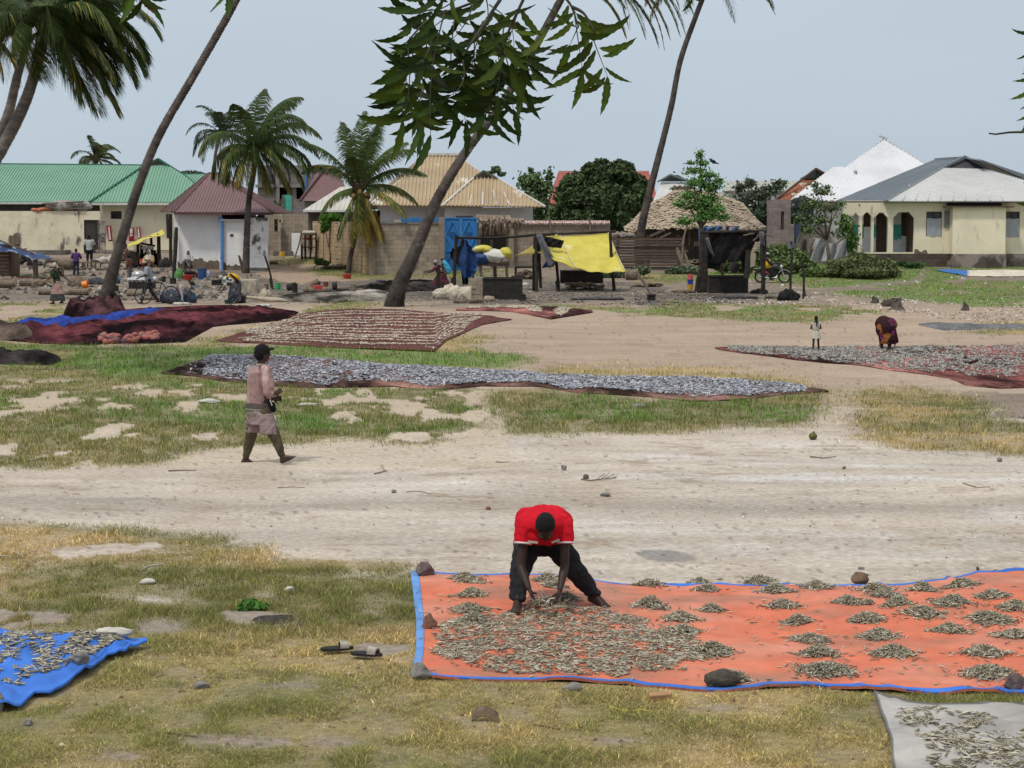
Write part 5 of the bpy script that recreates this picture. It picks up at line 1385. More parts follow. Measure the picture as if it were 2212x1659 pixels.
def rachis(px0,py0,px1,py1,Y,pairs=6,ll=.062,bow=0.0,sunny=0.0,end=True):
    p=P(px0,py0,Y);q=P(px1,py1,Y+random.uniform(-.06,.06));ax=(q-p);sd=Vector((ax.z,0,-ax.x)).normalized()
    pts=[p+ax*t+sd*bow*math.sin(math.pi*t)+Vector((0,0,-.0)) for t in[k/8 for k in range(9)]]
    tw.tube(pts,[.0012-.0008*k/8 for k in range(9)],5)
    view=Vector((random.uniform(-.5,.5),-1,random.uniform(-.3,.6)))
    L_=ax.length
    for k in range(pairs):
        t=.12+.84*k/max(1,pairs-1);i=min(7,int(t*8));o=pts[i].lerp(pts[i+1],t*8-i);d=(pts[i+1]-pts[i]).normalized()
        lat=Vector((d.z,0,-d.x)).normalized()
        for sg in(-1,1):
            if random.random()<.2:continue
            g=random.uniform(.55,1.0)
            dir_=lat*sg*g+d*random.uniform(.1,1.0)+Vector((0,random.uniform(-.6,.6),random.uniform(-.9,.0)))
            dn=view+Vector((random.uniform(-.4,.4),0,random.uniform(-.5,.5)))
            l=ll*random.uniform(.8,1.25)*(1.05-.25*abs(t-.5))
            br=random.uniform(.7,1.9);s_=sunny+(0.25 if random.random()<.15 else 0)
            col=(.011*br+.10*s_,.022*br+.13*s_,.005+.008*s_)
            cv=random.uniform(.5,1.25)*(1 if(dir_.cross(dn)).dot(Vector((0,0,1)))<0 else-1)*(-1)
            leaflet(o+dir_.normalized()*.004,dir_,dn,l,l*random.uniform(.095,.125),col,cv)
    if end:leaflet(pts[-1],ax.normalized()+Vector((random.uniform(-.3,.3),0,0)),view,ll*1.1,ll*.12,(.03+.1*sunny,.06+.12*sunny,.012),.5)
# branches (pixel paths at about 3 m)
BR=[((1190,-120,3.0),(1100,-30,3.0),(1010,10,3.0),(930,40,3.02),(880,90,3.05)),((1100,-30,3.0),(1040,60,2.95),(1000,120,2.92)),((1190,-120,3.0),(1130,0,3.06),(1090,90,3.1),(1080,150,3.1)),((1190,-120,3.0),(1215,-20,3.0),(1235,15,3.0),(1250,60,3.0)),((1235,15,3.0),(1262,30,3.0),(1285,70,3.0))]
for br in BR:
    pts=[P(*b) for b in br];tw.tube(catmull(pts,5),[.0032-.002*i/(5*(len(pts)-1)) for i in range(5*(len(pts)-1)+1)],6)
RA=[(890,80,872,225),(920,50,905,260),(880,100,842,270),(960,30,930,300),(985,40,985,250),(1000,90,1005,270),(1020,60,1030,230),(1045,60,1020,200),(1060,70,1075,215),(1080,100,1108,245),(1085,60,1128,150),(1060,10,1110,120),(940,20,860,70),(985,0,900,30),(1020,0,960,110),(1050,-20,1040,90),(1010,20,900,130),(930,70,880,160),(1075,130,1050,255),(1000,130,960,225),(1130,0,1090,130),(920,180,905,290),(1115,90,1120,180),(870,120,845,215),(1010,-40,930,0),]
for i,(a,b,c,d) in enumerate(RA):
    edge=1 if(min(a,c)<875 or max(a,c)>1125) else 0
    if c<875:c+=28
    rachis(a+random.uniform(-6,6),b,c,d-10,3.0+random.uniform(-.14,.14),pairs=random.choice((4,5,5,6)),ll=random.uniform(.050,.064),bow=random.uniform(-.015,.015),sunny=.35*edge*random.random()+.03)
for i,(a,b,c,d) in enumerate([(1240,25,1258,150),(1268,50,1312,165),(1250,55,1232,95),(1225,0,1255,45)]):
    rachis(a,b,c,d,3.0+.03*i,pairs=(5,6,2,3)[i],ll=.058,sunny=.3)
# leaf sprays at the left top and at the right edge
rachis(296,-70,292,-30,3.0,2,.06,sunny=.2);rachis(282,-40,310,-6,3.0,2,.05,sunny=.1);rachis(500,-60,497,-22,3.0,1,.05,sunny=.2)
leaflet(P(300,-8,3),Vector((.75,0,-.6)),Vector((0,-1,.2)),.038,.0055,(.09,.05,.02),.3);leaflet(P(498,-12,3),Vector((-.05,0,-1)),Vector((0,-1,.2)),.036,.007,(.05,.09,.02),.2)
rachis(1490,-40,1500,-8,3.0,2,.032,sunny=.1)
rachis(2262,120,2232,240,3.0,5,.036,sunny=.4);rachis(2268,310,2240,440,3.0,5,.032,sunny=.3);rachis(2240,60,2226,110,3.,2,.03)
tw.tube([P(2136,288,3),P(2150,290,3),P(2180,286,3),P(2212,285,3),P(2260,275,3)],[.0012,.0014,.0016,.002,.003],5)
npmesh("leaves",np.array([tuple(v) for v in VN]),np.array(FN),NEEM,colors=np.array(CN),parent=nt_)
tw.tube([P(2260,275,3),P(2300,100,3),P(2262,120,3)],.003,5);tw.tube([P(2300,100,3),P(2262,300,3)],.002,5)
build(tw,"twigs",M("neem_twig",(.10,.085,.06),(.05,.045,.035),40),nt_,smooth=True)
mb=MB();random.seed(9)
top=Vector((3.2,1.4,4.4));mb.tube([Vector((3.4,1.2,-.1)),Vector((3.35,1.2,1.5)),Vector((3.25,1.3,3.0)),top],[.22,.17,.15,.12],12,jit=.06)
for e_,r in((P(1190,-120,3.0),.006),(P(2300,100,3.0),.005),(P(300,-90,3.0),.005),(P(500,-80,3.0),.004),(P(1490,-60,3.0),.004),(Vector((5.5,2.5,6.4)),.03),(Vector((2,-1.5,6.5)),.03)):
    m_=top.lerp(e_,.55)+Vector((0,0,.55));mb.tube(catmull([top,m_,e_],6),[.06*(1-k/12)+r*(k/12) for k in range(13)],7)
build(mb,"trunk",TBARK,nt_,smooth=True)
# ------------------------------------------------------------ sheets and nets on the ground
def plerp(poly,u):
    """point at parameter u (0..1) by x-span along an open polyline"""
    x0,x1=poly[0][0],poly[-1][0];x=x0+(x1-x0)*u
    for(a,b),(c,d) in zip(poly[:-1],poly[1:]):
        if a<=x<=c or(a==c):return(x,b+(d-b)*((x-a)/(c-a) if c>a else 0))
    return poly[-1]
class Sheet:
    def __init__(s,top,bot,off=.02,wr=.03,ws=1.2,seed=0,edge=.3,left=None,ydens=1.0):
        s.top,s.bot,s.off,s.wr,s.ws,s.seed,s.edge,s.left,s.yd=top,bot,off,wr,ws,seed,edge,left,ydens
    def pix(s,u,v):
        a=plerp(s.top,u);b=plerp(s.bot,u);x=a[0]+(b[0]-a[0])*v;y=a[1]+(b[1]-a[1])*v
        if s.left:
            for(v0,d0),(v1,d1) in zip(s.left[:-1],s.left[1:]):
                if v0<=v<=v1:x+=(d0+(d1-d0)*(v-v0)/(v1-v0))*max(0,1-u*5)
        return x,y
    def h(s,X,Y,u=.5,v=.5):
        q=s.ws
        n=(fbm(X*q,Y*q,100+s.seed,4)-.5)+.35*(1-np.abs(2*fbm(X*q*1.7+Y*q*1.1,Y*q*.9-X*q*.5,110+s.seed,3)-1)*3).clip(-1,1)*.5
        e=np.clip(np.minimum.reduce([u*12,(1-u)*12,v*6,(1-v)*6]),s.edge,1)
        fold=(1-np.abs(2*fbm(X*q*1.3+Y*.5,Y*q*1.1-X*.3,118+s.seed,3)-1)*5).clip(0,1)
        return s.off+s.wr*(n+.5)*e+s.wr*.34*fold
    def pt(s,u,v,dz=0.0):
        x,y=s.pix(u,v);Y=float(GY(x,y));p=P(x,y,Y);X=p.x
        return Vector((X,Y,float(hterr(X,Y))+float(s.h(X,Y,np.float64(u),np.float64(v)))+dz))
    def pts(s,U,V):
        px=np.empty(U.shape);py=np.empty(U.shape)
        tx=np.array([p[0] for p in s.top]);ty=np.array([p[1] for p in s.top]);bx=np.array([p[0] for p in s.bot]);by=np.array([p[1] for p in s.bot])
        ax=tx[0]+(tx[-1]-tx[0])*U;ay=np.interp(ax,tx,ty);cx=bx[0]+(bx[-1]-bx[0])*U;cy=np.interp(cx,bx,by)
        px=ax+(cx-ax)*V;py=ay+(cy-ay)*V
        if s.left:px=px+np.interp(V,[q[0] for q in s.left],[q[1] for q in s.left])*np.clip(1-U*5,0,1)
        Y=GY(px,py);X=(px-1106)/FPX*Y/(cp+(829.5-py)/FPX*sp)
        return X,Y,hterr(X,Y)+s.h(X,Y,U,V)
    def inv(s,X,Y):
        k=CAMH/Y;b=(sp-k*cp)/(cp+k*sp);py=829.5-b*FPX;px=1106+X*FPX*(cp+b*sp)/Y
        x0,x1=s.top[0][0],s.top[-1][0];U=np.clip((px-x0)/(x1-x0),0,1)
        ty=np.interp(px,[q[0] for q in s.top],[q[1] for q in s.top]);by=np.interp(px,[q[0] for q in s.bot],[q[1] for q in s.bot])
        return U,np.clip((py-ty)/np.maximum(by-ty,1),0,1)
    def z(s,X,Y):
        u,v=s.inv(X,Y);return hterr(X,Y)+s.h(X,Y,u,v)
    def mesh(s,name,mat,nu,nv,colfn=None,label=None,cat=None,parent=None,u0=0,u1=1,v0=0,v1=1,dz=0,thick=.02,**kw):
        U,V=np.meshgrid(np.linspace(u0,u1,nu),np.linspace(v0,v1,nv))
        X,Y,Z=s.pts(U,V);Z=Z+dz
        C=np.ones((nu*nv,3))*.3 if colfn is None else colfn(X.ravel(),Y.ravel(),U.ravel(),V.ravel())
        idx=np.arange(nu*nv).reshape(nv,nu)
        F=np.stack([idx[:-1,:-1],idx[1:,:-1],idx[1:,1:],idx[:-1,1:]],-1).reshape(-1,4)
        Vv=np.stack([X,Y,Z],-1).reshape(-1,3)
        # skirt so the cloth has an edge thickness
        ring=np.concatenate([idx[0],idx[1:,-1],idx[-1,-2::-1],idx[-2:0:-1,0]])
        low=Vv[ring].copy();low[:,2]-=thick
        n0=len(Vv);k=len(ring);r2=np.arange(k)+n0
        F2=np.stack([ring,np.roll(ring,-1),np.roll(r2,-1),r2],-1)
        base=tuple(Vv[ring[-1]]) if parent is None else None
        return npmesh(name,np.concatenate([Vv,low]),np.concatenate([F,F2]),mat,colors=np.concatenate([C,C[ring]*.8]),base=base,parent=parent,smooth=True,label=label,cat=cat,**kw)
CLOTH=M("sheet_cloth",(0,0,0),attr='Col',scale=4,rough=.75,bump=.03,bscale=5,spec=.2,av=.16,detail=7)
NET=M("net_mesh",(0,0,0),attr='Col',scale=9,rough=.95,bump=.06,bscale=14,spec=.03,av=.5,detail=8)
S_or=Sheet([(888,1243),(960,1246),(1030,1247),(1100,1243),(1170,1244),(1290,1258),(1480,1267),(1650,1265),(1850,1264),(1950,1262),(2040,1250),(2110,1233),(2212,1232),(2500,1236)],
             [(893,1474),(960,1478),(1100,1481),(1200,1480),(1300,1483),(1450,1490),(1560,1498),(1650,1490),(1750,1483),(1850,1490),(2000,1497),(2100,1495),(2212,1499),(2500,1504)],
             .012,.065,1.0,1,edge=.35,left=[(0,0),(.2,4),(.45,10),(.7,8),(.9,2),(1,0)])
def c_or(X,Y,U,V):
    n=fbm(X*1.3,Y*1.3,131,4);d=fbm(X*3,Y*3,132,3)
    c=np.tile(np.array([.60,.165,.09]),(len(X),1));
    c+=(np.array([.58,.26,.18])-c)*np.clip((n-.45)*3,0,1)[:,None]*.7
    st=np.clip((fbm(X*1.1+9,Y*1.6,133,4)-.56)*7,0,1)*.55
    return c+(np.array([.30,.17,.12])-c)*st[:,None]*(.5+d[:,None])
t_or=thing("orange_tarpaulin","wide orange tarpaulin with blue hem spread on the turf, small fish heaps drying on it","tarpaulin",S_or.pt(0,1))
S_or.mesh("cloth",CLOTH,420,130,c_or,parent=t_or)
def c_bl(X,Y,U,V):
    n=fbm(X*2,Y*2,135,3);return np.array([.045,.16,.55])[None]*(.75+.6*n[:,None])
S_or.mesh("blue_hem",CLOTH,6,130,lambda X,Y,U,V:np.array([.13,.29,.62])[None]*(.8+.4*fbm(X*5,Y*5,3,2)[:,None]),parent=t_or,u0=-.0005,u1=.0105,dz=.004)
S_or.mesh("blue_hem",CLOTH,420,4,c_bl,parent=t_or,v0=.982,v1=1.0,dz=.005)
S_or.mesh("blue_hem",CLOTH,420,4,c_bl,parent=t_or,v0=-.003,v1=.007,dz=.004)
S_bl=Sheet([(-300,1365),(0,1379),(110,1389),(230,1400),(318,1400)],[(-300,1565),(0,1545),(45,1540),(75,1512),(110,1510),(200,1462),(232,1432),(270,1424),(318,1403)],.04,.10,1.6,2,edge=.5)
def c_blue(X,Y,U,V):
    n=fbm(X*1.6,Y*1.6,137,4);return np.array([.03,.15,.56])[None]*(.8+.5*n[:,None])+np.array([.02,.02,.01])
t_bl=thing("blue_tarpaulin_sheet","bright blue tarpaulin corner at the left edge with silvery fish laid on it","tarpaulin",S_bl.pt(.9,.9))
S_bl.mesh("cloth",CLOTH,160,90,c_blue,parent=t_bl)
S_gr=Sheet([(1887,1508),(1925,1519),(1960,1522),(2050,1528),(2150,1532),(2212,1540),(2500,1548)],[(1950,1790),(2100,1790),(2500,1790)],.03,.07,1.3,3,edge=.5,left=[(0,0),(.2,9),(.4,12),(.5,6),(1,0)])
def c_grey(X,Y,U,V):
    n=fbm(X*2.2,Y*2.2,139,4);k=fbm(X*9,Y*9,141,2)
    c=np.array([.40,.38,.35])[None]*(.62+.65*n[:,None])*(.9+.2*k[:,None])
    e=(U<.012)|(V<.02);c[e]*=.35;return c
t_gr=thing("grey_cloth","pale grey sackcloth with dark frayed edge at the lower right, small fish strewn on it","cloth",S_gr.pt(0,.5))
S_gr.mesh("cloth",CLOTH,150,130,c_grey,parent=t_gr)
MAR=np.array([.135,.036,.036]);MAR2=np.array([.21,.075,.065])
def c_net(seed,a=MAR,b=MAR2):
    def f(X,Y,U,V):
        n=fbm(X*.7+Y*.12,Y*.16,seed,4);m=fbm(X*.9-Y*.10,Y*.30,seed+3,5)
        c=a[None]+(b-a)[None]*np.clip((n-.38)*3.5,0,1)[:,None];return c*np.clip(1+5.5*(m[:,None]-.5)+2.2*(fbm(X*4+Y,Y*.9,7,2)[:,None]-.5),.2,2.8)
    return f
# silver band
S_bd=Sheet([(350,805),(420,785),(455,768),(560,767),(640,770),(720,776),(850,790),(1000,799),(1165,812),(1300,815),(1500,817),(1600,823),(1700,832),(1790,845)],
             [(350,808),(420,813),(500,826),(570,835),(700,838),(850,835),(960,843),(1040,835),(1150,836),(1250,848),(1400,858),(1500,869),(1560,866),(1650,858),(1720,851),(1790,848)],.015,.045,.8,4,edge=.2)
nb=S_bd.mesh("drying_net",NET,420,40,c_net(151,np.array([.085,.05,.042]),np.array([.19,.10,.08])),label="long brown drying net crossing the middle turf, covered in silver blue fish",cat="net")
# striped net
S_rw=Sheet([(468,738),(640,682),(700,672),(760,668),(845,667),(1000,678),(1075,688),(1105,692)],[(468,740),(560,744),(700,752),(850,757),(938,761),(965,737),(1040,704),(1105,693)],.02,.07,.45,5,edge=.2)
S_rw.mesh("drying_net",NET,300,90,lambda X,Y,U,V:np.array([.135,.058,.052])[None]*(.7+.6*fbm(X*.8,Y*.3,155,4)[:,None]),label="maroon drying net below the thick leaning palm with cream fish laid in long rows",cat="net")
S_sm=Sheet([(985,668),(1040,665),(1100,663),(1200,663),(1280,673)],[(985,670),(1040,671),(1105,674),(1190,691),(1232,683),(1280,676)],.02,.05,.5,6,edge=.2)
S_sm.mesh("drying_net",NET,120,30,c_net(157,np.array([.14,.05,.045]),np.array([.2,.085,.075])),label="small maroon net with a few pale fish heaps near the yellow tarpaulin shelter",cat="net")
S_rt=Sheet([(1545,750),(1640,750),(1750,752),(1900,750),(2212,748),(2500,748)],[(1545,752),(1600,763),(1700,776),(1850,791),(1950,803),(2050,816),(2090,833),(2160,839),(2212,838),(2500,837)],.015,.06,.6,7,edge=.2)
S_rt.mesh("drying_net",NET,300,70,c_net(159,np.array([.15,.055,.05]),np.array([.23,.10,.09])),label="maroon drying net on the right with grey fish where the girl and woman stand",cat="net")
# net pile
class Pile(Sheet):
    def h(s,X,Y,u=.5,v=.5):
        e=np.clip(np.minimum.reduce([u*9,(1-u)*9,v*3,(1-v)*3]),0,1)**.8
        r=1-np.abs(2*fbm(X*.8+Y*.35,Y*.45,170+s.seed,4)-1)*2.2
        return s.off*np.maximum(e,.12)+e*s.wr*(.1+1.1*fbm(X*.6,Y*.3,172+s.seed,3)+.45*r+1.2*np.abs(2*fbm(X*1.3+Y*.2,Y*.25,174,4)-1)-.3+1.1*np.abs(2*fbm(X*3.1-Y*.4,Y*.7,178,3)-1))
S_np=Pile([(-160,712),(0,706),(70,692),(140,686),(215,672),(300,664),(420,659),(500,658),(560,664),(600,668),(645,674)],[(-160,735),(0,737),(100,743),(200,746),(240,742),(330,744),(400,741),(460,706),(560,697),(625,690),(645,676)],.03,.13,1,1)
S_np.mesh("fishing_net",NET,380,150,c_net(161,np.array([.026,.009,.011]),np.array([.080,.022,.026])),label="huge heap of dark maroon fishing net spread out beside the leaning palm",cat="fishing net")
class OnHeap(Pile):
    def h(s,X,Y,u=.5,v=.5):
        return S_np.h(X,Y,*S_np.inv(X,Y))+Pile.h(s,X,Y,u,v)
S_dk=OnHeap([(136,684),(160,670),(200,664),(240,665),(272,674)],[(136,688),(180,693),(230,693),(272,682)],.03,.34,1,2)
S_dk.mesh("fishing_net",NET,110,50,c_net(163,np.array([.035,.016,.018]),np.array([.085,.04,.042])),label="darker brown net mound at the foot of the leaning palm",cat="fishing net")
S_bs=OnHeap([(38,706),(110,698),(180,694),(250,684),(300,677),(352,670)],[(38,711),(90,714),(140,717),(180,708),(260,700),(320,686),(352,675)],.03,.04,1,3)
S_bs.mesh("blue_net",NET,120,24,lambda X,Y,U,V:np.array([.03,.055,.26])[None]*(.5+fbm(X*2,Y,9,3)[:,None]),label="long strip of bright blue netting lying across the maroon net heap",cat="fishing net")
S_d2=OnHeap([(-120,702),(0,706),(30,712),(70,728)],[(-120,738),(0,738),(40,737),(70,733)],.01,.08,1,4)
S_d2.mesh("fishing_net",NET,60,30,c_net(165,np.array([.03,.022,.018]),np.array([.09,.065,.05])),label="blackish net end of the heap at the left edge",cat="fishing net")
S_d3=Pile([(-120,770),(0,767),(50,768),(90,766),(132,774)],[(-120,790),(0,787),(60,788),(110,788),(132,780)],.02,.13,1,5)
S_d3.mesh("fishing_net",NET,80,24,c_net(167,np.array([.02,.016,.016]),np.array([.07,.06,.055])),label="small black net crumpled on the turf at the left edge",cat="fishing net")
S_d4=Pile([(-40,762),(0,760),(18,765)],[(-40,772),(0,772),(18,769)],.02,.15,1,6)
S_d4.mesh("fishing_net",NET,24,12,c_net(168,np.array([.02,.016,.016]),np.array([.06,.05,.045])),label="little black net lump just behind the black net on the turf",cat="fishing net")
S_d5=Pile([(1985,700),(2030,698),(2120,703),(2300,705)],[(1985,703),(2040,714),(2150,712),(2300,716)],.02,.06,1,7)
S_d5.mesh("fishing_net",NET,60,16,lambda X,Y,U,V:np.array([.16,.16,.165])[None]*(.5+fbm(X*3,Y,9,3)[:,None]),label="flat grey black net with fish near the right edge beyond the bending woman",cat="fishing net")
# black nets on the yard ground
for i,(tp,bt,lab,col) in enumerate((
    ([(780,622),(830,608),(900,604),(950,610),(985,620)],[(780,628),(860,632),(930,630),(985,626)],"dark fishing net laid across the ashy yard behind the thick leaning palm",(.03,.025,.022)),
    ([(600,634),(700,626),(820,612),(835,620)],[(600,652),(720,655),(810,650),(835,640)],"grey brown net spread flat on the yard left of the thick leaning palm",(.12,.105,.09)))):
    s_=Pile(tp,bt,.02,.14 if i==0 else .04,1,8+i)
    s_.mesh("fishing_net",NET,90,24,c_net(171+i,np.array(col)*.7,np.array(col)*1.6),label=lab,cat="fishing net")
# pink floats at the front of the heap
FLO=[M("float_pink",(.34,.11,.09),(.25,.07,.065),4,rough=.5),M("float_orange",(.36,.14,.09),(.26,.09,.065),4,rough=.5),M("float_dark",(.10,.05,.06),(.16,.08,.09),4,rough=.5)]
random.seed(31);fl={}
for i in range(56):
    px=random.uniform(215,340);py=random.uniform(733,745)-(6 if px>300 else 0);a=At(px,py).o;k=2 if random.random()<.18 else random.choice((0,0,1))
    a.z+=.05+random.uniform(0,.10)
    if k not in fl:
        mb=MB();mb.lathe(a,[(.02,-.10),(.05,-.09),(.075,-.05),(.08,0),(.075,.05),(.05,.09),(.02,.10)],14,tilt=Matrix.Rotation(1.4,3,'Y'))
        fl[k]=build(mb,"net_float",FLO[k],base=a,smooth=True,label=("pink","orange","dark maroon")[k]+" oval net float in the cluster at the front of the maroon heap",cat="net float",group="net floats in front of the maroon heap")
    else:
        o=fl[k].copy();COL.objects.link(o);o.location=a;o.rotation_euler=(random.uniform(-.5,.5),random.uniform(-.4,.4),random.uniform(0,3))
# ------------------------------------------------------------ fish
FISH=M("fish_skin",(0,0,0),attr='Col',scale=60,rough=.5,spec=.35,av=.2)
# one small fish: 4 rings, flattened, bent, dark back and pale belly
def fish_unit():
    st=[(-.5,.015,.04),(-.42,.02,.10),(-.3,.035,.05),(-.05,.075,.085),(.25,.08,.095),(.42,.05,.06),(.5,.012,.015)]
    V=[];C=[]
    for x,a,b in st:
        for k in range(4):
            q=math.pi/2*k+.2
            V.append((x,math.cos(q)*a,math.sin(q)*b));C.append((.07,.06,.045) if k==1 else((.66,.62,.50) if k==3 else(.42,.38,.29)))
    F=[(i*4+k,i*4+(k+1)%4,(i+1)*4+(k+1)%4,(i+1)*4+k) for i in range(6) for k in range(4)]
    return np.array(V),np.array(C),np.array(F)
UV_,UC_,UF_=fish_unit()
FARF=(np.array([(-.5,.03,0),(0,.12,.01),(.5,.02,0),(0,-.12,.01),(0,0,.10)]),np.array([(0,1,4),(1,2,4),(2,3,4),(3,0,4)]))
def fish_cloud(pos,L,tint,tiltv=.25,g=rng,far=False):
    """numpy: many fish. pos (n,3)"""
    n=len(pos);az=g.uniform(0,2*np.pi,n);pt=g.normal(0,tiltv,n);rl=g.uniform(0,2*np.pi,n);ln=L*g.uniform(.75,1.2,n);bd=g.uniform(-.35,.35,n)
    U=FARF[0] if far else UV_;F0=FARF[1] if far else UF_;m=len(U)
    x=U[None,:,0]*np.ones((n,1));y=U[None,:,1]+bd[:,None]*(U[None,:,0]**2);z=U[None,:,2]+0*x
    if not far:
        y0=U[None,:,1]*np.ones((n,1));y1=y0*np.cos(rl)[:,None]-z*np.sin(rl)[:,None];z=y0*np.sin(rl)[:,None]+z*np.cos(rl)[:,None];y=y1+bd[:,None]*(U[None,:,0]**2)
    x2=x*np.cos(pt)[:,None]-z*np.sin(pt)[:,None];z2=x*np.sin(pt)[:,None]+z*np.cos(pt)[:,None]
    X=x2*np.cos(az)[:,None]-y*np.sin(az)[:,None];Y=x2*np.sin(az)[:,None]+y*np.cos(az)[:,None]
    V=np.stack([X,Y,z2],-1)*ln[:,None,None]+np.asarray(pos)[:,None,:]
    t=g.uniform(.65,1.25,n)
    if far:C=np.array(tint)[g.integers(0,len(tint),n)][:,None,:]*np.ones((1,m,1))*t[:,None,None]
    else:C=UC_[None]*np.array(tint)[g.integers(0,len(tint),n)][:,None,:]*t[:,None,None]
    F=(np.arange(n)[:,None,None]*m+F0[None]).reshape(-1,F0.shape[1])
    return V.reshape(-1,3),C.reshape(-1,3),F
TINT=[(1,1,1),(.9,.88,.8),(.75,.72,.64),(.55,.52,.45),(1.05,1.03,1)]
FL=.061
# heaps on the orange sheet: (px, py, half width, half height, strength)
HEAPS=[(1003,1254,36,10),(1015,1270,36,5),(1018,1293,36,13),(1013,1325,50,12),(1025,1352,44,16),(1182,1255,36,11),(1197,1275,32,9),(1222,1303,34,9),
         (1400,1268,36,10),(1405,1318,42,17),(1470,1350,44,12),(1475,1376,48,13),(1537,1418,54,16),(1587,1472,38,14),(1512,1264,26,8),(1527,1278,32,8),(1537,1325,32,10),(1640,1262,38,8),(1675,1281,46,12),
         (1690,1315,44,11),(1722,1350,38,13),(1750,1388,46,12),(1767,1424,46,17),(1785,1460,78,15),(1763,1271,44,10),(1832,1308,38,13),(1875,1313,12,6),(1872,1345,46,14),(1900,1385,50,12),(1930,1420,54,18),
         (1890,1276,42,11),(1912,1296,46,10),(1940,1316,34,11),(1992,1335,52,14),(1992,1281,36,13),(2075,1275,46,12),(2055,1314,54,13),(2142,1298,42,12),(2052,1372,50,14),(2140,1348,62,15),(2190,1320,42,14),(2190,1382,54,12),(2125,1424,58,16),(2135,1466,64,16),(2290,1300,50,12),(2300,1345,50,14),(2310,1440,50,15)]
PLACE=["at the far left corner beside the round stone","just below the far left corner heap","third down along the left side","long heap above the reddish stone","tall heap merging into the scattered fish"]
def nearest_lab(i,px,py):
    rows_="far edge" if py<1290 else("upper middle" if py<1335 else("lower middle" if py<1400 else "near edge"))
    return rows_
mound_mat=M("fish_mound",(.20,.18,.14),(.10,.09,.07),60,rough=.8)
labs={}
REF=[(1003,1215,"the far left hem stone"),(930,1350,"the reddish hem stone"),(905,1460,"the near left hem stone"),(1175,1250,"the man's feet"),(1590,1480,"the dark grassy stone"),(1860,1256,"the round brown stone"),(2190,1485,"the right hem stone"),(1430,1200,"the damp hollow")]
def hdir(px,py,rx,ry):
    a=math.degrees(math.atan2(-(py-ry)*3,px-rx))%360
    return["right of","beyond and right of","straight beyond","beyond and left of","left of","nearer and left of","straight nearer than","nearer and right of"][int(((a+22.5)%360)//45)]
ORD=["","second ","third ","fourth ","fifth ","sixth ","seventh ","eighth ","ninth ","tenth "]
cnt={}
hg=np.random.default_rng(5)
for i,(px,py,hw,hh) in enumerate(sorted(HEAPS,key=lambda h:h[1])):
    c0=G(px,py+hh*.4);s_=c0.y/FPX
    a=hw*s_*1.12;hgt=min(.095,hh*2*s_*.5);b=a*.8
    n=int(180+380*(hw/45)*(hh/13));r=np.abs(hg.normal(0,.42,n));th_=hg.uniform(0,2*np.pi,n)
    X=c0.x+np.cos(th_)*r*a;Y=c0.y+np.sin(th_)*r*b
    Z=S_or.z(X,Y)+hgt*np.exp(-(r/.5)**2)+hg.uniform(.002,.012,n)
    mid_y=(1243+1490)/2
    V,C,F=fish_cloud(np.stack([X,Y,Z],-1),FL,TINT,.35,hg)
    # solid core
    nn=14;cv=[];cc=[];cf=[]
    for q in range(5):
        for k in range(nn):
            rr_=q/4*.8;an=2*math.pi*k/nn;x=c0.x+math.cos(an)*rr_*a;y=c0.y+math.sin(an)*rr_*b
            cv.append((x,y,float(S_or.z(x,y))+hgt*math.exp(-(rr_/.5)**2)*.9-.004-(.02 if q==4 else 0)));cc.append((.17,.15,.115))
    for q in range(4):
        for k in range(nn):cf.append((q*nn+k,(q+1)*nn+k,(q+1)*nn+(k+1)%nn,q*nn+(k+1)%nn))
    F=np.concatenate([F,np.array(cf)+len(V)]);V=np.concatenate([V,cv]);C=np.concatenate([C,cc])
    rf=min(REF,key=lambda q:(q[0]-px)**2+4*(q[1]-py)**2)
    size="large" if hw>50 else("small" if hw<36 else "medium")
    key=f"{size} fish heap {hdir(px, py, rf[0], rf[1])} {rf[2]}"
    cnt[key]=cnt.get(key,0)+1
    if cnt[key]>1:key=f"{size} fish heap {hdir(px, py, rf[0], rf[1])} {rf[2]}, {ORD[cnt[key] - 1].strip()} from the far edge"
    npmesh("fish_heap",V,F,FISH,colors=C,base=tuple(c0),label=key,cat="fish heap",group="heaps of dried fish on the orange tarpaulin")
# spread areas
def spread(S,n,fn,L,tint,far=False,name="dried_fish",label="",cat="fish",tilt=.2,dz=.008,seed=3,keep=0):
    g=np.random.default_rng(seed);U=g.random(n*3);V=g.random(n*3);k=fn(U,V,g);U,V=U[k][:n],V[k][:n]
    X,Y,Z=S.pts(U,V);pos=np.stack([X,Y,Z+dz+g.uniform(0,.012,len(X))],-1)
    Vv,C,F=fish_cloud(pos,L,tint,tilt,g,far)
    return npmesh(name,Vv,F,FISH,colors=C,kind='stuff',label=label,cat=cat)
def f_or(U,V,g):
    # heart shaped spread below the man in pixel terms
    px=888+U*1612;py=1250+V*240;X=px
    e=((px-1215)/300)**2+((py-1408)/72)**2+.35*(fbm(px/40,py/14,201,3)-.5)*2
    m=(e<1.0)&(px<1525)&(px>912)
    t=((px-1250)/150)**2+((py-1345)/24)**2<1;t2=((px-1200)/60)**2+((py-1330)/20)**2<1;t3=((px-1020)/80)**2+((py-1372)/20)**2<1
    k=(m|t|t2|t3)&((fbm(px/22,py/9,203,3)>.40)|(g.random(len(px))<.35))
    return k|(g.random(len(px))<.010)
spread(S_or,13500,f_or,FL,TINT,label="silver dried fish scattered over the left half of the orange tarpaulin",tilt=.18,seed=8)
def f_bl(U,V,g):
    px=-300+U*618;py=1370+V*170*(1-U*.6);return(V<.78)&(V>.06)&(px<262)&(fbm(px/30,V*9,205,3)>.44)
spread(S_bl,2000,f_bl,.074,TINT,label="silvery fish scattered over the blue tarpaulin",cat="fish",seed=12)
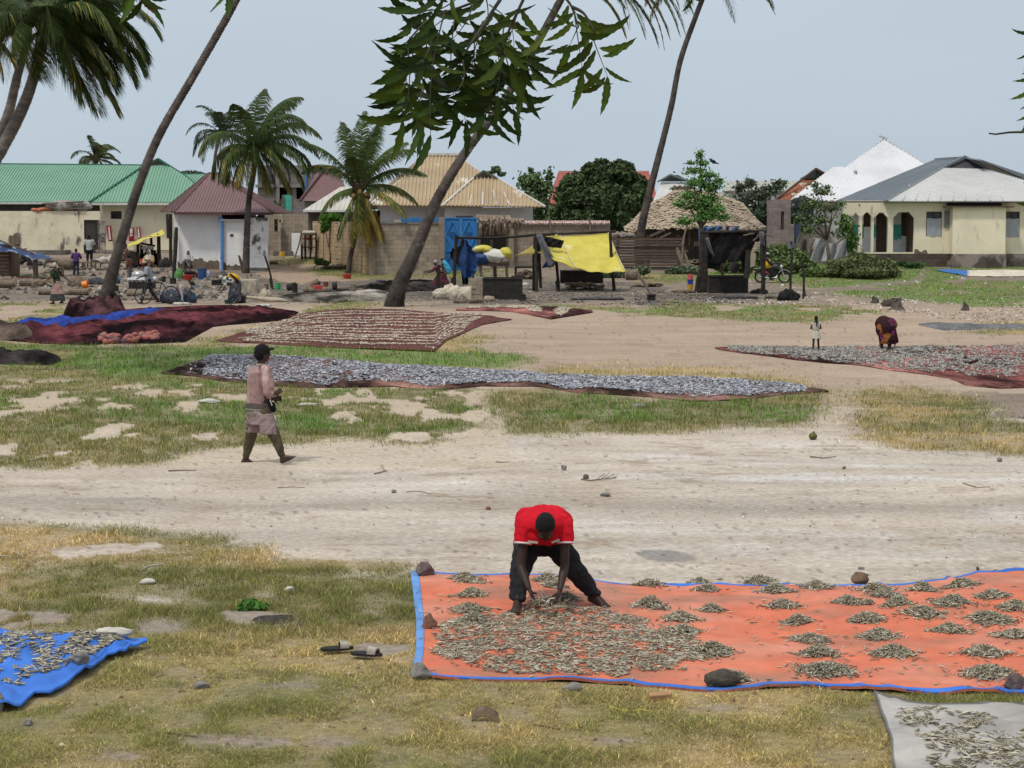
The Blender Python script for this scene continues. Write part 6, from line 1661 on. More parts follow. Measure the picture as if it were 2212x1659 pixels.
def f_gr(U,V,g):
    px=1900+U*600;py=1515+V*275
    e1=((px-2040)/110)**2+((py-1570)/36)**2<1;e2=(px>1960+(py-1560)*.3)&(py>1590)&(px<2460)
    return(e1|e2)&((fbm(px/26,py/12,207,3)>.46)|(g.random(len(px))<.15))&(V>.06)&(U>.03)
spread(S_gr,1600,f_gr,.074,TINT,label="small dried fish strewn thickly over the grey cloth",cat="fish",seed=14)
# 300 single fish, the ones that show largest: lower right cloth and the near part of the tarpaulins
prot=[]
for v in range(6):
    g=np.random.default_rng(60+v);Vv,C,F=fish_cloud(np.array([[0.,0.,0.]]),.076,TINT,.08,g)
    prot.append((Vv,C,F))
protos=[]
g=np.random.default_rng(77);single=0
LABF={"grey":"loose small fish with dark back lying on the grey cloth","blue":"loose small fish with pale belly lying on the blue tarpaulin","orange":"loose small fish lying at the near left part of the orange tarpaulin"}
for S,nm,want,fn in((S_gr,"grey",150,f_gr),(S_bl,"blue",60,f_bl),(S_or,"orange",85,lambda U,V,g:f_or(U,V,g)&(V>.62))):
    U=g.random(6000);V=g.random(6000);k=fn(U,V,g);U,V=U[k][:want],V[k][:want];X,Y,Z=S.pts(U,V);first=[]
    for i in range(len(X)):
        if i<3:
            Vv,C,F=prot[i];o=npmesh("fish",Vv,F,FISH,colors=C,label=LABF[nm],cat="fish",group="loose fish on the "+nm+" sheet");first.append(o)
        else:
            o=first[i%3].copy();COL.objects.link(o)
        o.location=(X[i],Y[i],Z[i]+.012);o.rotation_euler=(0,0,float(g.uniform(0,6.28)))
# silver band fish
SILV=[(.25,.265,.30),(.40,.42,.47),(.17,.175,.20),(.10,.10,.115),(.33,.34,.38),(.08,.06,.055),(.55,.57,.62)]
def f_bd(U,V,g):
    px=350+U*1440;ed=np.where(px<440,.9,np.where(px>1620,.35+.2*fbm(px/30,V*4,3,2),.0))
    lo=.08+.10*fbm(U*22,3+0*U,211,3);hi=.97-.26*fbm(U*25,9+0*U,213,3)*(U>.1)
    hi=np.where(U<.17,.88,hi)
    return(V>lo*.2)&(V<hi+.05)&(px>408)&(g.random(len(px))>ed)&((fbm(px/30,V*6,215,3)>.36)|(g.random(len(px))<.4))&(px<1740)
spread(S_bd,17000,f_bd,.12,SILV,far=True,label="silver blue fish covering the long middle net",cat="fish",tilt=.3,dz=.02,seed=21)
CR=[(.54,.47,.35),(.46,.39,.29),(.62,.56,.43),(.30,.23,.17)]
def f_rw(U,V,g):
    x,y=0,0
    r=V*15+.35*np.sin(U*9)+3.0*U*(1-V);f=r-np.floor(r)
    w_=.30+.25*(fbm(U*18,np.floor(r)*3.3,221,3)-.3)
    return(np.abs(f-.5)<w_*.44)&(U>.06+.10*fbm(V*20,0*V,3,2))&(U<.93-.1*V)&(V>.05)&(V<.95)
spread(S_rw,12500,f_rw,.12,CR,far=True,label="cream coloured fish laid in long rows on the maroon net",cat="fish",tilt=.3,dz=.02,seed=23)
def f_sm(U,V,g):
    px=985+U*295;py=V
    k=np.zeros(len(U),bool)
    for cx,cy,rx,ry in((.13,.4,.06,.3),(.27,.4,.05,.3),(.42,.35,.06,.25),(.57,.45,.06,.28),(.50,.2,.05,.12),(.77,.55,.05,.35),(.80,.3,.04,.15)):k|=((U-cx)/rx)**2+((V-cy)/ry)**2<1
    return k
spread(S_sm,1500,f_sm,.15,CR,far=True,label="pale fish in a few heaps on the small maroon net",cat="fish",tilt=.3,dz=.03,seed=25)
GRF=[(.38,.36,.31),(.28,.26,.23),(.46,.43,.37),(.16,.15,.135),(.10,.09,.085)]
def f_rt(U,V,g):
    px=1545+U*955
    r=V*9+.8*fbm(U*12,V*3,231,3)*2;f=r-np.floor(r)
    band=np.abs(f-.5)<.40
    return((V<.42)&(V>.05)|band)&(V<np.where(U>.52,.84-.3*(U-.52),.97))&((fbm(U*90,V*12,233,3)>.36))&(U>.03)
spread(S_rt,19000,f_rt,.11,GRF,far=True,label="grey fish spread in waves over the right hand net",cat="fish",tilt=.35,dz=.02,seed=27)
# ------------------------------------------------------------ stones
STONE={"grey":M("stone_grey",(.27,.25,.235),(.12,.11,.105),7,bump=.02,bscale=22,c3=(.42,.40,.37),s3=5,t3=(.55,.7)),"red":M("stone_red",(.24,.12,.085),(.11,.055,.04),8,bump=.02,bscale=22),
         "brown":M("stone_brown",(.20,.13,.08),(.12,.075,.05),8,bump=.012),"mossy":M("stone_mossy",(.10,.085,.065),(.05,.045,.035),9,bump=.03,bscale=30),"purple":M("stone_purple",(.19,.14,.13),(.08,.055,.055),9,bump=.025,bscale=26),"pale":M("stone_pale",(.55,.52,.46),(.40,.37,.32),6,bump=.01)}
def stone(px0,py0,px1,py1,mat,label,seed,flat=1.0,cuts=5,on=None,rz=0,cat="stone"):
    """stone filling the pixel box, resting at its lower edge"""
    cx=(px0+px1)/2;g_=G(cx,py1-(py1-py0)*.12);s_=g_.y/FPX
    if on is not None:
        g_.z=float(on.z(g_.x,g_.y))-.01
    rx=(px1-px0)*s_/2;rz_=(py1-py0)*s_/2
    mb=MB();random.seed(seed);c=g_+Vector((0,rx*.4,rz_*.93*flat))
    nu,nv=22,14;cutsl=[]
    for k in range(cuts):
        a=random.uniform(0,6.28);e=random.uniform(-.35,.7);cutsl.append((Vector((math.cos(a)*math.cos(e),math.sin(a)*math.cos(e),math.sin(e))),random.uniform(.55,.8)))
    vs=[]
    for j in range(nv+1):
        th_=math.pi*j/nv
        for k in range(nu):
            a=2*math.pi*k/nu;p=Vector((math.sin(th_)*math.cos(a),math.sin(th_)*math.sin(a),math.cos(th_)))
            for n_,d_ in cutsl:
                q=p.dot(n_)
                if q>d_:p=p-n_*(q-d_)
            p*=1+.45*(float(fbm(p.x*2.4+seed+9,p.y*2.4+p.z*2.9+17,seed,4))-.5)
            vs.append(c+Vector((p.x*rx*1.1,p.y*rx*.85,p.z*rz_*1.1)))
    mb.add(vs,[(j*nu+k,(j+1)*nu+k,(j+1)*nu+(k+1)%nu,j*nu+(k+1)%nu) for j in range(nv) for k in range(nu)])
    return build(mb,"stone",STONE[mat],base=g_,smooth=True,label=label,cat=cat)
stone(898,1221,940,1254,"purple","purplish rounded stone holding down the far left corner of the orange tarpaulin",1,on=S_or)
stone(910,1337,946,1368,"red","reddish brown stone on the left side of the orange tarpaulin",2,on=S_or)
stone(883,1440,934,1475,"grey","angular grey stone on the near left corner of the orange tarpaulin",3,cuts=8,on=S_or)
stone(1527,1456,1596,1496,"mossy","dark stone covered with grass roots at the near edge of the orange tarpaulin",4,cuts=2,on=S_or)
stone(1841,1243,1877,1269,"brown","smooth round brown stone on the far edge of the orange tarpaulin",5,cuts=1,on=S_or)
stone(2169,1464,2214,1502,"purple","brown grey stone at the near right edge of the orange tarpaulin",6,on=S_or)
stone(1213,1476,1262,1494,"grey","flat grey stone half under the near hem of the orange tarpaulin",7,flat=.7)
stone(206,1388,282,1410,"pale","pale lumpy stone on the far edge of the blue tarpaulin",8,cuts=2,on=S_bl)
stone(144,1440,194,1468,"grey","blocky grey stone on the near edge of the blue tarpaulin",9,cuts=9,on=S_bl)
stone(-14,1500,8,1545,"grey","dark stone cut by the left edge on the blue tarpaulin",10)
stone(417,1473,452,1490,"grey","small brownish grey stone in the dry turf right of the blue tarpaulin",11,flat=.8)
stone(301,1250,334,1264,"pale","white flat stone in the green turf",12,flat=.7,cuts=1)
stone(614,1269,637,1283,"pale","small white stone left of the orange tarpaulin in the green turf",13)
stone(50,1555,72,1570,"grey","small stone in the turf below the blue tarpaulin",14)
stone(1211,1006,1226,1018,"grey","upper grey pebble on the pale track beyond the bending man",15,cuts=8)
stone(1259,1026,1272,1036,"purple","dark pebble on the pale track beside the dry twig",16)
stone(1296,1064,1318,1074,"grey","flat broken stone on the pale track below the dry twig",17,flat=.8)
stone(844,1058,856,1066,"grey","small dark pebble on the track right of the walking man",18)
stone(1048,1095,1060,1102,"red","small reddish pebble on the track above the bending man",19)
stone(2154,989,2166,999,"grey","grey pointed pebble on the track near the right edge",20)
stone(1853,1225,1868,1231,"grey","little dark pebble just beyond the round brown stone",21)
stone(1852,1238,1862,1246,"brown","tiny brown pebble between the round stone and the dark pebble",22)
stone(2108,1225,2116,1233,"mossy","dark pebble at the raised far edge of the tarpaulin",23)
stone(1820,1008,1828,1014,"red","tiny red brown pebble on the right of the track",24)
stone(430,860,480,872,"pale","pale rock slab among the middle turf left of the walking man",25,flat=.5)
stone(640,870,690,880,"pale","pale low rock slab right of the walking man's waist",26,flat=.5)
stone(1365,872,1400,880,"grey","low grey rock in the middle turf under the silver net",27,flat=.5)
stone(2212-12,895,2230,905,"grey","grey rock at the right edge beside the dark patch",28,flat=.6)
# coconut
A=At(1756,950);mb=MB();mb.ell(A.o+Vector((0,0,.055)),(.066,.06,.058),16,10,noise=.05);mb.tube([A.o+Vector((.01,0,.11)),A.o+Vector((.015,0,.13))],[.02,.01],8)
build(mb,"coconut",M("green_husk",(.12,.13,.035),(.07,.07,.03),8),base=A.o,smooth=True,label="green coconut lying alone on the pale track",cat="coconut")
# dark soil clods and molehill mounds in the near turf
for i,(px,py,w_,h_,lab,mt) in enumerate(((592,1338,52,17,"freshly dug dark soil mound in the green turf","s_dark"),)):
    A=At(px,py);mb=MB();g_=[]
    for j in range(15):
        row=[]
        for k in range(30):
            u,v=k/29*2-1,j/14*2-1;x=A.o.x+u*w_*A.s;y=A.o.y+v*w_*A.s*1.1
            r=math.sqrt(u*u+v*v);hh_=max(0,1-r*r*(1.0+.7*(float(vn(u*3+i,v*3,5))-.5)))**.8
            row.append(Vector((x,y,gz(x,y)-.012+(hh_*h_*A.s*.55)*(.6+.8*float(fbm(x*9,y*9,240,3))))))
        g_.append(row)
    mb.grid(g_);build(mb,"soil_mound",M(mt,(.075,.06,.05),(.035,.028,.024),25,bump=.03,bscale=50) if mt=="s_dark" else M(mt,(.24,.19,.165),(.17,.135,.115),12,bump=.02,bscale=50),base=A.o,smooth=True,label=lab,cat="soil mound")
# pair of worn sandals
for i,(px,py,rz,lab) in enumerate(((728,1412,.25,"left worn sandal with pale strap lying in the turf"),(792,1424,-.3,"right worn black sandal with pale strap lying in the turf"))):
    A=At(px,py);t_=thing("sandal",lab,"sandal",A.o+Vector((0,0,.03)),group="pair of sandals")
    mb=MB();n=24;pl=[Vector((math.cos(2*math.pi*k/n)*.13,math.sin(2*math.pi*k/n)*.048*(1.1-.25*math.cos(2*math.pi*k/n)),0)) for k in range(n)]
    mt=Matrix.Rotation(rz,3,'Z');mb.prism([mt@p for p in pl],(0,0,.022));build(mb,"sole",M("black_rubber",(.02,.02,.021),(.03,.03,.03),9),t_,local=True)
    mb=MB();g_=[[mt@Vector((.02+.07*u/6,math.cos(math.pi*v/8)*.053,.022+math.sin(math.pi*v/8)*.055*(1-.3*u/6))) for v in range(9)] for u in range(7)];mb.grid(g_,thick=.006);build(mb,"strap",M("strap_pale",(.42,.38,.32),(.25,.22,.19),20),t_,local=True,smooth=True)
# twigs and bits on the ground
TW=M("dry_twig",(.22,.15,.09),(.12,.08,.05),30)
def twig(pts,r,label,cat="twig",mat=None,branches=()):
    r*=.7
    P3=[G(*p)+Vector((0,0,r*1.5)) for p in pts];mb=MB();mb.tube(P3,[r*(1.1-.6*i/len(P3)) for i in range(len(P3))],6)
    for b in branches:mb.tube([G(*p)+Vector((0,0,r*1.5+.03*k)) for k,p in enumerate(b)],r*.5,5)
    return build(mb,"twig",mat or TW,base=P3[0],label=label,cat=cat)
twig([(1256,1037),(1275,1040),(1300,1037),(1330,1034)],.012,"long dry twig with seed pods on the pale track",branches=[[(1290,1037),(1306,1030)],[(1300,1036),(1316,1029)],[(1308,1036),(1326,1031)],[(1316,1036),(1333,1037)]])
twig([(809,1025),(823,1022),(836,1018)],.012,"small forked twig on the track right of the walking man",branches=[[(830,1020),(822,1012)],[(832,1019),(826,1010)]])
twig([(364,1019),(390,1018),(424,1018)],.014,"straight dark stick at the turf edge left of the walking man")
twig([(877,1064),(903,1062),(932,1068)],.007,"thin curved stick on the track beyond the bending man")
twig([(600,1054),(635,1053),(658,1054)],.007,"thin straight stick on the left of the track")
twig([(1071,999),(1085,1000),(1098,999)],.009,"short dark stick on the upper track")
twig([(1750,988),(1780,991),(1806,988)],.012,"reddish stick on the track right of the coconut")
twig([(2080,1045),(2110,1054),(2140,1053)],.008,"thin bent stick at the far right of the track")
twig([(305,1234),(320,1225),(352,1220)],.010,"pale curved reed in the dry turf",mat=STONE["pale"])
twig([(306,1241),(330,1236)],.008,"short pale reed beside the curved reed",mat=STONE["pale"])
twig([(30,1193),(50,1206)],.010,"pale broken reed at the left edge of the dry turf",mat=STONE["pale"])
twig([(-20,1203),(24,1204)],.012,"pale straight reed cut by the left edge",mat=STONE["pale"])
twig([(360,1586),(425,1594)],.010,"dark stick lying on the wide bare soil patch")
twig([(1318,1530),(1345,1537),(1358,1538)],.009,"yellow plastic strip in the foreground turf, left piece",cat="plastic strip",mat=M("yellow_plastic",(.55,.50,.06),(.45,.4,.05),9))
twig([(1366,1539),(1392,1536),(1404,1540)],.009,"yellow plastic strip in the foreground turf, right piece",cat="plastic strip",mat=MATS["yellow_plastic"])
twig([(1155,1568),(1210,1577)],.008,"thin dark stick in the foreground below the tarpaulin hem")
twig([(690,1408),(716,1410)],.012,"short black stick left of the sandals")
A=At(1048,1560);mb=MB();mb.grid([[A.o+Vector((-.09+.03*i,.02*j,.01+.035*math.sin(i*.6)+(.03*j if j else 0))) for i in range(7)] for j in range(3)],thick=.006);build(mb,"dry_leaf",M("brown_leaf",(.13,.085,.055),(.2,.15,.1),20),base=A.o,smooth=True,label="curled brown leaf in the foreground turf",cat="leaf")
A=At(1425,1512);mb=MB();mb.obox(A.o+Vector((0,0,.03)),.16,.08,.05,rz=.3,rx=.2,jit=.2);build(mb,"wood_chip",M("orange_wood",(.42,.24,.12),(.3,.17,.09),9),base=A.o,label="orange brown wood chip below the tarpaulin hem",cat="wood chip",bevel=.008)
# ------------------------------------------------------------ people
SKIN=M("dark_skin",(.060,.031,.021),(.045,.023,.016),8,rough=.5,spec=.35)
SKIN2=M("brown_skin",(.085,.045,.030),(.065,.034,.023),8,rough=.5,spec=.35)
HAIR=M("black_hair",(.008,.007,.007),(.014,.012,.011),60,rough=.9,bump=.01,bscale=120)
EYE=M("eye",(.5,.48,.45),(.5,.48,.45),3,rough=.3)
def cloth(n,c1,c2=None,**k):return M("cloth_"+n,c1,c2,k.pop('scale',6),rough=.9,bump=k.pop('bump',.008),bscale=k.pop('bscale',18),spec=.1,**k)
V3=Vector
def hand(mb,w,d,n,th,k=1.0,curl=.45):
    d=V3(d).normalized();n=V3(n);n=(n-d*n.dot(d)).normalized();s=d.cross(n).normalized()
    mb.loft([(w-d*.02*k,.022*k,.018*k,s,n),(w+d*.01*k,.026*k,.017*k,s,n),(w+d*.05*k,.040*k,.016*k,s,n),(w+d*.085*k,.040*k,.014*k,s,n),(w+d*.095*k,.036*k,.010*k,s,n)],12)
    for i,(o,L) in enumerate(((-.031,.066),(-.0105,.078),(.0105,.083),(.031,.073))):
        o=o*-th;p=w+d*.088*k+s*o*k;dd=(d+s*o*3.2).normalized();a=curl*(.5+.12*i)
        for j in range(3):
            dd=(dd*math.cos(a)+n*math.sin(a)).normalized();q=p+dd*L*k*(.42,.32,.26)[j]
            mb.capsule(p,q,(.0092,.0085,.0076)[j]*k,(.0086,.0077,.0066)[j]*k,8);p=q;a=curl
    p=w+d*.025*k+s*th*.030*k;dd=(d*.7+s*th*.75+n*.35).normalized()
    q=p+dd*.042*k;mb.capsule(p,q,.014*k,.0105*k,8);dd=(dd+n*.4-s*th*.2).normalized();mb.capsule(q,q+dd*.032*k,.0105*k,.0085*k,8)
def foot(mb,a,d,k=1.0,up=V3((0,0,1)),toes=True,fat=1.0):
    d=V3(d).normalized();s=d.cross(up).normalized()
    heel=a-d*.035*k-up*.045*k;ball=a+d*.12*k-up*.055*k
    mb.capsule(a+up*.02*k,heel,.036*k*fat,.034*k*fat);mb.capsule(heel,ball,.033*k*fat,.026*k*fat);mb.capsule(a+d*.01*k,ball+s*.012*k,.032*k*fat,.022*k*fat);mb.capsule(a+d*.01*k,ball-s*.018*k,.032*k*fat,.020*k*fat)
    if toes:
        for i in range(5):
            o=(i-2)*.0165*k;mb.capsule(ball+s*o,ball+s*o*1.1+d*(.05-abs(i-1)*.006)*k-up*.008*k,.012*k*fat,.009*k*fat,8)
    else:mb.capsule(ball,ball+d*.04*k,.026*k*fat,.02*k*fat)
def head(root,mb,c,f,up,k=1.0,hair=None,eyes=True):
    """c skull centre, f face direction, up crown direction"""
    f=V3(f).normalized();up=V3(up);up=(up-f*up.dot(f)).normalized();s=f.cross(up).normalized()
    rot=Matrix((s,f,up)).transposed()
    T=lambda x,y,z:c+s*x*k+f*y*k+up*z*k
    mb.ell(T(0,-.008,.015),(.076*k,.096*k,.098*k),18,12,rot=rot)
    mb.ell(T(0,.030,-.050),(.058*k,.062*k,.070*k),14,10,rot=rot)
    mb.capsule(T(0,.052,-.095),T(0,.056,-.085),.026*k,.028*k)
    mb.capsule(T(0,.088,.018),T(0,.102,-.022),.010*k,.017*k) # nose
    mb.capsule(T(-.02,.090,-.058),T(.02,.090,-.058),.0095*k) # lips
    mb.capsule(T(-.035,.078,.030),T(.035,.078,.030),.014*k) # brow
    for q in(-1,1):
        mb.ell(T(q*.078,-.004,-.008),(.010*k,.020*k,.033*k),10,8,rot=rot)
        mb.capsule(T(q*.04,.068,-.02),T(q*.045,.06,-.045),.02*k)
    if eyes:
        e=MB()
        for q in(-1,1):e.ell(T(q*.031,.080,.008),(.013*k,.010*k,.010*k),8,6,rot=rot)
        build(e,"eyes",EYE,root,smooth=True)
    if hair:
        h=MB();h.ell(T(0,-.022,.030),(.083*k,.098*k,.100*k),20,14,rot=rot,noise=.03,seed=3,fs_=9)
        h.ell(T(0,-.045,-.02),(.070*k,.07*k,.08*k),14,10,rot=rot)
        build(h,"hair",hair,root,smooth=True)
def mid(a,b,t=.5):return V3(a).lerp(V3(b),t)
def bodymesh(root,J,k=1.0,skin=None,vox=.009,hair=HAIR,toes=True,eyes=True,fing=True):
    mb=MB();w=k
    for q in 'LR':
        mb.capsule(J['sh'+q],J['el'+q],.047*w,.037*w);mb.capsule(J['el'+q],mid(J['el'+q],J['wr'+q],.35),.037*w,.039*w);mb.capsule(mid(J['el'+q],J['wr'+q],.35),J['wr'+q],.039*w,.024*w)
        mb.capsule(J['hip'+q],J['kn'+q],.080*w,.053*w);mb.capsule(J['kn'+q],mid(J['kn'+q],J['an'+q],.35),.052*w,.056*w);mb.capsule(mid(J['kn'+q],J['an'+q],.35),J['an'+q],.056*w,.034*w)
        foot(mb,V3(J['an'+q]),J['ft'+q],k,J.get('fu'+q,V3((0,0,1))),toes)
        d=(V3(J['wr'+q])-V3(J['el'+q])).normalized();hd=J.get('hd'+q,d);hn=J.get('hn'+q,V3((1 if q=='L' else-1,0,0)))
        hand(mb,V3(J['wr'+q]),hd,hn,J.get('th'+q,1 if q=='L' else-1),k,J.get('curl',.4))
    S=mid(J['shL'],J['shR']);H=mid(J['hipL'],J['hipR'])
    mb.capsule(J['shL'],J['shR'],.055*w);tr_=.095 if not J.get('spine') else .08;mb.capsule(mid(J['shL'],S,.6),mid(J['hipL'],H,.4),tr_*w,tr_*w);mb.capsule(mid(J['shR'],S,.6),mid(J['hipR'],H,.4),tr_*w,tr_*w)
    sp=J.get('spine')
    if sp:
        for a,b in zip([H]+sp,sp+[S]):mb.capsule(a,b,J.get('spr',.11)*w)
    mb.capsule(J['hipL'],J['hipR'],.095*w)
    mb.capsule(S,J['head'],.055*w,.052*w)
    head(root,mb,V3(J['head']),J['face'],J['up'],k,hair,eyes)
    return build(mb,"body",skin or SKIN,root,remesh=vox,sm=4)
STD=dict(hipL=(-.09,0,.90),hipR=(.09,0,.90),knL=(-.10,.01,.49),knR=(.10,.01,.49),anL=(-.10,-.02,.085),anR=(.10,-.02,.085),ftL=(-.2,1,0),ftR=(.2,1,0),
           shL=(-.17,0,1.37),shR=(.17,0,1.37),elL=(-.23,-.03,1.10),elR=(.23,-.03,1.10),wrL=(-.24,.05,.86),wrR=(.24,.05,.86),head=(0,.02,1.59),face=(0,1,-.05),up=(0,0,1))
DIRK={'ftL','ftR','face','up','hdL','hdR','hnL','hnR','fuL','fuR'}
def pose(A,H,yaw,over=None,dz=0.0):
    J=dict(STD);J.update(over or{});k=H/1.7;m=Matrix.Rotation(yaw,3,'Z');o=A.o+V3((0,0,dz));out_={}
    for n,v in J.items():
        if n in('thL','thR','curl'):out_[n]=v
        elif n=='spine':out_[n]=[o+m@(V3(x)*k) for x in v]
        elif n in DIRK:out_[n]=m@V3(v)
        else:out_[n]=o+m@(V3(v)*k)
    return out_,k,m
def top(root,J,k,mat,sleeve=.55,name="shirt",fat=1.0,hemdrop=.0,vox=.012,extra=None):
    mb=MB();S=mid(J['shL'],J['shR']);H=mid(J['hipL'],J['hipR']);r=.075*k*fat
    u=(V3(J['shR'])-V3(J['shL'])).normalized();ax=(H-S).normalized();v=u.cross(ax).normalized()
    wd=(V3(J['shR'])-V3(J['shL'])).length/2
    hem=H+ax*hemdrop*k
    mb.loft([(S-ax*.065*k,.05*k,.05*k,u,v),(S-ax*.055*k,wd*.62,.075*k,u,v),(S-ax*.01*k,wd+.045*k,.105*k*fat,u,v),(mid(S,H,.3),wd+.02*k,.125*k*fat,u,v),(mid(S,H,.7),wd*.92,.125*k*fat,u,v),(hem,wd*.95+.01*k,.135*k*fat,u,v)],22)
    for q in 'LR':
        if sleeve>0:
            e=J['el'+q];s_=J['sh'+q]
            if sleeve<=1:p2=mid(s_,e,sleeve);mb.capsule(s_,mid(s_,p2,.5),r,r*.9);mb.tube([s_,p2],[r*.95,r*.88],14)
            else:mb.capsule(s_,e,r*.95,r*.78);mb.tube([e,mid(e,J['wr'+q],sleeve-1)],[r*.8,r*.62],14)
    if extra:extra(mb)
    return build(mb,name,mat,root,remesh=vox,sm=4)
def trousers(root,J,k,mat,length=1.0,name="trousers",fat=1.0,vox=.012):
    mb=MB();mb.capsule(J['hipL'],J['hipR'],.112*k*fat);H=mid(J['hipL'],J['hipR']);S=mid(J['shL'],J['shR']);mb.capsule(H,mid(H,S,.18),.125*k*fat,.12*k*fat)
    for q in 'LR':
        mb.capsule(J['hip'+q],J['kn'+q],.098*k*fat,.075*k*fat)
        e=mid(J['kn'+q],J['an'+q],length);mb.capsule(J['kn'+q],mid(J['kn'+q],e,.4),.075*k*fat,.072*k*fat);mb.tube([mid(J['kn'+q],e,.3),e],[.073*k*fat,.060*k*fat],14)
    return build(mb,name,mat,root,remesh=vox,sm=4)
def skirt(root,J,k,mat,zf=.1,flare=1.3,name="skirt",hem=None,vox=.014):
    H=mid(J['hipL'],J['hipR']);S=mid(J['shL'],J['shR']);A_=mid(J['anL'],J['anR']);W=mid(H,S,.35)
    hemc=V3((A_.x,A_.y,A_.z)).lerp(H,zf);u=(V3(J['hipR'])-V3(J['hipL'])).normalized();v=V3((-u.y,u.x,0)).normalized()
    sp=(V3(J['anR'])-V3(J['anL']));wx=abs(sp.dot(u))/2+.12*k;wy=abs(sp.dot(v))/2+.12*k
    mb=MB();mb.loft([(W,.13*k,.11*k,u,v),(H,.18*k,.155*k,u,v),(mid(H,hemc,.5),(.18*k+wx*flare)/2,(.15*k+wy*flare)/2,u,v),(hemc,wx*flare,wy*flare,u,v)],26)
    return build(mb,name,mat,root,remesh=vox,sm=3,disp=(.05,.16))
def scarf(root,J,k,mat,name="headscarf",drape=True):
    h=V3(J['head']);f=V3(J['face']).normalized();up=V3(J['up']).normalized();s=f.cross(up).normalized();rot=Matrix((s,f,up)).transposed();mb=MB()
    mb.ell(h-f*.03*k+up*.02*k,(.10*k,.105*k,.118*k),16,10,rot=rot)
    if drape:
        S=mid(J['shL'],J['shR']);mb.loft([(h-f*.035*k+up*.02*k,.098*k,.09*k),(h-f*.03*k-up*.08*k,.098*k,.095*k),(S+V3((0,0,.0)),.2*k,.15*k),(S-V3((0,0,.12*k)),.23*k,.17*k)],18)
    return build(mb,name,mat,root,remesh=.012,sm=3)
def person(label,A,group=None):return thing("person",label,"person",A.o,group=group)
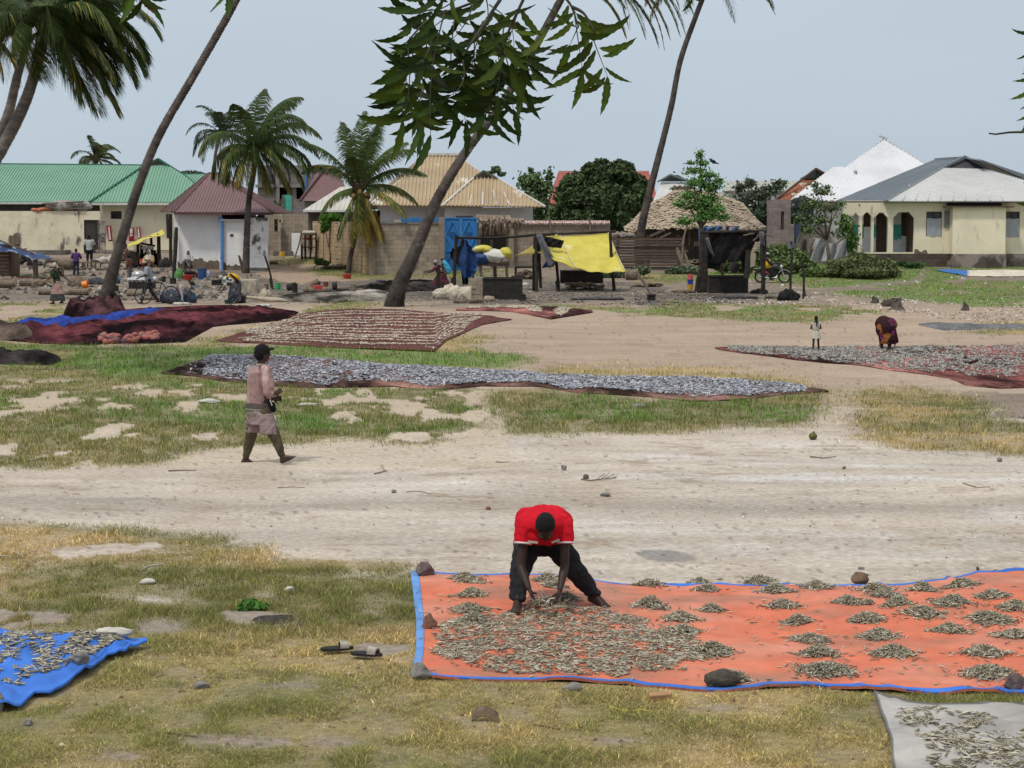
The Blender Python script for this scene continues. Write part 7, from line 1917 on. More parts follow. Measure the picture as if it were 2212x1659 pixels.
# ---- man in red bending over the orange sheet
def red_man():
    A=At(1165,1335,17.0);t=person("man in a red shirt and black trousers bending over the orange tarpaulin gathering fish",A)
    Y=17.0;q=lambda px,py,d=0:P(px,py,Y+d)
    J=dict(hipL=q(1140,1172,.34),hipR=q(1200,1172,.34),knL=q(1123,1236,-.02),knR=q(1245,1236,.10),anL=q(1118,1322,.0),anR=q(1281,1300,.22),
             ftL=(-.15,-1,-.02),ftR=(.75,-.75,-.18),shL=q(1133,1136,-.12),shR=q(1219,1136,-.12),elL=q(1125,1224,-.20),elR=q(1220,1222,-.20),wrL=q(1142,1270,-.36),wrR=q(1210,1273,-.36),
             head=q(1178,1139,-.33),face=(0,-.45,-1),up=(0,-1,.38),spine=[q(1170,1135,.22),q(1173,1124,.06)],
             hdL=(.42,-.15,-.9),hnL=(.9,0,.35),thL=-1,hdR=(-.32,-.15,-.95),hnR=(-.9,0,.35),thR=1,curl=.42)
    for n in list(J):
        if n not in('thL','thR','curl','spine'):J[n]=V3(J[n])
    for s_,fx,fy in(('L',1118,1334),('R',1283,1314)):
        Yf=float(GY(fx,fy));c=P(fx,fy,Yf);c.z=gz(c.x,Yf)+float(S_or.h(c.x,Yf,*S_or.inv(c.x,Yf)))+.088;J['an'+s_]=c
    k=1.02
    bodymesh(t,J,k,M("very_dark_skin",(.040,.020,.015),(.030,.016,.012),9,rough=.55,spec=.3),vox=.006)
    # trousers with folds
    mb=MB();mb.capsule(J['hipL'],J['hipR'],.125);mb.capsule(q(1150,1165,.30),q(1190,1165,.30),.12);mb.capsule(q(1150,1150,.22),q(1192,1150,.22),.11)
    for s_ in 'LR':
        mb.capsule(J['hip'+s_],J['kn'+s_],.118,.092);a=mid(J['kn'+s_],J['an'+s_],.88);mb.capsule(J['kn'+s_],mid(J['kn'+s_],a,.5),.092,.078);mb.tube([mid(J['kn'+s_],a,.4),mid(J['kn'+s_],a,.85),a],[.082,.070,.066],18)
        for f_,r_ in((.1,.099),(.55,.086),(.8,.079),(.9,.078)):
            c=mid(J['kn'+s_],J['an'+s_],f_);mb.ell(c,(r_,r_,.03),14,8)
    build(mb,"trousers",cloth("black_denim",(.018,.018,.020),(.028,.027,.029),scale=9),t,remesh=.009,sm=3,disp=(.05,.09))
    RED=cloth("red_jersey",(.60,.012,.025),(.48,.010,.02),scale=5)
    mb=MB();mb.capsule(q(1150,1142,.20),q(1193,1142,.20),.125,.125);mb.capsule(q(1146,1128,.05),q(1202,1128,.05),.14,.14);mb.capsule(J['shL']+V3((.03,.02,.0)),J['shR']+V3((-.03,.02,.0)),.112);mb.capsule(q(1150,1140,-.06),q(1200,1140,-.06),.14,.14)
    mb.ell(q(1176,1127,.0),(.215,.30,.145),22,14)
    mb.capsule(q(1160,1156,-.16),q(1192,1156,-.16),.085)
    for s_ in 'LR':
        e=mid(J['sh'+s_],J['el'+s_],.46);mb.capsule(J['sh'+s_],mid(J['sh'+s_],e,.6),.084,.075);mb.tube([mid(J['sh'+s_],e,.3),e],[.079,.074],20)
    build(mb,"shirt",RED,t,remesh=.009,sm=4,disp=(.035,.10))
    mb=MB();mb.obox(q(1151,1171,-.30),.085,.02,.016,ry=.1);mb.obox(q(1200,1169,-.30),.07,.02,.016,ry=-.35);build(mb,"chest_mark",cloth("cream_mark",(.5,.42,.34)),t)
    mb=MB()
    for s_ in 'LR':
        for f0,f1 in((.41,.45),):
            a=mid(J['sh'+s_],J['el'+s_],f0);b=mid(J['sh'+s_],J['el'+s_],f1);mb.tube([a,b],.081,22)
    build(mb,"sleeve_band",cloth("white_band",(.72,.68,.72)),t,smooth=True)
    # fish in the hands
    g=np.random.default_rng(3);n=46;c=q(1178,1298,-.42);pos=np.stack([c.x+g.normal(0,.055,n),c.y+g.normal(0,.03,n),c.z+g.normal(0,.022,n)-.0],-1)
    Vv,C,F=fish_cloud(pos,.075,TINT,.6,g);npmesh("handful_of_fish",Vv,F,FISH,colors=C,base=tuple(c),label="handful of dried fish held between the bending man's hands",cat="fish")
red_man()
# ---- man walking in the middle
def walker():
    A=At(575,1000);t=person("barefoot man in black cap and faded pink long sleeved shirt walking across the turf edge",A);Y=A.Y;q=lambda px,py,d=0:P(px,py,Y+d)
    J=dict(hipL=q(553,893,.02),hipR=q(571,893,-.08),knL=q(541,945,.06),knR=q(594,943,-.10),anL=q(530,993,.1),anR=q(611,988,-.12),ftL=(1,.1,-.02),ftR=(1,-.1,.48),fuR=V3((-.42,0,.9)),
             shL=q(548,803,.16),shR=q(574,801,-.14),elL=q(566,850,.2),elR=q(579,848,-.22),wrL=q(589,862,.05),wrR=q(592,852,-.2),head=q(568,764,0),face=(.95,.45,-.02),up=(.05,.05,1),
             spine=[q(560,870),q(559,835)],spr=.085,hdL=(1,0,.1),hdR=(.8,.3,.5),hnL=(0,-1,0),hnR=(0,1,0),curl=.7)
    J={k_:(V3(v) if k_ not in('spine','curl','spr') else v) for k_,v in J.items()}
    k=.98
    bodymesh(t,J,k,SKIN,vox=.008)
    # leggings
    mb=MB()
    for s_ in 'LR':
        mb.capsule(J['hip'+s_],J['kn'+s_],.100,.082);a=mid(J['kn'+s_],J['an'+s_],.93);mb.capsule(J['kn'+s_],mid(J['kn'+s_],a,.5),.080,.064);mb.tube([mid(J['kn'+s_],a,.3),a],[.072,.044],16)
    build(mb,"trousers",cloth("olive",(.095,.078,.048),(.065,.053,.035),scale=7,c3=(.04,.035,.028),s3=4),t,remesh=.009,sm=3,disp=(.022,.06))
    # baggy shorts
    mb=MB();u=V3((1,0,0));v=V3((0,1,0));H=q(562,893)
    mb.loft([(q(560,872),.155,.13),(H,.178,.165),(q(563,915),.19,.17)],24)
    for s_,hm in(('L',q(547,934,.08)),('R',q(584,937,-.08))):
        mb.loft([(J['hip'+s_],.118,.125),(mid(J['hip'+s_],hm,.55),.125,.125),(hm,.105 if s_=='L' else .13,.12,V3((1,0,0)),V3((0,1,0)))],22)
    build(mb,"shorts",cloth("mauve_shorts",(.31,.235,.235),(.24,.175,.18),scale=4,c3=(.17,.13,.12),s3=3,t3=(.52,.66)),t,remesh=.010,sm=3,disp=(.045,.09))
    PK=cloth("faded_pink",(.35,.225,.21),(.28,.18,.17),scale=4,c3=(.50,.36,.34),s3=2.5,t3=(.5,.65),st3=(3,3,.5))
    mb=MB();S=q(561,800);dirs=(V3((.55,-.85,0)).normalized(),V3((.85,.55,0)).normalized())
    mb.loft([(q(563,789),.06,.06),(q(562,793),.10,.085),(q(561,803),.155,.165),(q(560,822),.165,.16),(q(559,850),.162,.15),(q(558.5,874),.168,.15),(q(558.5,881),.170,.152)],26)
    for s_ in 'LR':
        mb.capsule(J['sh'+s_],mid(J['sh'+s_],J['el'+s_],.6),.082,.074);mb.capsule(mid(J['sh'+s_],J['el'+s_],.6),J['el'+s_],.074,.064);mb.tube([J['el'+s_],mid(J['el'+s_],J['wr'+s_],.9)],[.064,.05],16)
    mb.capsule(q(579,800,-.14),q(585,838,-.2),.06,.055)
    build(mb,"shirt",PK,t,remesh=.009,sm=4,disp=(.03,.11))
    mb=MB();mb.loft([(q(558.5,869),.176,.158),(q(558.5,882),.179,.161)],28);build(mb,"shirt_hem",cloth("grimy_hem",(.13,.10,.095),(.09,.075,.07),scale=5),t,remesh=.01,sm=3,disp=(.02,.1))
    mb=MB();mb.loft([(q(558.5,881.5),.177,.160),(q(558.5,884.5),.178,.161)],28);build(mb,"under_hem",cloth("grey_green_edge",(.26,.27,.23)),t,smooth=True)
    mb=MB();mb.loft([(q(563.5,792),.085,.075),(q(564,787),.072,.066),(q(564.5,785),.066,.062)],20);build(mb,"collar",cloth("collar",(.36,.28,.26)),t,smooth=True)
    c=J['head'];f=V3((.95,.45,0)).normalized();s=V3((-f.y,f.x,0));z=V3((0,0,1))
    mb=MB();mb.ell(c-f*.015+z*.055,(.107,.107,.083),20,12);mb.lathe(c-f*.012+z*.02,[(.103,-.03),(.108,0),(.108,.04)],22);mb.ell(c-f*.05+z*.0,(.08,.08,.1),14,8)
    mb.prism([c+f*.07+s*.085+z*.045,c+f*.135+s*.065+z*.05,c+f*.168+z*.055,c+f*.135-s*.065+z*.05,c+f*.07-s*.085+z*.045],z*.028)
    build(mb,"cap",cloth("black_cap",(.012,.011,.012),(.018,.017,.018)),t,remesh=.008,sm=3)
    mb=MB();p=q(589,878,-.22);mb.ell(p,(.045,.03,.07),12,8,noise=.1);mb.capsule(q(581,868,-.2),q(590,884,-.2),.035,.045);mb.tube([q(577,862,-.2),q(590,872,-.26)],.012,6);b=build(mb,"pouch",cloth("black_pouch",(.012,.012,.014)),t,remesh=.008,sm=2)
    mb=MB();mb.beam(q(583,864,-.27),q(588,876,-.27),.012,.01);build(mb,"pouch_tag",cloth("white_tag",(.7,.7,.7)),b)
walker()
# ---- small girl in cream dress (right)
A=At(1762,760);t=person("small girl in a cream dress standing on the right hand net with her back turned",A)
H=.90
J,k,m=pose(A,H,.05,dict(elL=(-.25,.02,1.12),elR=(.25,.02,1.12),wrL=(-.17,.20,1.12),wrR=(.17,.20,1.12),hdL=(.6,.6,.1),hdR=(-.6,.6,.1),head=(0,.02,1.60),anL=(-.13,-.02,.085),anR=(.15,.0,.085),knL=(-.11,0,.48),knR=(.12,0,.48)))
bodymesh(t,J,k,SKIN,vox=.006)
cr=cloth("cream_dress",(.58,.54,.45),(.48,.44,.36),scale=8)
top(t,J,k,cr,.25,"dress",1.0,extra=lambda mb:mb.loft([(mid(J['hipL'],J['shL'],.3).lerp(mid(J['hipR'],J['shR'],.3),.5),.15*k,.13*k),(mid(J['hipL'],J['hipR']),.20*k,.17*k),(mid(J['knL'],J['knR'],.5)+V3((.0,0,.08)),.26*k,.21*k)],24))
mb=MB();c=mid(mid(J['hipL'],J['hipR']),mid(J['shL'],J['shR']),.32);mb.loft([(c-V3((0,0,.012)),.172*k,.137*k),(c+V3((0,0,.012)),.172*k,.137*k)],24);build(mb,"belt",cloth("dress_belt",(.42,.37,.28)),t)
mb=MB();mb.tube([J['head']+V3((0,-.07,-.04)),mid(J['shL'],J['shR'])+V3((0,-.095,.04)),mid(J['shL'],J['shR'])+V3((0,-.125,-.08))],[.04,.02,.012],8);build(mb,"hair_plait",HAIR,t,smooth=True)
# ---- woman bending away in dark patterned cloth
A=At(1915,761);t=person("woman bending forward in a dark purple and orange patterned wrap on the right hand net",A);s_=A.s;Y=A.Y
q=lambda px,py,d=0:P(px,py,Y+d)
J=dict(hipL=q(1908,708),hipR=q(1925,708),knL=q(1903,738,.05),knR=q(1922,738),anL=q(1906,756,.1),anR=q(1921,756),ftL=(-.1,1,0),ftR=(.3,1,0),shL=q(1900,705,.42),shR=q(1930,705,.42),elL=q(1900,725,.45),elR=q(1932,728,.4),wrL=q(1902,742,.42),wrR=q(1933,743,.3),head=q(1916,712,.55),face=(0,.3,-1),up=(0,1,.2),spine=[q(1916,700,.15),q(1916,698,.3)])
J={k_:(V3(v) if k_!='spine' else v) for k_,v in J.items()}
bodymesh(t,J,.95,SKIN2,vox=.009)
def patterned(name,base,cols,scale):
    m=bpy.data.materials.new(name);m.use_nodes=True;T=m.node_tree;b=T.nodes['Principled BSDF'];b.inputs['Roughness'].default_value=.9;b.inputs['Specular IOR Level'].default_value=.1
    co=T.nodes.new("ShaderNodeTexCoord");vo=T.nodes.new("ShaderNodeTexVoronoi");vo.inputs['Scale'].default_value=scale;T.links.new(co.outputs['Object'],vo.inputs['Vector'])
    sx_=T.nodes.new("ShaderNodeSeparateXYZ");T.links.new(vo.outputs['Color'],sx_.inputs[0]);r=T.nodes.new("ShaderNodeValToRGB");r.color_ramp.interpolation='CONSTANT';T.links.new(sx_.outputs[0],r.inputs[0])
    el=r.color_ramp.elements;el[0].color=(*base,1);el[1].position=.45;el[1].color=(*cols[0],1)
    for i,c in enumerate(cols[1:]):e_=el.new(.45+.5*(i+1)/len(cols));e_.color=(*c,1)
    T.links.new(r.outputs[0],b.inputs[0]);return m
PW=patterned("wrap_print",(.035,.014,.018),[(.13,.03,.075),(.26,.10,.03),(.03,.03,.06),(.10,.02,.05)],6.5)
mb=MB();mb.ell(q(1911,709,.08),(.22,.30,.27),20,14);mb.ell(q(1917,700,.25),(.25,.3,.18),18,12)
mb.loft([(q(1915,701,.05),.23,.2),(q(1917,722,.0),.235,.19),(q(1918,735,-.02),.215,.18),(q(1919,743,-.02),.20,.16)],26)
build(mb,"wrap",PW,t,remesh=.011,sm=3,disp=(.05,.12))
mb=MB();mb.ell(q(1908,699,.16),(.21,.3,.20),18,12);mb.capsule(q(1930,700,.15),q(1937,738,.05),.045,.05);build(mb,"shawl",cloth("dark_maroon_shawl",(.045,.018,.018),(.03,.012,.013)),t,remesh=.012,sm=3,disp=(.03,.12))
# ---- people in the working yard
def std_person(label,A,H,yaw,over,skin=SKIN,hair=HAIR,**k):
    t=person(label,A);J,kk,m=pose(A,H,yaw,over);bodymesh(t,J,kk,skin,vox=.011,hair=hair,**k);return t,J,kk
# yaw: facing +Y (away) = 0 ; facing right = -90
t,J,k=std_person("woman in dark green patterned blouse, pink wrap and pale headscarf walking across the yard",At(124,657),1.62,R(70),dict(elL=(-.30,.05,1.12),wrL=(-.32,.28,.98),elR=(.30,-.12,1.12),wrR=(.36,-.36,.95),anL=(-.08,.14,.085),anR=(.08,-.18,.11),shL=(-.17,.06,1.36),shR=(.17,.06,1.36),head=(0,.13,1.57),face=(.1,1,-.1)),skin=SKIN2)
top(t,J,k,patterned("green_print",(.018,.030,.020),[(.035,.075,.04),(.10,.06,.03),(.02,.02,.02)],9),.9,"blouse",1.1)
skirt(t,J,k,cloth("dusty_pink",(.38,.25,.22),(.30,.19,.17),c3=(.4,.10,.09),s3=3,t3=(.62,.7)),.38,1.1);skirt(t,J,k*.96,cloth("charcoal_skirt",(.06,.065,.07),(.04,.042,.045)),.06,1.25,"underskirt");scarf(t,J,k,cloth("cream_scarf",(.50,.44,.34)),drape=False)
t,J,k=std_person("child in a purple shirt leaning at the yard table with back turned",At(165,597),1.48,0,dict(elL=(-.28,.10,1.15),elR=(.28,.10,1.15),wrL=(-.16,.22,1.05),wrR=(.16,.22,1.05),head=(0,.06,1.57)))
top(t,J,k,cloth("purple",(.105,.045,.19),(.08,.035,.15)),1.5,"shirt",1.25);trousers(t,J,k,cloth("dark_jeans",(.035,.038,.06),(.025,.027,.045)),.92)
t,J,k=std_person("man in a pale grey shirt standing behind the purple shirted child with back turned",At(194,597,112.5),1.85,.1,dict(elL=(-.26,.02,1.12),elR=(.28,.08,1.12),wrL=(-.26,.0,.88),wrR=(.2,.25,1.0),head=(-.02,.08,1.57)))
top(t,J,k,cloth("pale_grey",(.42,.43,.41),(.34,.35,.34),c3=(.5,.5,.48)),.8,"shirt",1.2);trousers(t,J,k,cloth("dark_shorts",(.03,.028,.028)),.1,"shorts")
t,J,k=std_person("man in a light cap and blue grey shirt pushing a bicycle past the trough",At(323,656),1.72,R(95),dict(anL=(-.08,.30,.085),anR=(.08,-.34,.12),knL=(-.09,.20,.5),knR=(.09,-.06,.47),elL=(-.24,.10,1.12),elR=(.24,.10,1.12),wrL=(-.18,.36,1.02),wrR=(.18,.36,1.02),shL=(-.17,.08,1.36),shR=(.17,.08,1.36),head=(0,.17,1.56)))
top(t,J,k,cloth("blue_grey",(.30,.32,.34),(.22,.245,.265),c3=(.42,.43,.43)),.95,"shirt",1.3,hemdrop=.05);trousers(t,J,k,cloth("dark_slacks",(.032,.03,.036),(.022,.021,.026)),.95)
mb=MB();h=J['head'];mb.ell(h+V3((0.005,0,.05)),(.108,.098,.075),16,10);mb.prism([h+V3((-.08,-.06,.04)),h+V3((-.17,-.04,.035)),h+V3((-.17,.04,.035)),h+V3((-.08,.06,.04))],(0,0,.02));build(mb,"cap",cloth("beige_cap",(.42,.36,.28),(.34,.29,.22)),t,smooth=True)
def sit(x=0):return dict(hipL=(-.1,0,.28),hipR=(.1,0,.28),knL=(-.18,.36,.46),knR=(.18,.36,.46),anL=(-.16,.52,.085),anR=(.16,.52,.085),shL=(-.17,.10,.74),shR=(.17,.10,.74),elL=(-.25,.22,.55),elR=(.25,.22,.55),wrL=(-.1,.44,.5),wrR=(.1,.44,.5),head=(0,.18,.97))
t,J,k=std_person("seated woman in white headscarf and cream shawl behind the fish trough",At(325,593,108.5),1.9,R(165),sit(),skin=SKIN2)
top(t,J,k,cloth("ochre_blouse",(.42,.27,.15),(.35,.22,.12)),1.4,"blouse",1.35);scarf(t,J,k,cloth("white_scarf",(.58,.54,.48),(.48,.44,.38)));skirt(t,J,k,cloth("lilac_wrap",(.30,.27,.33)),.2,1.1)
t,J,k=std_person("woman in white headscarf crouched behind the black tub at the white house",At(409,596,109.6),1.75,R(175),sit(),skin=SKIN)
top(t,J,k,cloth("grey_white",(.42,.40,.40),(.30,.28,.28)),1.4,"blouse",1.3);scarf(t,J,k,cloth("pale_scarf",(.5,.49,.47)));skirt(t,J,k,cloth("dark_wrap",(.05,.04,.05)),.2,1.1)
t,J,k=std_person("person in dusty pink clothes sitting at the table by the small yellow awning",At(266,590,111.5),1.8,R(-120),dict(sit(),hipL=(-.1,0,.5),hipR=(.1,0,.5),knL=(-.12,.4,.5),knR=(.12,.4,.5),anL=(-.1,.42,.1),anR=(.1,.42,.1),shL=(-.17,.12,1.0),shR=(.17,.12,1.0),elL=(-.25,.25,.8),elR=(.25,.25,.8),wrL=(-.1,.45,.85),wrR=(.1,.45,.85),head=(0,.2,1.22)),skin=SKIN2)
top(t,J,k,cloth("pink_grey",(.30,.19,.18),(.24,.15,.145)),1.3,"blouse",1.25);trousers(t,J,k,cloth("brown_slacks",(.10,.06,.055)),.7)
t,J,k=std_person("child in dark red standing at the right end of the yard table",At(280,608),1.35,R(60),dict(head=(0,.08,1.58)),skin=SKIN2)
top(t,J,k,cloth("dark_red",(.16,.06,.055),(.12,.045,.04)),1.2,"shirt",1.1);trousers(t,J,k,cloth("grey_trousers",(.16,.15,.15)),.9)
t,J,k=std_person("dark clothed man in a white cap sitting beneath the blue awning",At(48,574,113),1.7,R(-100),sit(),skin=SKIN)
top(t,J,k,cloth("charcoal",(.035,.03,.033),(.05,.045,.048)),1.4,"shirt",1.2);trousers(t,J,k,cloth("charcoal2",(.04,.036,.04)),.9)
mb=MB();mb.lathe(J['head']+V3((0,0,.06)),[(.10,-.02),(.10,.06),(.0,.075)],16);build(mb,"cap",cloth("white_cap",(.6,.58,.55)),t,smooth=True)
# bending woman at the stove
A=At(497,655);Y=A.Y;q=lambda px,py,d=0:P(px,py,Y+d);t=person("woman in black and white patterned dress bending over the black box stove",A)
J=dict(hipL=q(511,612,.12),hipR=q(511,612,-.12),knL=q(507,632,.12),knR=q(509,632,-.12),anL=q(500,651,.14),anR=q(512,652,-.12),ftL=(-1,0,0),ftR=(-1,0,0),shL=q(488,601,.17),shR=q(488,601,-.17),elL=q(480,616,.2),elR=q(485,620,-.22),wrL=q(474,624,.12),wrR=q(479,630,-.2),head=q(477,601),face=(-.7,0,-.7),up=(-.7,0,.7),spine=[q(505,600),q(496,597)],curl=.5)
J={k_:(V3(v) if k_ not in('spine','curl','spr') else v) for k_,v in J.items()}
bodymesh(t,J,.95,SKIN2,vox=.011)
BW=patterned("bw_print",(.55,.54,.50),[(.03,.03,.032),(.04,.04,.045),(.12,.14,.17)],11)
mb=MB();mb.ell(q(500,606),(.30,.24,.20),18,12);mb.ell(q(492,605),(.22,.25,.17),16,10);mb.capsule(J['shL'],mid(J['shL'],J['elL'],.7),.085,.075);mb.capsule(J['shR'],mid(J['shR'],J['elR'],.7),.085,.075);build(mb,"blouse",BW,t,remesh=.012,sm=3,disp=(.03,.12))
mb=MB();mb.loft([(q(508,606),.20,.2),(q(509,618),.23,.24),(q(507,634),.25,.26),(q(506,651),.27,.28)],24);build(mb,"skirt",patterned("dark_print",(.05,.055,.065),[(.16,.18,.2),(.03,.03,.035),(.10,.09,.10)],8),t,remesh=.013,sm=3,disp=(.06,.14))
scarf(t,J,.95,cloth("grey_scarf",(.42,.40,.37),(.3,.28,.26)),drape=False)
mb=MB();mb.ell(q(505,598,-.05),(.26,.2,.13),16,10,rot=Matrix.Rotation(.35,3,'Y'));build(mb,"yellow_bundle",cloth("yellow",(.62,.40,.03),(.55,.34,.03)),t,smooth=True)
mb=MB();mb.tube([q(497,592,-.2),q(507,600,-.28),q(515,610,-.2)],.045,8);build(mb,"carrying_cloth",cloth("dark_band",(.03,.022,.022)),t,smooth=True)
# woman with a child on her back
A=At(955,622);Y=A.Y;q=lambda px,py,d=0:P(px,py,Y+d);t=person("woman in a dull red wrap stooping with arms stretched beside the torn blue tarpaulin",A)
J=dict(hipL=q(957,594,.12),hipR=q(957,594,-.12),knL=q(950,606,.14),knR=q(954,606,-.12),anL=q(940,617,.14),anR=q(968,617,-.12),ftL=(-1,0,0),ftR=(-1,.2,0),shL=q(943,577,.16),shR=q(943,577,-.16),elL=q(932,584,.16),elR=q(932,587,-.16),wrL=q(921,586,.14),wrR=q(922,589,-.1),head=q(940,567),face=(-1,-.2,-.4),up=(-.3,0,1),spine=[q(953,586),q(949,579)])
J={k_:(V3(v) if k_!='spine' else v) for k_,v in J.items()}
bodymesh(t,J,.95,SKIN,vox=.011)
mb=MB();mb.ell(q(949,583),(.19,.2,.22),16,12);mb.capsule(J['shL'],mid(J['shL'],J['elL'],.8),.08,.07);mb.capsule(J['shR'],mid(J['shR'],J['elR'],.8),.08,.07);build(mb,"blouse",patterned("red_print",(.10,.035,.04),[(.30,.20,.20),(.05,.02,.03),(.14,.05,.06)],9),t,remesh=.012,sm=3)
mb=MB();mb.loft([(q(955,590),.19,.2),(q(952,603),.33,.26),(q(951,614),.50,.32)],24);build(mb,"skirt",cloth("dull_red",(.10,.035,.04),(.07,.025,.03)),t,remesh=.013,sm=3,disp=(.06,.14))
mb=MB();h=J['head'];mb.ell(h+V3((.02,0,.03)),(.105,.11,.105),14,10);build(mb,"headscarf",cloth("lilac_grey_scarf",(.38,.35,.38)),t,smooth=True)
A2_=At(963,622);c=q(961,575,.02)
t2=thing("person","small child with orange brown hair carried in a turquoise cloth on the woman's back","person",c)
mb=MB();head(t2,mb,q(955.5,559,0),(-1,-.2,0),(0,0,1),.78,M("orange_hair",(.30,.15,.06),(.22,.11,.045),20,rough=.9));mb.capsule(q(955.5,562),q(958,570),.045,.06);mb.capsule(q(958,568),q(961,582),.09,.10)
for d in(-.1,.1):mb.capsule(q(957,569,d),q(951,573,d),.028,.022);hand(mb,q(951,573,d),V3((-1,0,0)),V3((0,0,-1)),1,.6);mb.capsule(q(961,584,d),q(954,588,d*1.6),.05,.04);mb.capsule(q(954,588,d*1.6),q(956,594,d*1.6),.035,.025);foot(mb,q(956,594,d*1.6),V3((-1,0,-.2)),.6,toes=False)
build(mb,"body",SKIN,t2,remesh=.010,sm=3)
mb=MB();mb.loft([(q(958,562),.08,.09),(q(962,570),.15,.15),(q(967,580),.17,.16),(q(969,589),.14,.13)],18);build(mb,"carrying_cloth",cloth("turquoise",(.07,.36,.52),(.055,.29,.44)),t2,remesh=.012,sm=3,disp=(.03,.1))
# rider on the motorcycle (sits at Y of motorcycle)
AM=At(1672,611)
q=lambda px,py,d=0:P(px,py,AM.Y+d)
t=person("rider in a yellow vest and pale cap sitting on the parked motorcycle",AM)
J=dict(hipL=q(1657,581,.1),hipR=q(1657,581,-.1),knL=q(1668,588,.16),knR=q(1668,588,-.18),anL=q(1664,603,.2),anR=q(1664,603,-.22),ftL=(1,0,0),ftR=(1,0,0),shL=q(1657,561,.17),shR=q(1657,561,-.17),elL=q(1665,569,.24),elR=q(1665,570,-.24),wrL=q(1678,568,.26),wrR=q(1678,568,-.26),head=q(1658,551),face=(1,-.1,0),up=(0,0,1),spine=[q(1656,572)],curl=.8)
J={k_:(V3(v) if k_ not in('spine','curl','spr') else v) for k_,v in J.items()}
bodymesh(t,J,.98,SKIN,vox=.011)
top(t,J,.98,cloth("black_sleeves",(.03,.025,.03)),1.3,"shirt",1.0);trousers(t,J,.98,cloth("black_trousers",(.02,.02,.024)),.9)
mb=MB();mb.loft([(q(1657,560),.16,.19),(q(1656,570),.165,.2),(q(1657,579),.17,.2)],20);build(mb,"vest",cloth("yellow_vest",(.70,.42,.02),(.6,.36,.02)),t,smooth=True)
mb=MB();mb.lathe(J['head']+V3((0,0,.05)),[(.105,-.01),(.107,.05),(.06,.075),(0,.08)],16);build(mb,"cap",cloth("pale_blue_cap",(.5,.56,.56)),t,smooth=True)
# distant seated person near the grey block house
A=At(1738-30,560,121.);t,J,k=std_person("distant figure in blue grey scarf sitting near the blue door of the block house",A,1.6,R(180),sit(),skin=SKIN)
top(t,J,k,cloth("slate",(.14,.16,.24)),1.2,"blouse",1.2);scarf(t,J,k,cloth("slate_scarf",(.2,.22,.32)));trousers(t,J,k,cloth("slate_trousers",(.12,.13,.2)),.9)
# ------------------------------------------------------------ working yard: shelters, stoves, wood, buckets, animals
LOG=M("log_bark",(.22,.165,.12),(.13,.10,.075),5,bump=.02)
LOGEND=M("log_end",(.42,.27,.15),(.32,.20,.11),7)
TARPB=M("tarp_blue",(.028,.075,.21),(.015,.04,.12),2.5,rough=.6,bump=.01,c3=(.10,.13,.18),s3=1.5,t3=(.6,.75))
TARPY=M("tarp_yellow",(.68,.59,.11),(.58,.49,.08),1.6,rough=.55,bump=.01,c3=(.78,.74,.40),s3=1.0,t3=(.52,.72),transl=.15)
BLACKT=M("sooty_cloth",(.012,.011,.012),(.022,.02,.02),3,rough=.95)
def pl(name,hexc,c2=None,rough=.4):return M("plastic_"+name,hexc,c2,3,rough=rough,spec=.35)
def logt(px0,py0,px1,py1,r,label,group=None,dy=0.0,ends=None,name="log",seed=0):
    """log lying between two pixel points on the ground, r in photo pixels"""
    A=At((px0+px1)/2,max(py0,py1));p=A(px0,py0,0);q_=A(px1,py1,dy);rr_=r*A.s
    for v in(p,q_):v.z=max(v.z,gz(v.x,v.y)+rr_*.85)
    t=thing(name,label,"log",V3((p.x,p.y,gz(p.x,p.y))),group=group);random.seed(seed+int(px0));mb=MB()
    pts=[p.lerp(q_,i/5)+V3((0,random.uniform(-.02,.02),random.uniform(-.02,.02))) for i in range(6)];mb.tube(pts,[rr_*random.uniform(.9,1.08) for _ in pts],12,jit=.05);build(mb,"bark",LOG,t,smooth=False)
    d=(q_-p).normalized();mb=MB();mb.tube([p-d*.012,p+d*.01],rr_*.9,12);build(mb,"cut_end",LOGEND,t);mb=MB();mb.tube([q_-d*.01,q_+d*.012],rr_*.9,12);build(mb,"cut_end",LOGEND,t);return t
def bucket(px,py,w,h,mat,label,name="bucket",cat="bucket",wall=.88,lying=0.0,handle=True,group=None,A=None,dz=0.0,inner=None):
    A=A or At(px,py);t=thing(name,label,cat,A.o+V3((0,0,dz)),group=group);r=w*A.s/2;H=h*A.s;mb=MB()
    tl=Matrix.Rotation(lying,3,'Y') if lying else None
    mb.lathe((0,0,r*.9 if lying else 0),[(0,0),(r*wall,0),(r,H*.93),(r*1.06,H*.93),(r*1.06,H),(r*.93,H),(r*wall*.9,.03),(0,.03)],20,tilt=tl);build(mb,"shell",mat,t,local=True,smooth=False)
    if handle:
        mb=MB();mb.tube([V3((math.cos(a)*r*1.08,-.02-math.sin(a)*r*.3,H*.95-math.sin(a)*r*.5)) for a in[math.pi*i/10 for i in range(11)]],.008+.002,5);build(mb,"handle",M("wire",(.2,.2,.2)),t,local=True) if not lying else None
    return t
def basin(px,py,w,h,mat,label,A=None):
    A=A or At(px,py);t=thing("basin",label,"basin",A.o);r=w*A.s/2;H=h*A.s;mb=MB()
    mb.lathe((0,0,0),[(0,0),(r*.66,0),(r*.93,H*.88),(r*1.0,H*.9),(r*1.0,H),(r*.9,H),(r*.62,.03),(0,.03)],24);build(mb,"shell",mat,t,local=True)
    mb=MB()
    for s_ in(-1,1):mb.obox((s_*r*1.02,0,H*.95),.05,.16,.02)
    build(mb,"grip",mat,t,local=True);return t
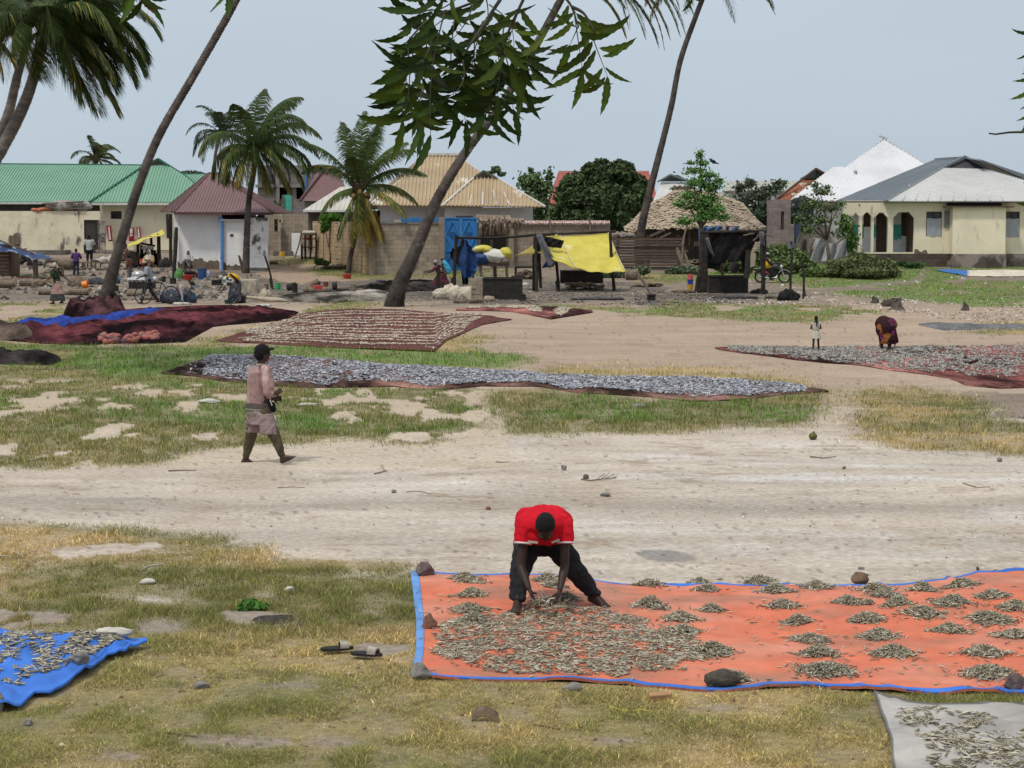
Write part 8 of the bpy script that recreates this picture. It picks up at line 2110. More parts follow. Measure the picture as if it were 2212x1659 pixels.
def pole(root,a,b,r=.05,mat=None,name="pole",bend=.06):
    a,b=V3(a),V3(b);m_=mid(a,b)+V3((random.uniform(-bend,bend),0,random.uniform(-bend,bend)*.3));mb=MB();mb.tube(catmull([a,m_,b],4),[r*random.uniform(.85,1.1) for _ in range(9)],8,jit=.08);return build(mb,name,mat or DWOOD,root)
def drape(root,corners,nx,ny,amp,mat,name="cloth",holes=0,f=9,seed=1,sag=0.0):
    """cloth over 4 corners (tl,tr,br,bl)"""
    tl,tr,br,bl=[V3(c) for c in corners];random.seed(seed);g_=[]
    n_=(tr-tl).cross(bl-tl).normalized()
    for j in range(ny+1):
        v=j/ny;row=[]
        for i in range(nx+1):
            u=i/nx;p=tl.lerp(tr,u).lerp(bl.lerp(br,u),v)
            p=p+n_*(amp*math.sin(u*f+1.3*math.sin(v*4+seed))*(.4+.6*v)+amp*.5*math.sin(u*f*2.3+v*6))+V3((0,0,-sag*math.sin(math.pi*u)*math.sin(math.pi*(.2+.6*v))));row.append(p)
        g_.append(row)
    mb=MB();vs=[p for r_ in g_ for p in r_];nc=nx+1;fs=[]
    for j in range(ny):
        for i in range(nx):
            if holes and random.random()<holes and 0<i<nx-1:continue
            fs.append((j*nc+i,j*nc+i+1,(j+1)*nc+i+1,(j+1)*nc+i))
    mb.add(vs,fs);o=build(mb,name,mat,root,smooth=True);s_=o.modifiers.new("thick",'SOLIDIFY');s_.thickness=.015;return o
def heap(px,py,w,h,mat,label,name,cat,n=4,seed=1,folds=.35,A=None,depth=.7,fs_=3.5):
    A=A or At(px,py);random.seed(seed);mb=MB();wm=w*A.s/2;hm=h*A.s
    for i in range(n):
        u=(i+.5)/n*2-1;mb.ell(A.o+V3((u*wm*.7,random.uniform(-.1,.2),hm*.25)),(wm/n*1.9,wm/n*1.9*depth,hm*random.uniform(.45,.75)*(1-.3*abs(u))),26,16,noise=folds,seed=seed+i,fs_=fs_)
    return build(mb,name,mat,base=A.o,smooth=True,label=label,cat=cat)
def boxoven(px0,py0,px1,py1,label,depth=.8,mat=None,legs=False,name="stove_box",Y=None,wall=.03):
    A=At((px0+px1)/2,py1,Y);t=thing(name,label,"stove",A.o);x0,x1=A(px0,py1).x,A(px1,py1).x;z1=A(px0,py0).z;z0=gz(A.o.x,A.Y)+(0 if not legs else(z1-gz(A.o.x,A.Y))*.35);y0,y1=A.Y,A.Y+depth
    mb=MB();w_=wall;mb.box(x0,x1,y0,y0+w_,z0,z1);mb.box(x0,x1,y1-w_,y1,z0,z1);mb.box(x0,x0+w_,y0+w_,y1-w_,z0,z1);mb.box(x1-w_,x1,y0+w_,y1-w_,z0,z1);mb.box(x0+w_,x1-w_,y0+w_,y1-w_,z0+.02,z0+.06)
    build(mb,"tray",mat or SOOT,t);mb=MB();r_=.04
    mb.beam((x0-.02,y0-.02,z1),(x1+.02,y0-.02,z1),r_);mb.beam((x0-.02,y1+.02,z1),(x1+.02,y1+.02,z1),r_);build(mb,"rim",M("rim_steel",(.05,.045,.04),(.02,.02,.02),5,rough=.5),t)
    return t,A,(x0,x1,y0,y1,z0,z1)
def woodpile(px,py,w,h,label,n=26,seed=1,L=.9,A=None,cat="firewood"):
    A=A or At(px,py);t=thing("firewood_pile",label,cat,A.o);random.seed(seed);wm=w*A.s/2;hm=h*A.s;mb=MB();me_=MB()
    for i in range(n):
        u=random.uniform(-1,1);z=random.uniform(.05,max(.08,hm*(1-.6*abs(u))));a=random.uniform(-.7,.7);l=L*random.uniform(.5,1)/2;r=random.uniform(.04,.08)
        c=A.o+V3((u*wm,random.uniform(-.1,.5),z));d=V3((math.cos(a)*random.choice((-1,1)),math.sin(a),random.uniform(-.15,.15))).normalized() if random.random()<.5 else V3((random.uniform(-.4,.4),-1,0)).normalized()
        p,q_=c-d*l,c+d*l;mb.tube([p,q_],r,7,jit=.12);me_.tube([p-d*.01,p+d*.01],r*.9,7)
    build(mb,"split_logs",LOG,t);build(me_,"cut_faces",LOGEND,t);return t
# --- blue awning shed at the left edge
A=At(20,600);t=thing("plank_shed","reddish brown plank shed at the left edge under the blue awning","shed",A.o)
mb=MB();x0,x1=A(-60,590).x,A(21,590).x
for i in range(9):
    z0=gz(x0,A.Y)+i*(A(0,528).z-gz(x0,A.Y))/9;z1=gz(x0,A.Y)+(i+.96)*(A(0,528).z-gz(x0,A.Y))/9;mb.box(x0,x1+random.uniform(-.03,.03),A.Y+random.uniform(0,.03),A.Y+.06,z0,z1)
mb.box(x1-.06,x1,A.Y+.06,A.Y+2.2,gz(x1,A.Y),A(0,528).z);build(mb,"plank_wall",M("red_brown_plank",(.15,.085,.06),(.10,.058,.042),4,bump=.01,stretch=(1,1,6)),t)
t=thing("blue_awning","sagging blue and white tarpaulin awning sloping down from the left edge","awning",At(79,601).o);A=At(79,601)
drape(t,[A(-40,505,1.5),A(112,556,.5),A(108,563,-1.0),A(-40,528,-.6)],22,8,.06,M("awning_blue",(.03,.07,.21),(.02,.03,.07),2,rough=.6,c3=(.45,.47,.5),s3=1.6,t3=(.55,.66)),"cloth",f=12,sag=.15)
pole(t,A(79,601),A(77,556),.14,WOOD,"post");pole(t,A(-20,512,.2),A(100,558,.2),.05,WOOD,"rafter")
for i,px in enumerate((26,36,42)):
    A=At(px,551,121);mb=MB();mb.obox(A.o+V3((0,0,.7)),(.34,.22,.12)[i],.06,(1.15,1.5,1.1)[i],ry=(.0,-.06,-.12)[i],jit=.08);tag(build(mb,"plank",WOOD,base=A.o),("short wide plank leaning on the yard wall","tall pointed plank leaning on the yard wall","thin dark plank leaning on the yard wall beside the tall one")[i],"plank","planks leaning on the yard wall")
woodpile(32,573,22,32,"heap of orange brown split wood beside the plank shed",20,4,.6)
# stone bench base and black sacks near the sitting man
heap(75,574,34,12,M("dark_plastic",(.03,.03,.034),(.06,.06,.065),4,rough=.5),"dark plastic wrapped bundle beside the sitting man in white cap","bundle","bundle",3,5)
# --- donkey
def donkey():
    A=At(128,597);Y=A.Y+.4;q=lambda px,py,d=0:P(px,py,Y+d);t=thing("donkey","light brown donkey standing left of the purple shirted child, its head lowered","donkey",A.o)
    mb=MB();mb.capsule(q(133,568),q(158,567),.24,.26,16);mb.capsule(q(140,570),q(152,571),.27,.27,16);mb.capsule(q(132,566),q(112,561),.19,.12);mb.capsule(q(112,561),q(101,562),.12,.10);mb.capsule(q(101,563),q(96,573),.10,.07);mb.capsule(q(96,573),q(95,577),.065,.055)
    for px,d,b in((134,.12,1),(137,-.14,1),(157,.14,0),(160,-.14,0)):
        kx=px+(0 if b else 3);mb.capsule(q(px,572,d),q(kx,583,d),.085,.05);mb.capsule(q(kx,583,d),q(px+(0 if b else 1),593,d),.045,.035);mb.capsule(q(px+(0 if b else 1),593,d),q(px,597,d),.04,.045)
    mb.capsule(q(160,565),q(164,580),.03,.02)
    for d in(-.06,.06):mb.capsule(q(104,556,d),q(107,548,d*1.6),.035,.015)
    build(mb,"body",M("donkey_coat",(.20,.16,.12),(.15,.12,.09),3,rough=.95,bump=.01,c3=(.38,.33,.28),s3=1.5,t3=(.6,.75)),t,remesh=.02,sm=4)
    mb=MB();mb.tube([q(104,558,0),q(118,559.5,0),q(130,563,0)],[.035,.04,.02],6);build(mb,"mane",M("dark_mane",(.06,.045,.035)),t)
    mb=MB()
    for d in(-.07,.07):mb.ell(q(101,565,d),.018,8,6)
    build(mb,"eyes",M("dark_eye",(.01,.01,.01),rough=.2),t)
donkey()
# --- long yard table
A=At(185,602,110.6);t=thing("yard_table","long grey slatted wooden table where people stand in the left yard","table",A.o)
mb=MB();mb.box(A(96,567).x,A(276,567).x,A.Y,A.Y+.9,A(0,569).z,A(0,566).z);build(mb,"table_top",WOOD,t)
for px in(178,182,196,207,218,255,273):pole(t,A(px,568,.1),A(px+(4 if px==178 else 0),598,.1),.045,WOOD,"leg")
seg(t,"brace",A(178,570,.2),A(196,596,.2),.05,.05,WOOD);seg(t,"brace",A(255,582,.1),A(273,582,.1),.06,.06,WOOD)
for i,(px,py,w_,lab) in enumerate(((213,566,16,"white filled sack lying on the yard table, left one"),(226,566,20,"pale filled sack lying on the yard table, middle one"),(238,566,16,"cream sack at the right of the yard table behind the palm"))):
    A2_=At(px,597,111.2);A2_.o=P(px,py,111.2);heap(px,py,w_,(8,14,17)[i],M("sack_cloth",(.52,.48,.42),(.38,.35,.31),4,bump=.02),lab,"sack","sack",2,20+i,.25,A=A2_)
heap(200,566,10,5,M("dark_plastic",(.03,.03,.03)),"dark pot lid bundle on the yard table by the grey shirted man","bundle","bundle",1,23,.2,A=(lambda a:(setattr(a,'o',P(204,566,111)),a)[1])(At(204,597,111)))
# --- small yellow awning shelter
A=At(310,592,112.5);t=thing("yellow_awning","small shelter with rolled yellow tarpaulin edge and dark soot stained cloths beneath","shelter",A.o)
drape(t,[A(264,534,1.2),A(352,496,1.2),A(357,504,-.8),A(267,536,-.8)],16,5,.05,TARPY,"roof_cloth",f=10)
pole(t,A(343,505,0),A(347,590,0),.11,DWOOD,"post");pole(t,A(326,510,.3),A(334,590,.3),.08,DWOOD,"post");pole(t,A(262,535,0),A(300,590,0),.07,DWOOD,"post");pole(t,A(298,522,.5),A(300,585,.5),.09,DWOOD,"post");pole(t,A(302,525,.2),A(335,531,.2),.06,DWOOD,"beam")
drape(t,[A(272,540,.4),A(302,545,.4),A(300,590,.4),A(283,586,.4)],12,8,.12,M("grey_brown_cloth",(.16,.14,.12),(.11,.095,.08),3),"hanging_cloth",f=8)
drape(t,[A(302,528,.6),A(345,545,.6),A(343,585,.6),A(302,585,.6)],16,10,.14,BLACKT,"hanging_cloth",f=11,holes=.05)
heap(320,540,26,7,M("pale_cloth",(.45,.45,.44),(.3,.3,.29),4),"white cloth bundle lying on the small shelter's shelf","bundle","bundle",3,33,.3,A=(lambda a:(setattr(a,'o',P(318,537,112.2)),a)[1])(At(318,592,112.2)))
heap(353,577,18,24,M("tyre_black",(.02,.019,.018),(.05,.045,.04),5),"pile of dark cloths and rope at the corner of the white house","pile","pile",2,34,.35,A=At(354,577,112))
# coolers, buckets near house
bucket(307,581,11,12,pl("red",(.50,.05,.04)),"red cooler drum with white lid behind the fish trough","cooler_drum","cooler",.95,A=At(307,585,110.5),dz=.3,handle=False)
bucket(350,584,8,5,pl("blue",(.03,.08,.42)),"little blue bowl right of the seated woman in white headscarf","bowl","bowl",.6,A=At(350,590,109.5),handle=False)
heap(386,603,15,28,M("green_sack",(.09,.28,.06),(.05,.14,.05),4,rough=.6),"green sack standing beside the slanting post at the white house","sack","sack",2,41,.15,depth=.9)
pole(thing("house_post","dark crooked post in front of the white house wall","post",At(375,602).o),At(375,602)(375,602),At(375,602)(381,491),.10,DWOOD,"pole")
basin(406,605,24,11,pl("red",(.50,.05,.04)),"bright red basin in front of the white house")
basin(410,598,27,13,pl("black",(.025,.02,.03)),"black wash tub behind the bright red basin",A=At(410,600))
bucket(437,603,20,23,pl("navy",(.025,.075,.22)),"large dark blue bucket right of the red basin")
bucket(426,598,8,9,pl("red2",(.45,.06,.06)),"little red jug squeezed left of the dark blue bucket","jug","jug",A=At(426,599))
heap(450,599,9,15,M("printed_bag",(.35,.35,.42),(.15,.16,.25),8),"small printed bag right of the dark blue bucket","bag","bag",1,43,.15,depth=.9)
t=thing("concrete_block","grey concrete blocks in a row against the white house","block",At(468,600).o);A=At(468,600)
mb=MB();mb.obox(A(466,593,.4),24*A.s,.5,14*A.s,jit=.03);build(mb,"block",M("block_grey",(.25,.22,.19),(.17,.15,.13),4,bump=.02),t)
A=At(500,600,108.2);mb=MB();mb.obox(A(502,596,.0),40*A.s,.5,10*A.s,jit=.03);build(mb,"stone_bench",M("ledge_stone",(.2,.18,.155)),base=A.o,label="low stone bench behind the bending woman",cat="bench")
# --- big fish trough
t,A,bb=boxoven(278,606,326,624,"large black frying trough filled with steaming white fish and foam",1.3,Y=None);x0,x1,y0,y1,z0,z1=bb
mb=MB()
for i in range(16):
    for j in range(6):mb.ell((x0+(x1-x0)*(i+.5)/16,y0+(y1-y0)*(j+.5)/6,z1+.02),(.13,.15,.07+.1*random.random()),8,6,noise=.2,seed=i+j)
build(mb,"white_contents",M("white_fish_foam",(.62,.63,.64),(.42,.43,.44),9,bump=.02),t,smooth=True)
mb=MB();mb.ell(A(300,594,.7),(.35,.3,.22),14,8,noise=.15);build(mb,"silver_pan",M("aluminium",(.5,.5,.5),(.38,.38,.38),4,rough=.35,metal=.6),t,smooth=True)
for px in(284,300,312,323):mb=MB();mb.obox(A(px,628,.3),.3,.4,.25,jit=.2);build(mb,"support_stone",M("soot_stone",(.06,.055,.05),(.10,.09,.08),6),t)
logt(275,637,322,640,6,"dark half burnt log lying in front of the fish trough");logt(302,648,338,646,5,"pale stone like log under the bicycle")
# bicycle
def wheel(mb,c,r,n=28,tyre=.02,ax=V3((0,1,0))):
    mb.tube([c+V3((math.cos(2*math.pi*k/n)*r,0,math.sin(2*math.pi*k/n)*r)) for k in range(n+1)],tyre,6)
def bicycle():
    A=At(322,657);Y=A.Y-.25;q=lambda px,py,d=0:P(px,py,Y+d);t=thing("bicycle","old bicycle pushed by the man in the blue grey shirt","bicycle",A.o);r=.34;w1=q(310,657);w1.z=gz(w1.x,Y)+r+.02;w2=w1+V3((1.08,0,0))
    for w_ in(w1,w2):
        mb=MB();wheel(mb,w_,r,tyre=.022);o=build(mb,"wheel",M("rubber",(.02,.02,.02)),t);mb=MB()
        for k in range(14):a=2*math.pi*k/14;mb.tube([w_,w_+V3((math.cos(a)*r,0,math.sin(a)*r))],.003,4)
        mb.tube([w_-V3((0,.04,0)),w_+V3((0,.04,0))],.03,8);build(mb,"spokes",M("steel",(.35,.34,.33),rough=.4),o)
    bb_=w1+V3((.6,0,.02));st_=w1+V3((.72,0,.50));hd=w1+V3((.18,0,.50));mb=MB()
    for a,b in((w1,hd),(hd,st_),(hd-V3((-.03,0,.1)),bb_),(bb_,st_),(bb_,w2),(w2,st_)):mb.tube([a,b],.018,8)
    build(mb,"frame",M("bike_black",(.03,.03,.035),rough=.4),t);mb=MB();mb.ell(st_+V3((0,0,.1)),(.13,.08,.04),12,6);build(mb,"saddle",M("rubber",(.02,.02,.02)),t,smooth=True)
    mb=MB();mb.tube([hd,hd+V3((-.03,0,.12))],.015,6);mb.tube([hd+V3((-.03,-.26,.15)),hd+V3((-.03,0,.12)),hd+V3((-.03,.26,.15))],.014,6);build(mb,"handlebar",M("steel",(.35,.34,.33)),t)
    mb=MB();mb.box(w2.x-.25,w2.x+.3,w2.y-.08,w2.y+.08,w2.z+r+.04,w2.z+r+.07);build(mb,"carrier",M("steel",(.35,.34,.33)),t)
bicycle()
# black tarpaulin bundle on the load
heap(385,655,84,34,M("black_blue_tarp",(.018,.02,.026),(.03,.05,.09),3,rough=.5,c3=(.10,.14,.2),s3=2,t3=(.6,.75)),"black and blue tarpaulin thrown over a heap behind the bicycle","tarpaulin_heap","tarpaulin",5,51,.3,fs_=2.6)
bucket(367,648,18,20,M("blue_drum",(.08,.20,.34),(.05,.08,.12),5,rough=.5),"grimy blue drum poking out of the black tarpaulin heap","drum","drum",.98,A=At(367,653),handle=False)
A=At(388,654);t=thing("striped_cloth","white striped cloth hanging on a stick before the black tarpaulin heap","cloth",A.o);drape(t,[A(385,618,-.5),A(395,618,-.5),A(396,652,-.5),A(388,653,-.5)],8,6,.04,M("striped",(.55,.5,.5),(.25,.15,.18),8,stretch=(6,1,.3)),f=8);pole(t,A(383,614,-.4),A(391,656,-.4),.03,WOOD,"stick")
heap(388,657,40,7,M("sack_cloth",(.52,.48,.42)),"cream cloth crumpled at the foot of the black tarpaulin heap","cloth","cloth",4,53,.4,A=At(392,659))
for i,(px,py,w_,h_,lab) in enumerate(((374,613,14,12,"black cooking pot behind the bicycle"),(354,609,9,12,"black square tin right of the fish trough"),(250,632,13,15,"black square can right of the leaning palm foot"),(584,548,13,14,"black pot at the start of the lane beside the white house"),(575,626,10,13,"grey tin at the foot of the shovel"))):
    bucket(px,py,w_,h_,SOOT if i<4 else M("rust_tin",(.2,.15,.11),(.12,.09,.07),4),lab,"pot","pot",.98,handle=False)
# --- logs and stumps in the left yard
logt(-10,622,34,612,9,"thick pale sawn log at the left edge",seed=1);logt(-6,612,24,603,7,"orange faced sawn beam lying on the thick log at the left edge",seed=2,name="sawn_beam")
logt(44,618,88,614,9,"grey stump like log left of the woman in green",seed=3);logt(92,617,110,615,8,"short log just left of the woman in green",seed=4);logt(84,637,116,636,7,"short log with pinkish end in front of the woman in green",seed=5);logt(146,637,182,634,7,"pale brown log right of the woman in green's skirt",seed=6);logt(181,636,192,638,8,"stubby log touching the leaning palm",seed=7)
heap(168,619,44,24,LOG,"knotted grey root stump in the middle of the left yard","root_stump","stump",4,61,.45);heap(78,619,22,22,LOG,"upright knotty stump beside the maroon basin","root_stump","stump",2,62,.4)
basin(55,609,26,10,pl("maroon",(.20,.025,.05)),"maroon basin with pale rim behind the grey logs");bucket(94,608,12,8,SOOT,"small black tin behind the grey logs","tin","tin",.95,handle=False)
bucket(178,632,17,12,pl("orange",(.80,.24,.03)),"bright orange bucket lying on the pale brown log",lying=1.45,dz=.18)
heap(208,614,50,16,M("black_net_heap",(.04,.04,.045),(.10,.10,.11),8,bump=.05),"heap of black and grey netting at the left of the leaning palm","net_heap","net heap",4,63,.4);heap(246,612,26,14,M("navy_cloth",(.05,.08,.15),(.03,.045,.08),4),"dark blue cloth heap right of the leaning palm","cloth_heap","cloth",3,64,.4)
heap(240,640,18,12,SOOT,"round black pan with white rim at the foot of the leaning palm","pan","pan",2,65,.15)
# --- stove box with bending woman
t,A,bb=boxoven(457,606,482,622,"black box stove on stones in front of the bending woman",.8,legs=True)
for px,py in((456,640),(466,643),(478,642),(488,648)):mb=MB();mb.obox(A(px,py-6,.2),.3,.35,.5,rz=.3,jit=.25);tag(build(mb,"hearth_stone",M("hearth",(.36,.29,.22),(.22,.18,.14),6,bump=.02),base=A(px,py)),"pale hearth stone under the black box stove","stone","stones under the black box stove")
t=thing("covered_table","table draped with a grey brown sheet right of the bending woman","table",At(540,634).o);A=At(540,634)
mb=MB();mb.box(A(516,606).x,A(552,606).x,A.Y,A.Y+1.0,A(0,608).z,A(0,605).z);build(mb,"table_top",M("cloth_top",(.50,.46,.36),(.4,.36,.28),4),t);drape(t,[A(516,606,-.02),A(552,606,-.02),A(558,638,-.3),A(516,634,-.1)],16,10,.05,M("table_cloth",(.30,.26,.21),(.22,.19,.15),3),f=10);drape(t,[A(552,606,0),A(555,606,1.0),A(566,634,.8),A(559,640,-.2)],8,8,.05,M("table_cloth2",(.42,.37,.28)),f=6)
heap(572,646,26,22,M("canvas",(.52,.45,.34),(.38,.32,.24),4,bump=.03),"cream canvas bunched at the end of the draped table","canvas","canvas",3,71,.4);
A=At(605,652);mb=MB();mb.tube([A(530,641,.3),A(560,645,.2),A(580,648),A(605,648),A(634,653)],[.05,.07,.14,.10,.02],10,jit=.15);build(mb,"canvas_roll",MATS["canvas"],base=A.o,smooth=True,label="long twisted roll of cream canvas lying on the yard",cat="canvas")
heap(570,662,26,7,M("white_rag",(.55,.54,.52),(.4,.4,.38),4),"whitish rag beside the far tip of the maroon net heap","rag","rag",2,73,.3);bucket(494,656,20,8,pl("dark_green",(.02,.07,.05)),"dark green basin half hidden at the bending woman's feet","bowl","bowl",.8,handle=False);t,A,bb=boxoven(513,641,528,655,"small dark wooden crate at the bending woman's feet",.5,name="crate")
A=At(520,592,109.2);t=thing("paddle","brown wooden paddle leaning between the palm and the white wall","paddle",A.o);mb=MB();mb.prism([A(514,551),A(518,552),A(525,568),A(524,577),A(521,578),A(517,566)],(0,.05,0));build(mb,"blade",BROWNW,t);mb=MB();mb.tube([A(522,575),A(523,590)],.04,6);build(mb,"shaft",BROWNW,t)
A=At(588,625);t=thing("shovel","shovel standing upright with its blade up beside the lane","shovel",A.o);pole(t,A(590,625),A(572,552),.045,DWOOD,"shaft");pole(t,A(584,600,.1),A(587,622,.1),.06,DWOOD,"stake");mb=MB();mb.prism([A(567,552),A(569,541),A(573,540),A(575,548),A(572,554)],(0,.04,0));build(mb,"blade",M("shovel_steel",(.12,.12,.125),(.2,.2,.2),4,rough=.5),t)
# lane items
bucket(610,553,14,10,pl("yellow",(.62,.36,.03)),"yellow bucket upside down at the end of the lane",wall=1.05,handle=False);logt(581,571,600,570,4,"short brown log at the lane's left side");pole(thing("leaning_stick","crooked stick leaning at the plastered pier in the lane","stick",At(638,555).o),At(638,556)(637,556),At(638,556)(652,500),.05,WOOD,"stick")
A=At(668,560);t=thing("vendor_rack","rickety dark wooden rack with cloth on top at the start of the tan side wall","rack",A.o)
for px in(652,660,670,682):pole(t,A(px,560),A(px,500 if px!=652 else 528),.06,DWOOD,"leg")
for py in(516,534,556):seg(t,"shelf",A(652,py,.1),A(683,py,.1),.4,.06,DWOOD)
mb=MB();mb.ell(A(668,503),(.45,.3,.16),16,8,noise=.3);build(mb,"cloth",M("sack_cloth",(.5,.47,.42)),t,smooth=True);mb=MB();mb.ell(A(664,515),(.14,.12,.1),10,6,noise=.2);build(mb,"red_goods",pl("red",(.5,.05,.04)),t,smooth=True)
woodpile(725,582,54,14,"low heap of split firewood at the foot of the tan side wall",34,81,.6);basin(750,602,22,10,pl("red",(.50,.05,.04)),"deep red basin on the ground below the small palm")
# tins in the yard
TIN=M("rust_tin",(.2,.15,.11),(.12,.09,.07),4,rough=.7)
bucket(600,626,13,15,pl("green",(.05,.38,.14)),"bright green bucket left of the row of tins")
for i,(px,py,w_,h_,ly,lab,mt) in enumerate(((620,628,16,20,1.4,"dark tin lying beside the green bucket",SOOT),(637,634,12,22,0,"tall dark tin standing third in the row",SOOT),(655,634,15,16,1.5,"grey tin lying in front of the tall dark tin",TIN),(668,634,13,13,1.5,"square end of a grey tin in the middle of the row",TIN),(672,622,14,18,1.1,"brown tin tilted open in the back of the row",TIN),(697,634,15,18,1.5,"brown tin lying near the right end of the row",TIN),(704,633,11,24,0,"tall rusty red tin standing at the right end of the row",M("rust_red",(.20,.06,.04),(.13,.045,.03),4)),(718,627,18,10,1.5,"flat black tin lying right of the row of tins",SOOT),(764,633,12,18,0,"single mossy brown tin standing apart on the yard",TIN))):
    bucket(px,py,w_,h_,mt,lab,"tin","tin",.97,lying=ly,handle=False)
A=At(684,628);t=thing("red_crate","red plastic container with a black handle among the tins","container",A.o);mb=MB();mb.obox(A(686,621),22*A.s,.3,10*A.s,jit=.1);build(mb,"shell",pl("red",(.5,.05,.04)),t);mb=MB();mb.beam(A(690,617),A(691,608),.05);mb.beam(A(687,612),A(693,611),.05);build(mb,"handle",SOOT,t)
bucket(921,613,13,8,pl("green2",(.04,.32,.14)),"green bowl in front of the stooping woman","bowl","bowl",.7,handle=False);bucket(813,605,14,8,pl("violet",(.12,.09,.38)),"violet blue basin on the dark net","bowl","bowl",.7,handle=False,A=At(820,613))
heap(935,611,14,8,M("pink_bag",(.38,.20,.19)),"pinkish bag next to the green bowl","bag","bag",2,85,.2)
# --- torn blue tarpaulin stand
A=At(1000,642);t=thing("torn_blue_shelter","bare pole shelter with torn blue and black tarpaulin hanging in front of the blue gate","shelter",A.o)
for a_,b_ in(((982,648),(986,508)),((964,657),(978,600)),((945,638),(948,572)),((1068,660),(1069,575))):pole(t,A(*a_,0),A(*b_,0),.07,DWOOD,"post")
pole(t,A(983,513),A(1060,514),.06,DWOOD,"beam");pole(t,A(1058,514),A(1158,507,.4),.06,DWOOD,"beam");pole(t,A(998,515,1.2),A(996,560,1.2),.06,DWOOD,"post")
mb=MB();g_=[]
for j in range(15):
    v=j/14;row=[]
    for i in range(13):
        u=i/12;lx=1001-12*min(1,v*1.8)+14*max(0,v-.55)*2;rx_=1006+24*min(1,v*2.2)-10*max(0,v-.7)*2+(3*math.sin(j*2.7));row.append(A(lx+(rx_-lx)*u,517+(600-517)*v+3*math.sin(i*1.9)*v,.15*math.sin(u*9+v*3)))
    g_.append(row)
mb.grid(g_);build(mb,"torn_cloth",TARPB,t,smooth=True);mb=MB();g_=[]
for j in range(9):
    v=j/8;g_.append([A((984-24*v*(1-v)*2.2*(1-i/8))+(998-984)*(i/8)+v*3,532+v*55*(.7+.3*i/8),.5+.1*math.sin(i)) for i in range(9)])
mb.grid(g_);mb.grid([[A(994+22*i/8-5*(j/8)*(i/8-.5)*2,565+50*j/8,.4+.1*math.sin(i*1.3)) for i in range(9)] for j in range(9)]);build(mb,"black_cloth",BLACKT,t,smooth=True)
# canvas heap
heap(982,645,110,34,M("cream_canvas",(.60,.53,.42),(.46,.40,.31),3,bump=.03),"long heap of crumpled cream canvas under the torn blue shelter","canvas_heap","canvas",7,91,.32,fs_=3.2)
woodpile(1010,655,60,5,"scattered bark and splinters before the cream canvas",22,92,.5)
t,A,bb=boxoven(1043,602,1129,647,"large sooty black smoking oven beside the cream canvas",1.6,wall=.05)
mb=MB()
for i in range(4):
    for j in range(2):mb.obox((bb[0]-.35+j*.3,bb[2]+.25,bb[4]+.1+i*.2),.27,.3,.17,jit=.05)
build(mb,"brick_side",M("hearth",(.36,.29,.22)),t);heap(1057,651,20,15,M("hearth",(.36,.29,.22)),"pale rock at the front left of the large sooty oven","rock","rock",2,93,.35);bucket(1128,650,16,14,SOOT,"black tin at the right corner of the large sooty oven","tin","tin",.97,handle=False)
# trestle with bundles behind
A=At(1062,598,103.);t=thing("bundle_trestle","trestle stacked with white, blue and yellow tarpaulin bundles before the palm leaf awning","trestle",A.o)
pole(t,A(1030,570),A(1100,570),.12,WOOD,"beam");
for px in(1040,1068,1096):pole(t,A(px,571),A(px,598),.07,WOOD,"leg")
for nm,mt,c,rr in(("white_bundle",M("white_tarp",(.66,.65,.60),(.5,.49,.45),3,bump=.02),(1068,553),(.72,.5,.36)),("blue_bundle",TARPB,(1041,558),(.42,.45,.36)),("yellow_bundle",TARPY,(1042,538),(.5,.4,.20)),("yellow_end",TARPY,(1092,548),(.35,.4,.34)),("brown_end",M("brown_sack",(.24,.2,.165)),(1088,563),(.34,.4,.22))):
    mb=MB();mb.ell(A(*c),rr,26,16,noise=.22,seed=int(c[0]),fs_=3);build(mb,nm,mt,t,smooth=True)
t=thing("fire_shelf","low dark shelf with stacked firewood beneath, behind the pole shelter","shelf",At(1130,602).o);A=At(1135,600,104);seg(t,"shelf_board",A(1113,577),A(1165,577),.8,.1,DWOOD);seg(t,"leg",A(1114,577),A(1114,601),.12,.12,DWOOD);seg(t,"leg",A(1163,577),A(1163,601),.12,.12,DWOOD)
woodpile(1140,602,52,20,"brown stones and firewood stacked under the dark shelf",46,95,.5,A=At(1140,602,103.6));heap(1128,618,26,9,M("white_rag",(.5,.5,.48)),"white sack pieces on the ground left of the yellow shelter","rag","rag",3,96,.3)
# --- yellow tarpaulin shelter
A=At(1250,630);t=thing("yellow_tarpaulin_shelter","pole shelter roofed with a big sloping yellow tarpaulin over a black oven","shelter",A.o)
TL,TR,BR_,BL=A(1163,506,1.8),A(1316,503,1.8),A(1353,585,-.9),A(1196,560,-.9)
def yq(u,v):
    p=TL.lerp(TR,u).lerp(BL.lerp(BR_,u),v);return p+V3((0,0,-.28*math.sin(math.pi*u)*(.3+.7*v)-.12*math.sin(math.pi*v)))
g_=[[yq(i/24,j/14)+V3((0,0,.03*math.sin(i*1.1+j*.3)*(j/14))) for i in range(25)] for j in range(15)]
mb=MB();mb.grid(g_,thick=.02);build(mb,"yellow_roof",TARPY,t,smooth=True)
mb=MB();mb.tube([yq(.30,k/8)+V3((0,-.01,.03)) for k in range(9)],.025,5);mb.tube([yq(.985,k/8)+V3((0,-.01,.02)) for k in range(9)],.02,5);build(mb,"seam",M("seam_pale",(.62,.58,.42)),t)
drape(t,[A(1188,511,1.0),A(1205,505,1.6),A(1190,548,.4),A(1113,551,-.4)],14,8,.03,M("tarp_yellow_old",(.48,.40,.10),(.36,.30,.08),2,c3=(.5,.48,.4),s3=2),"side_flap",f=5)
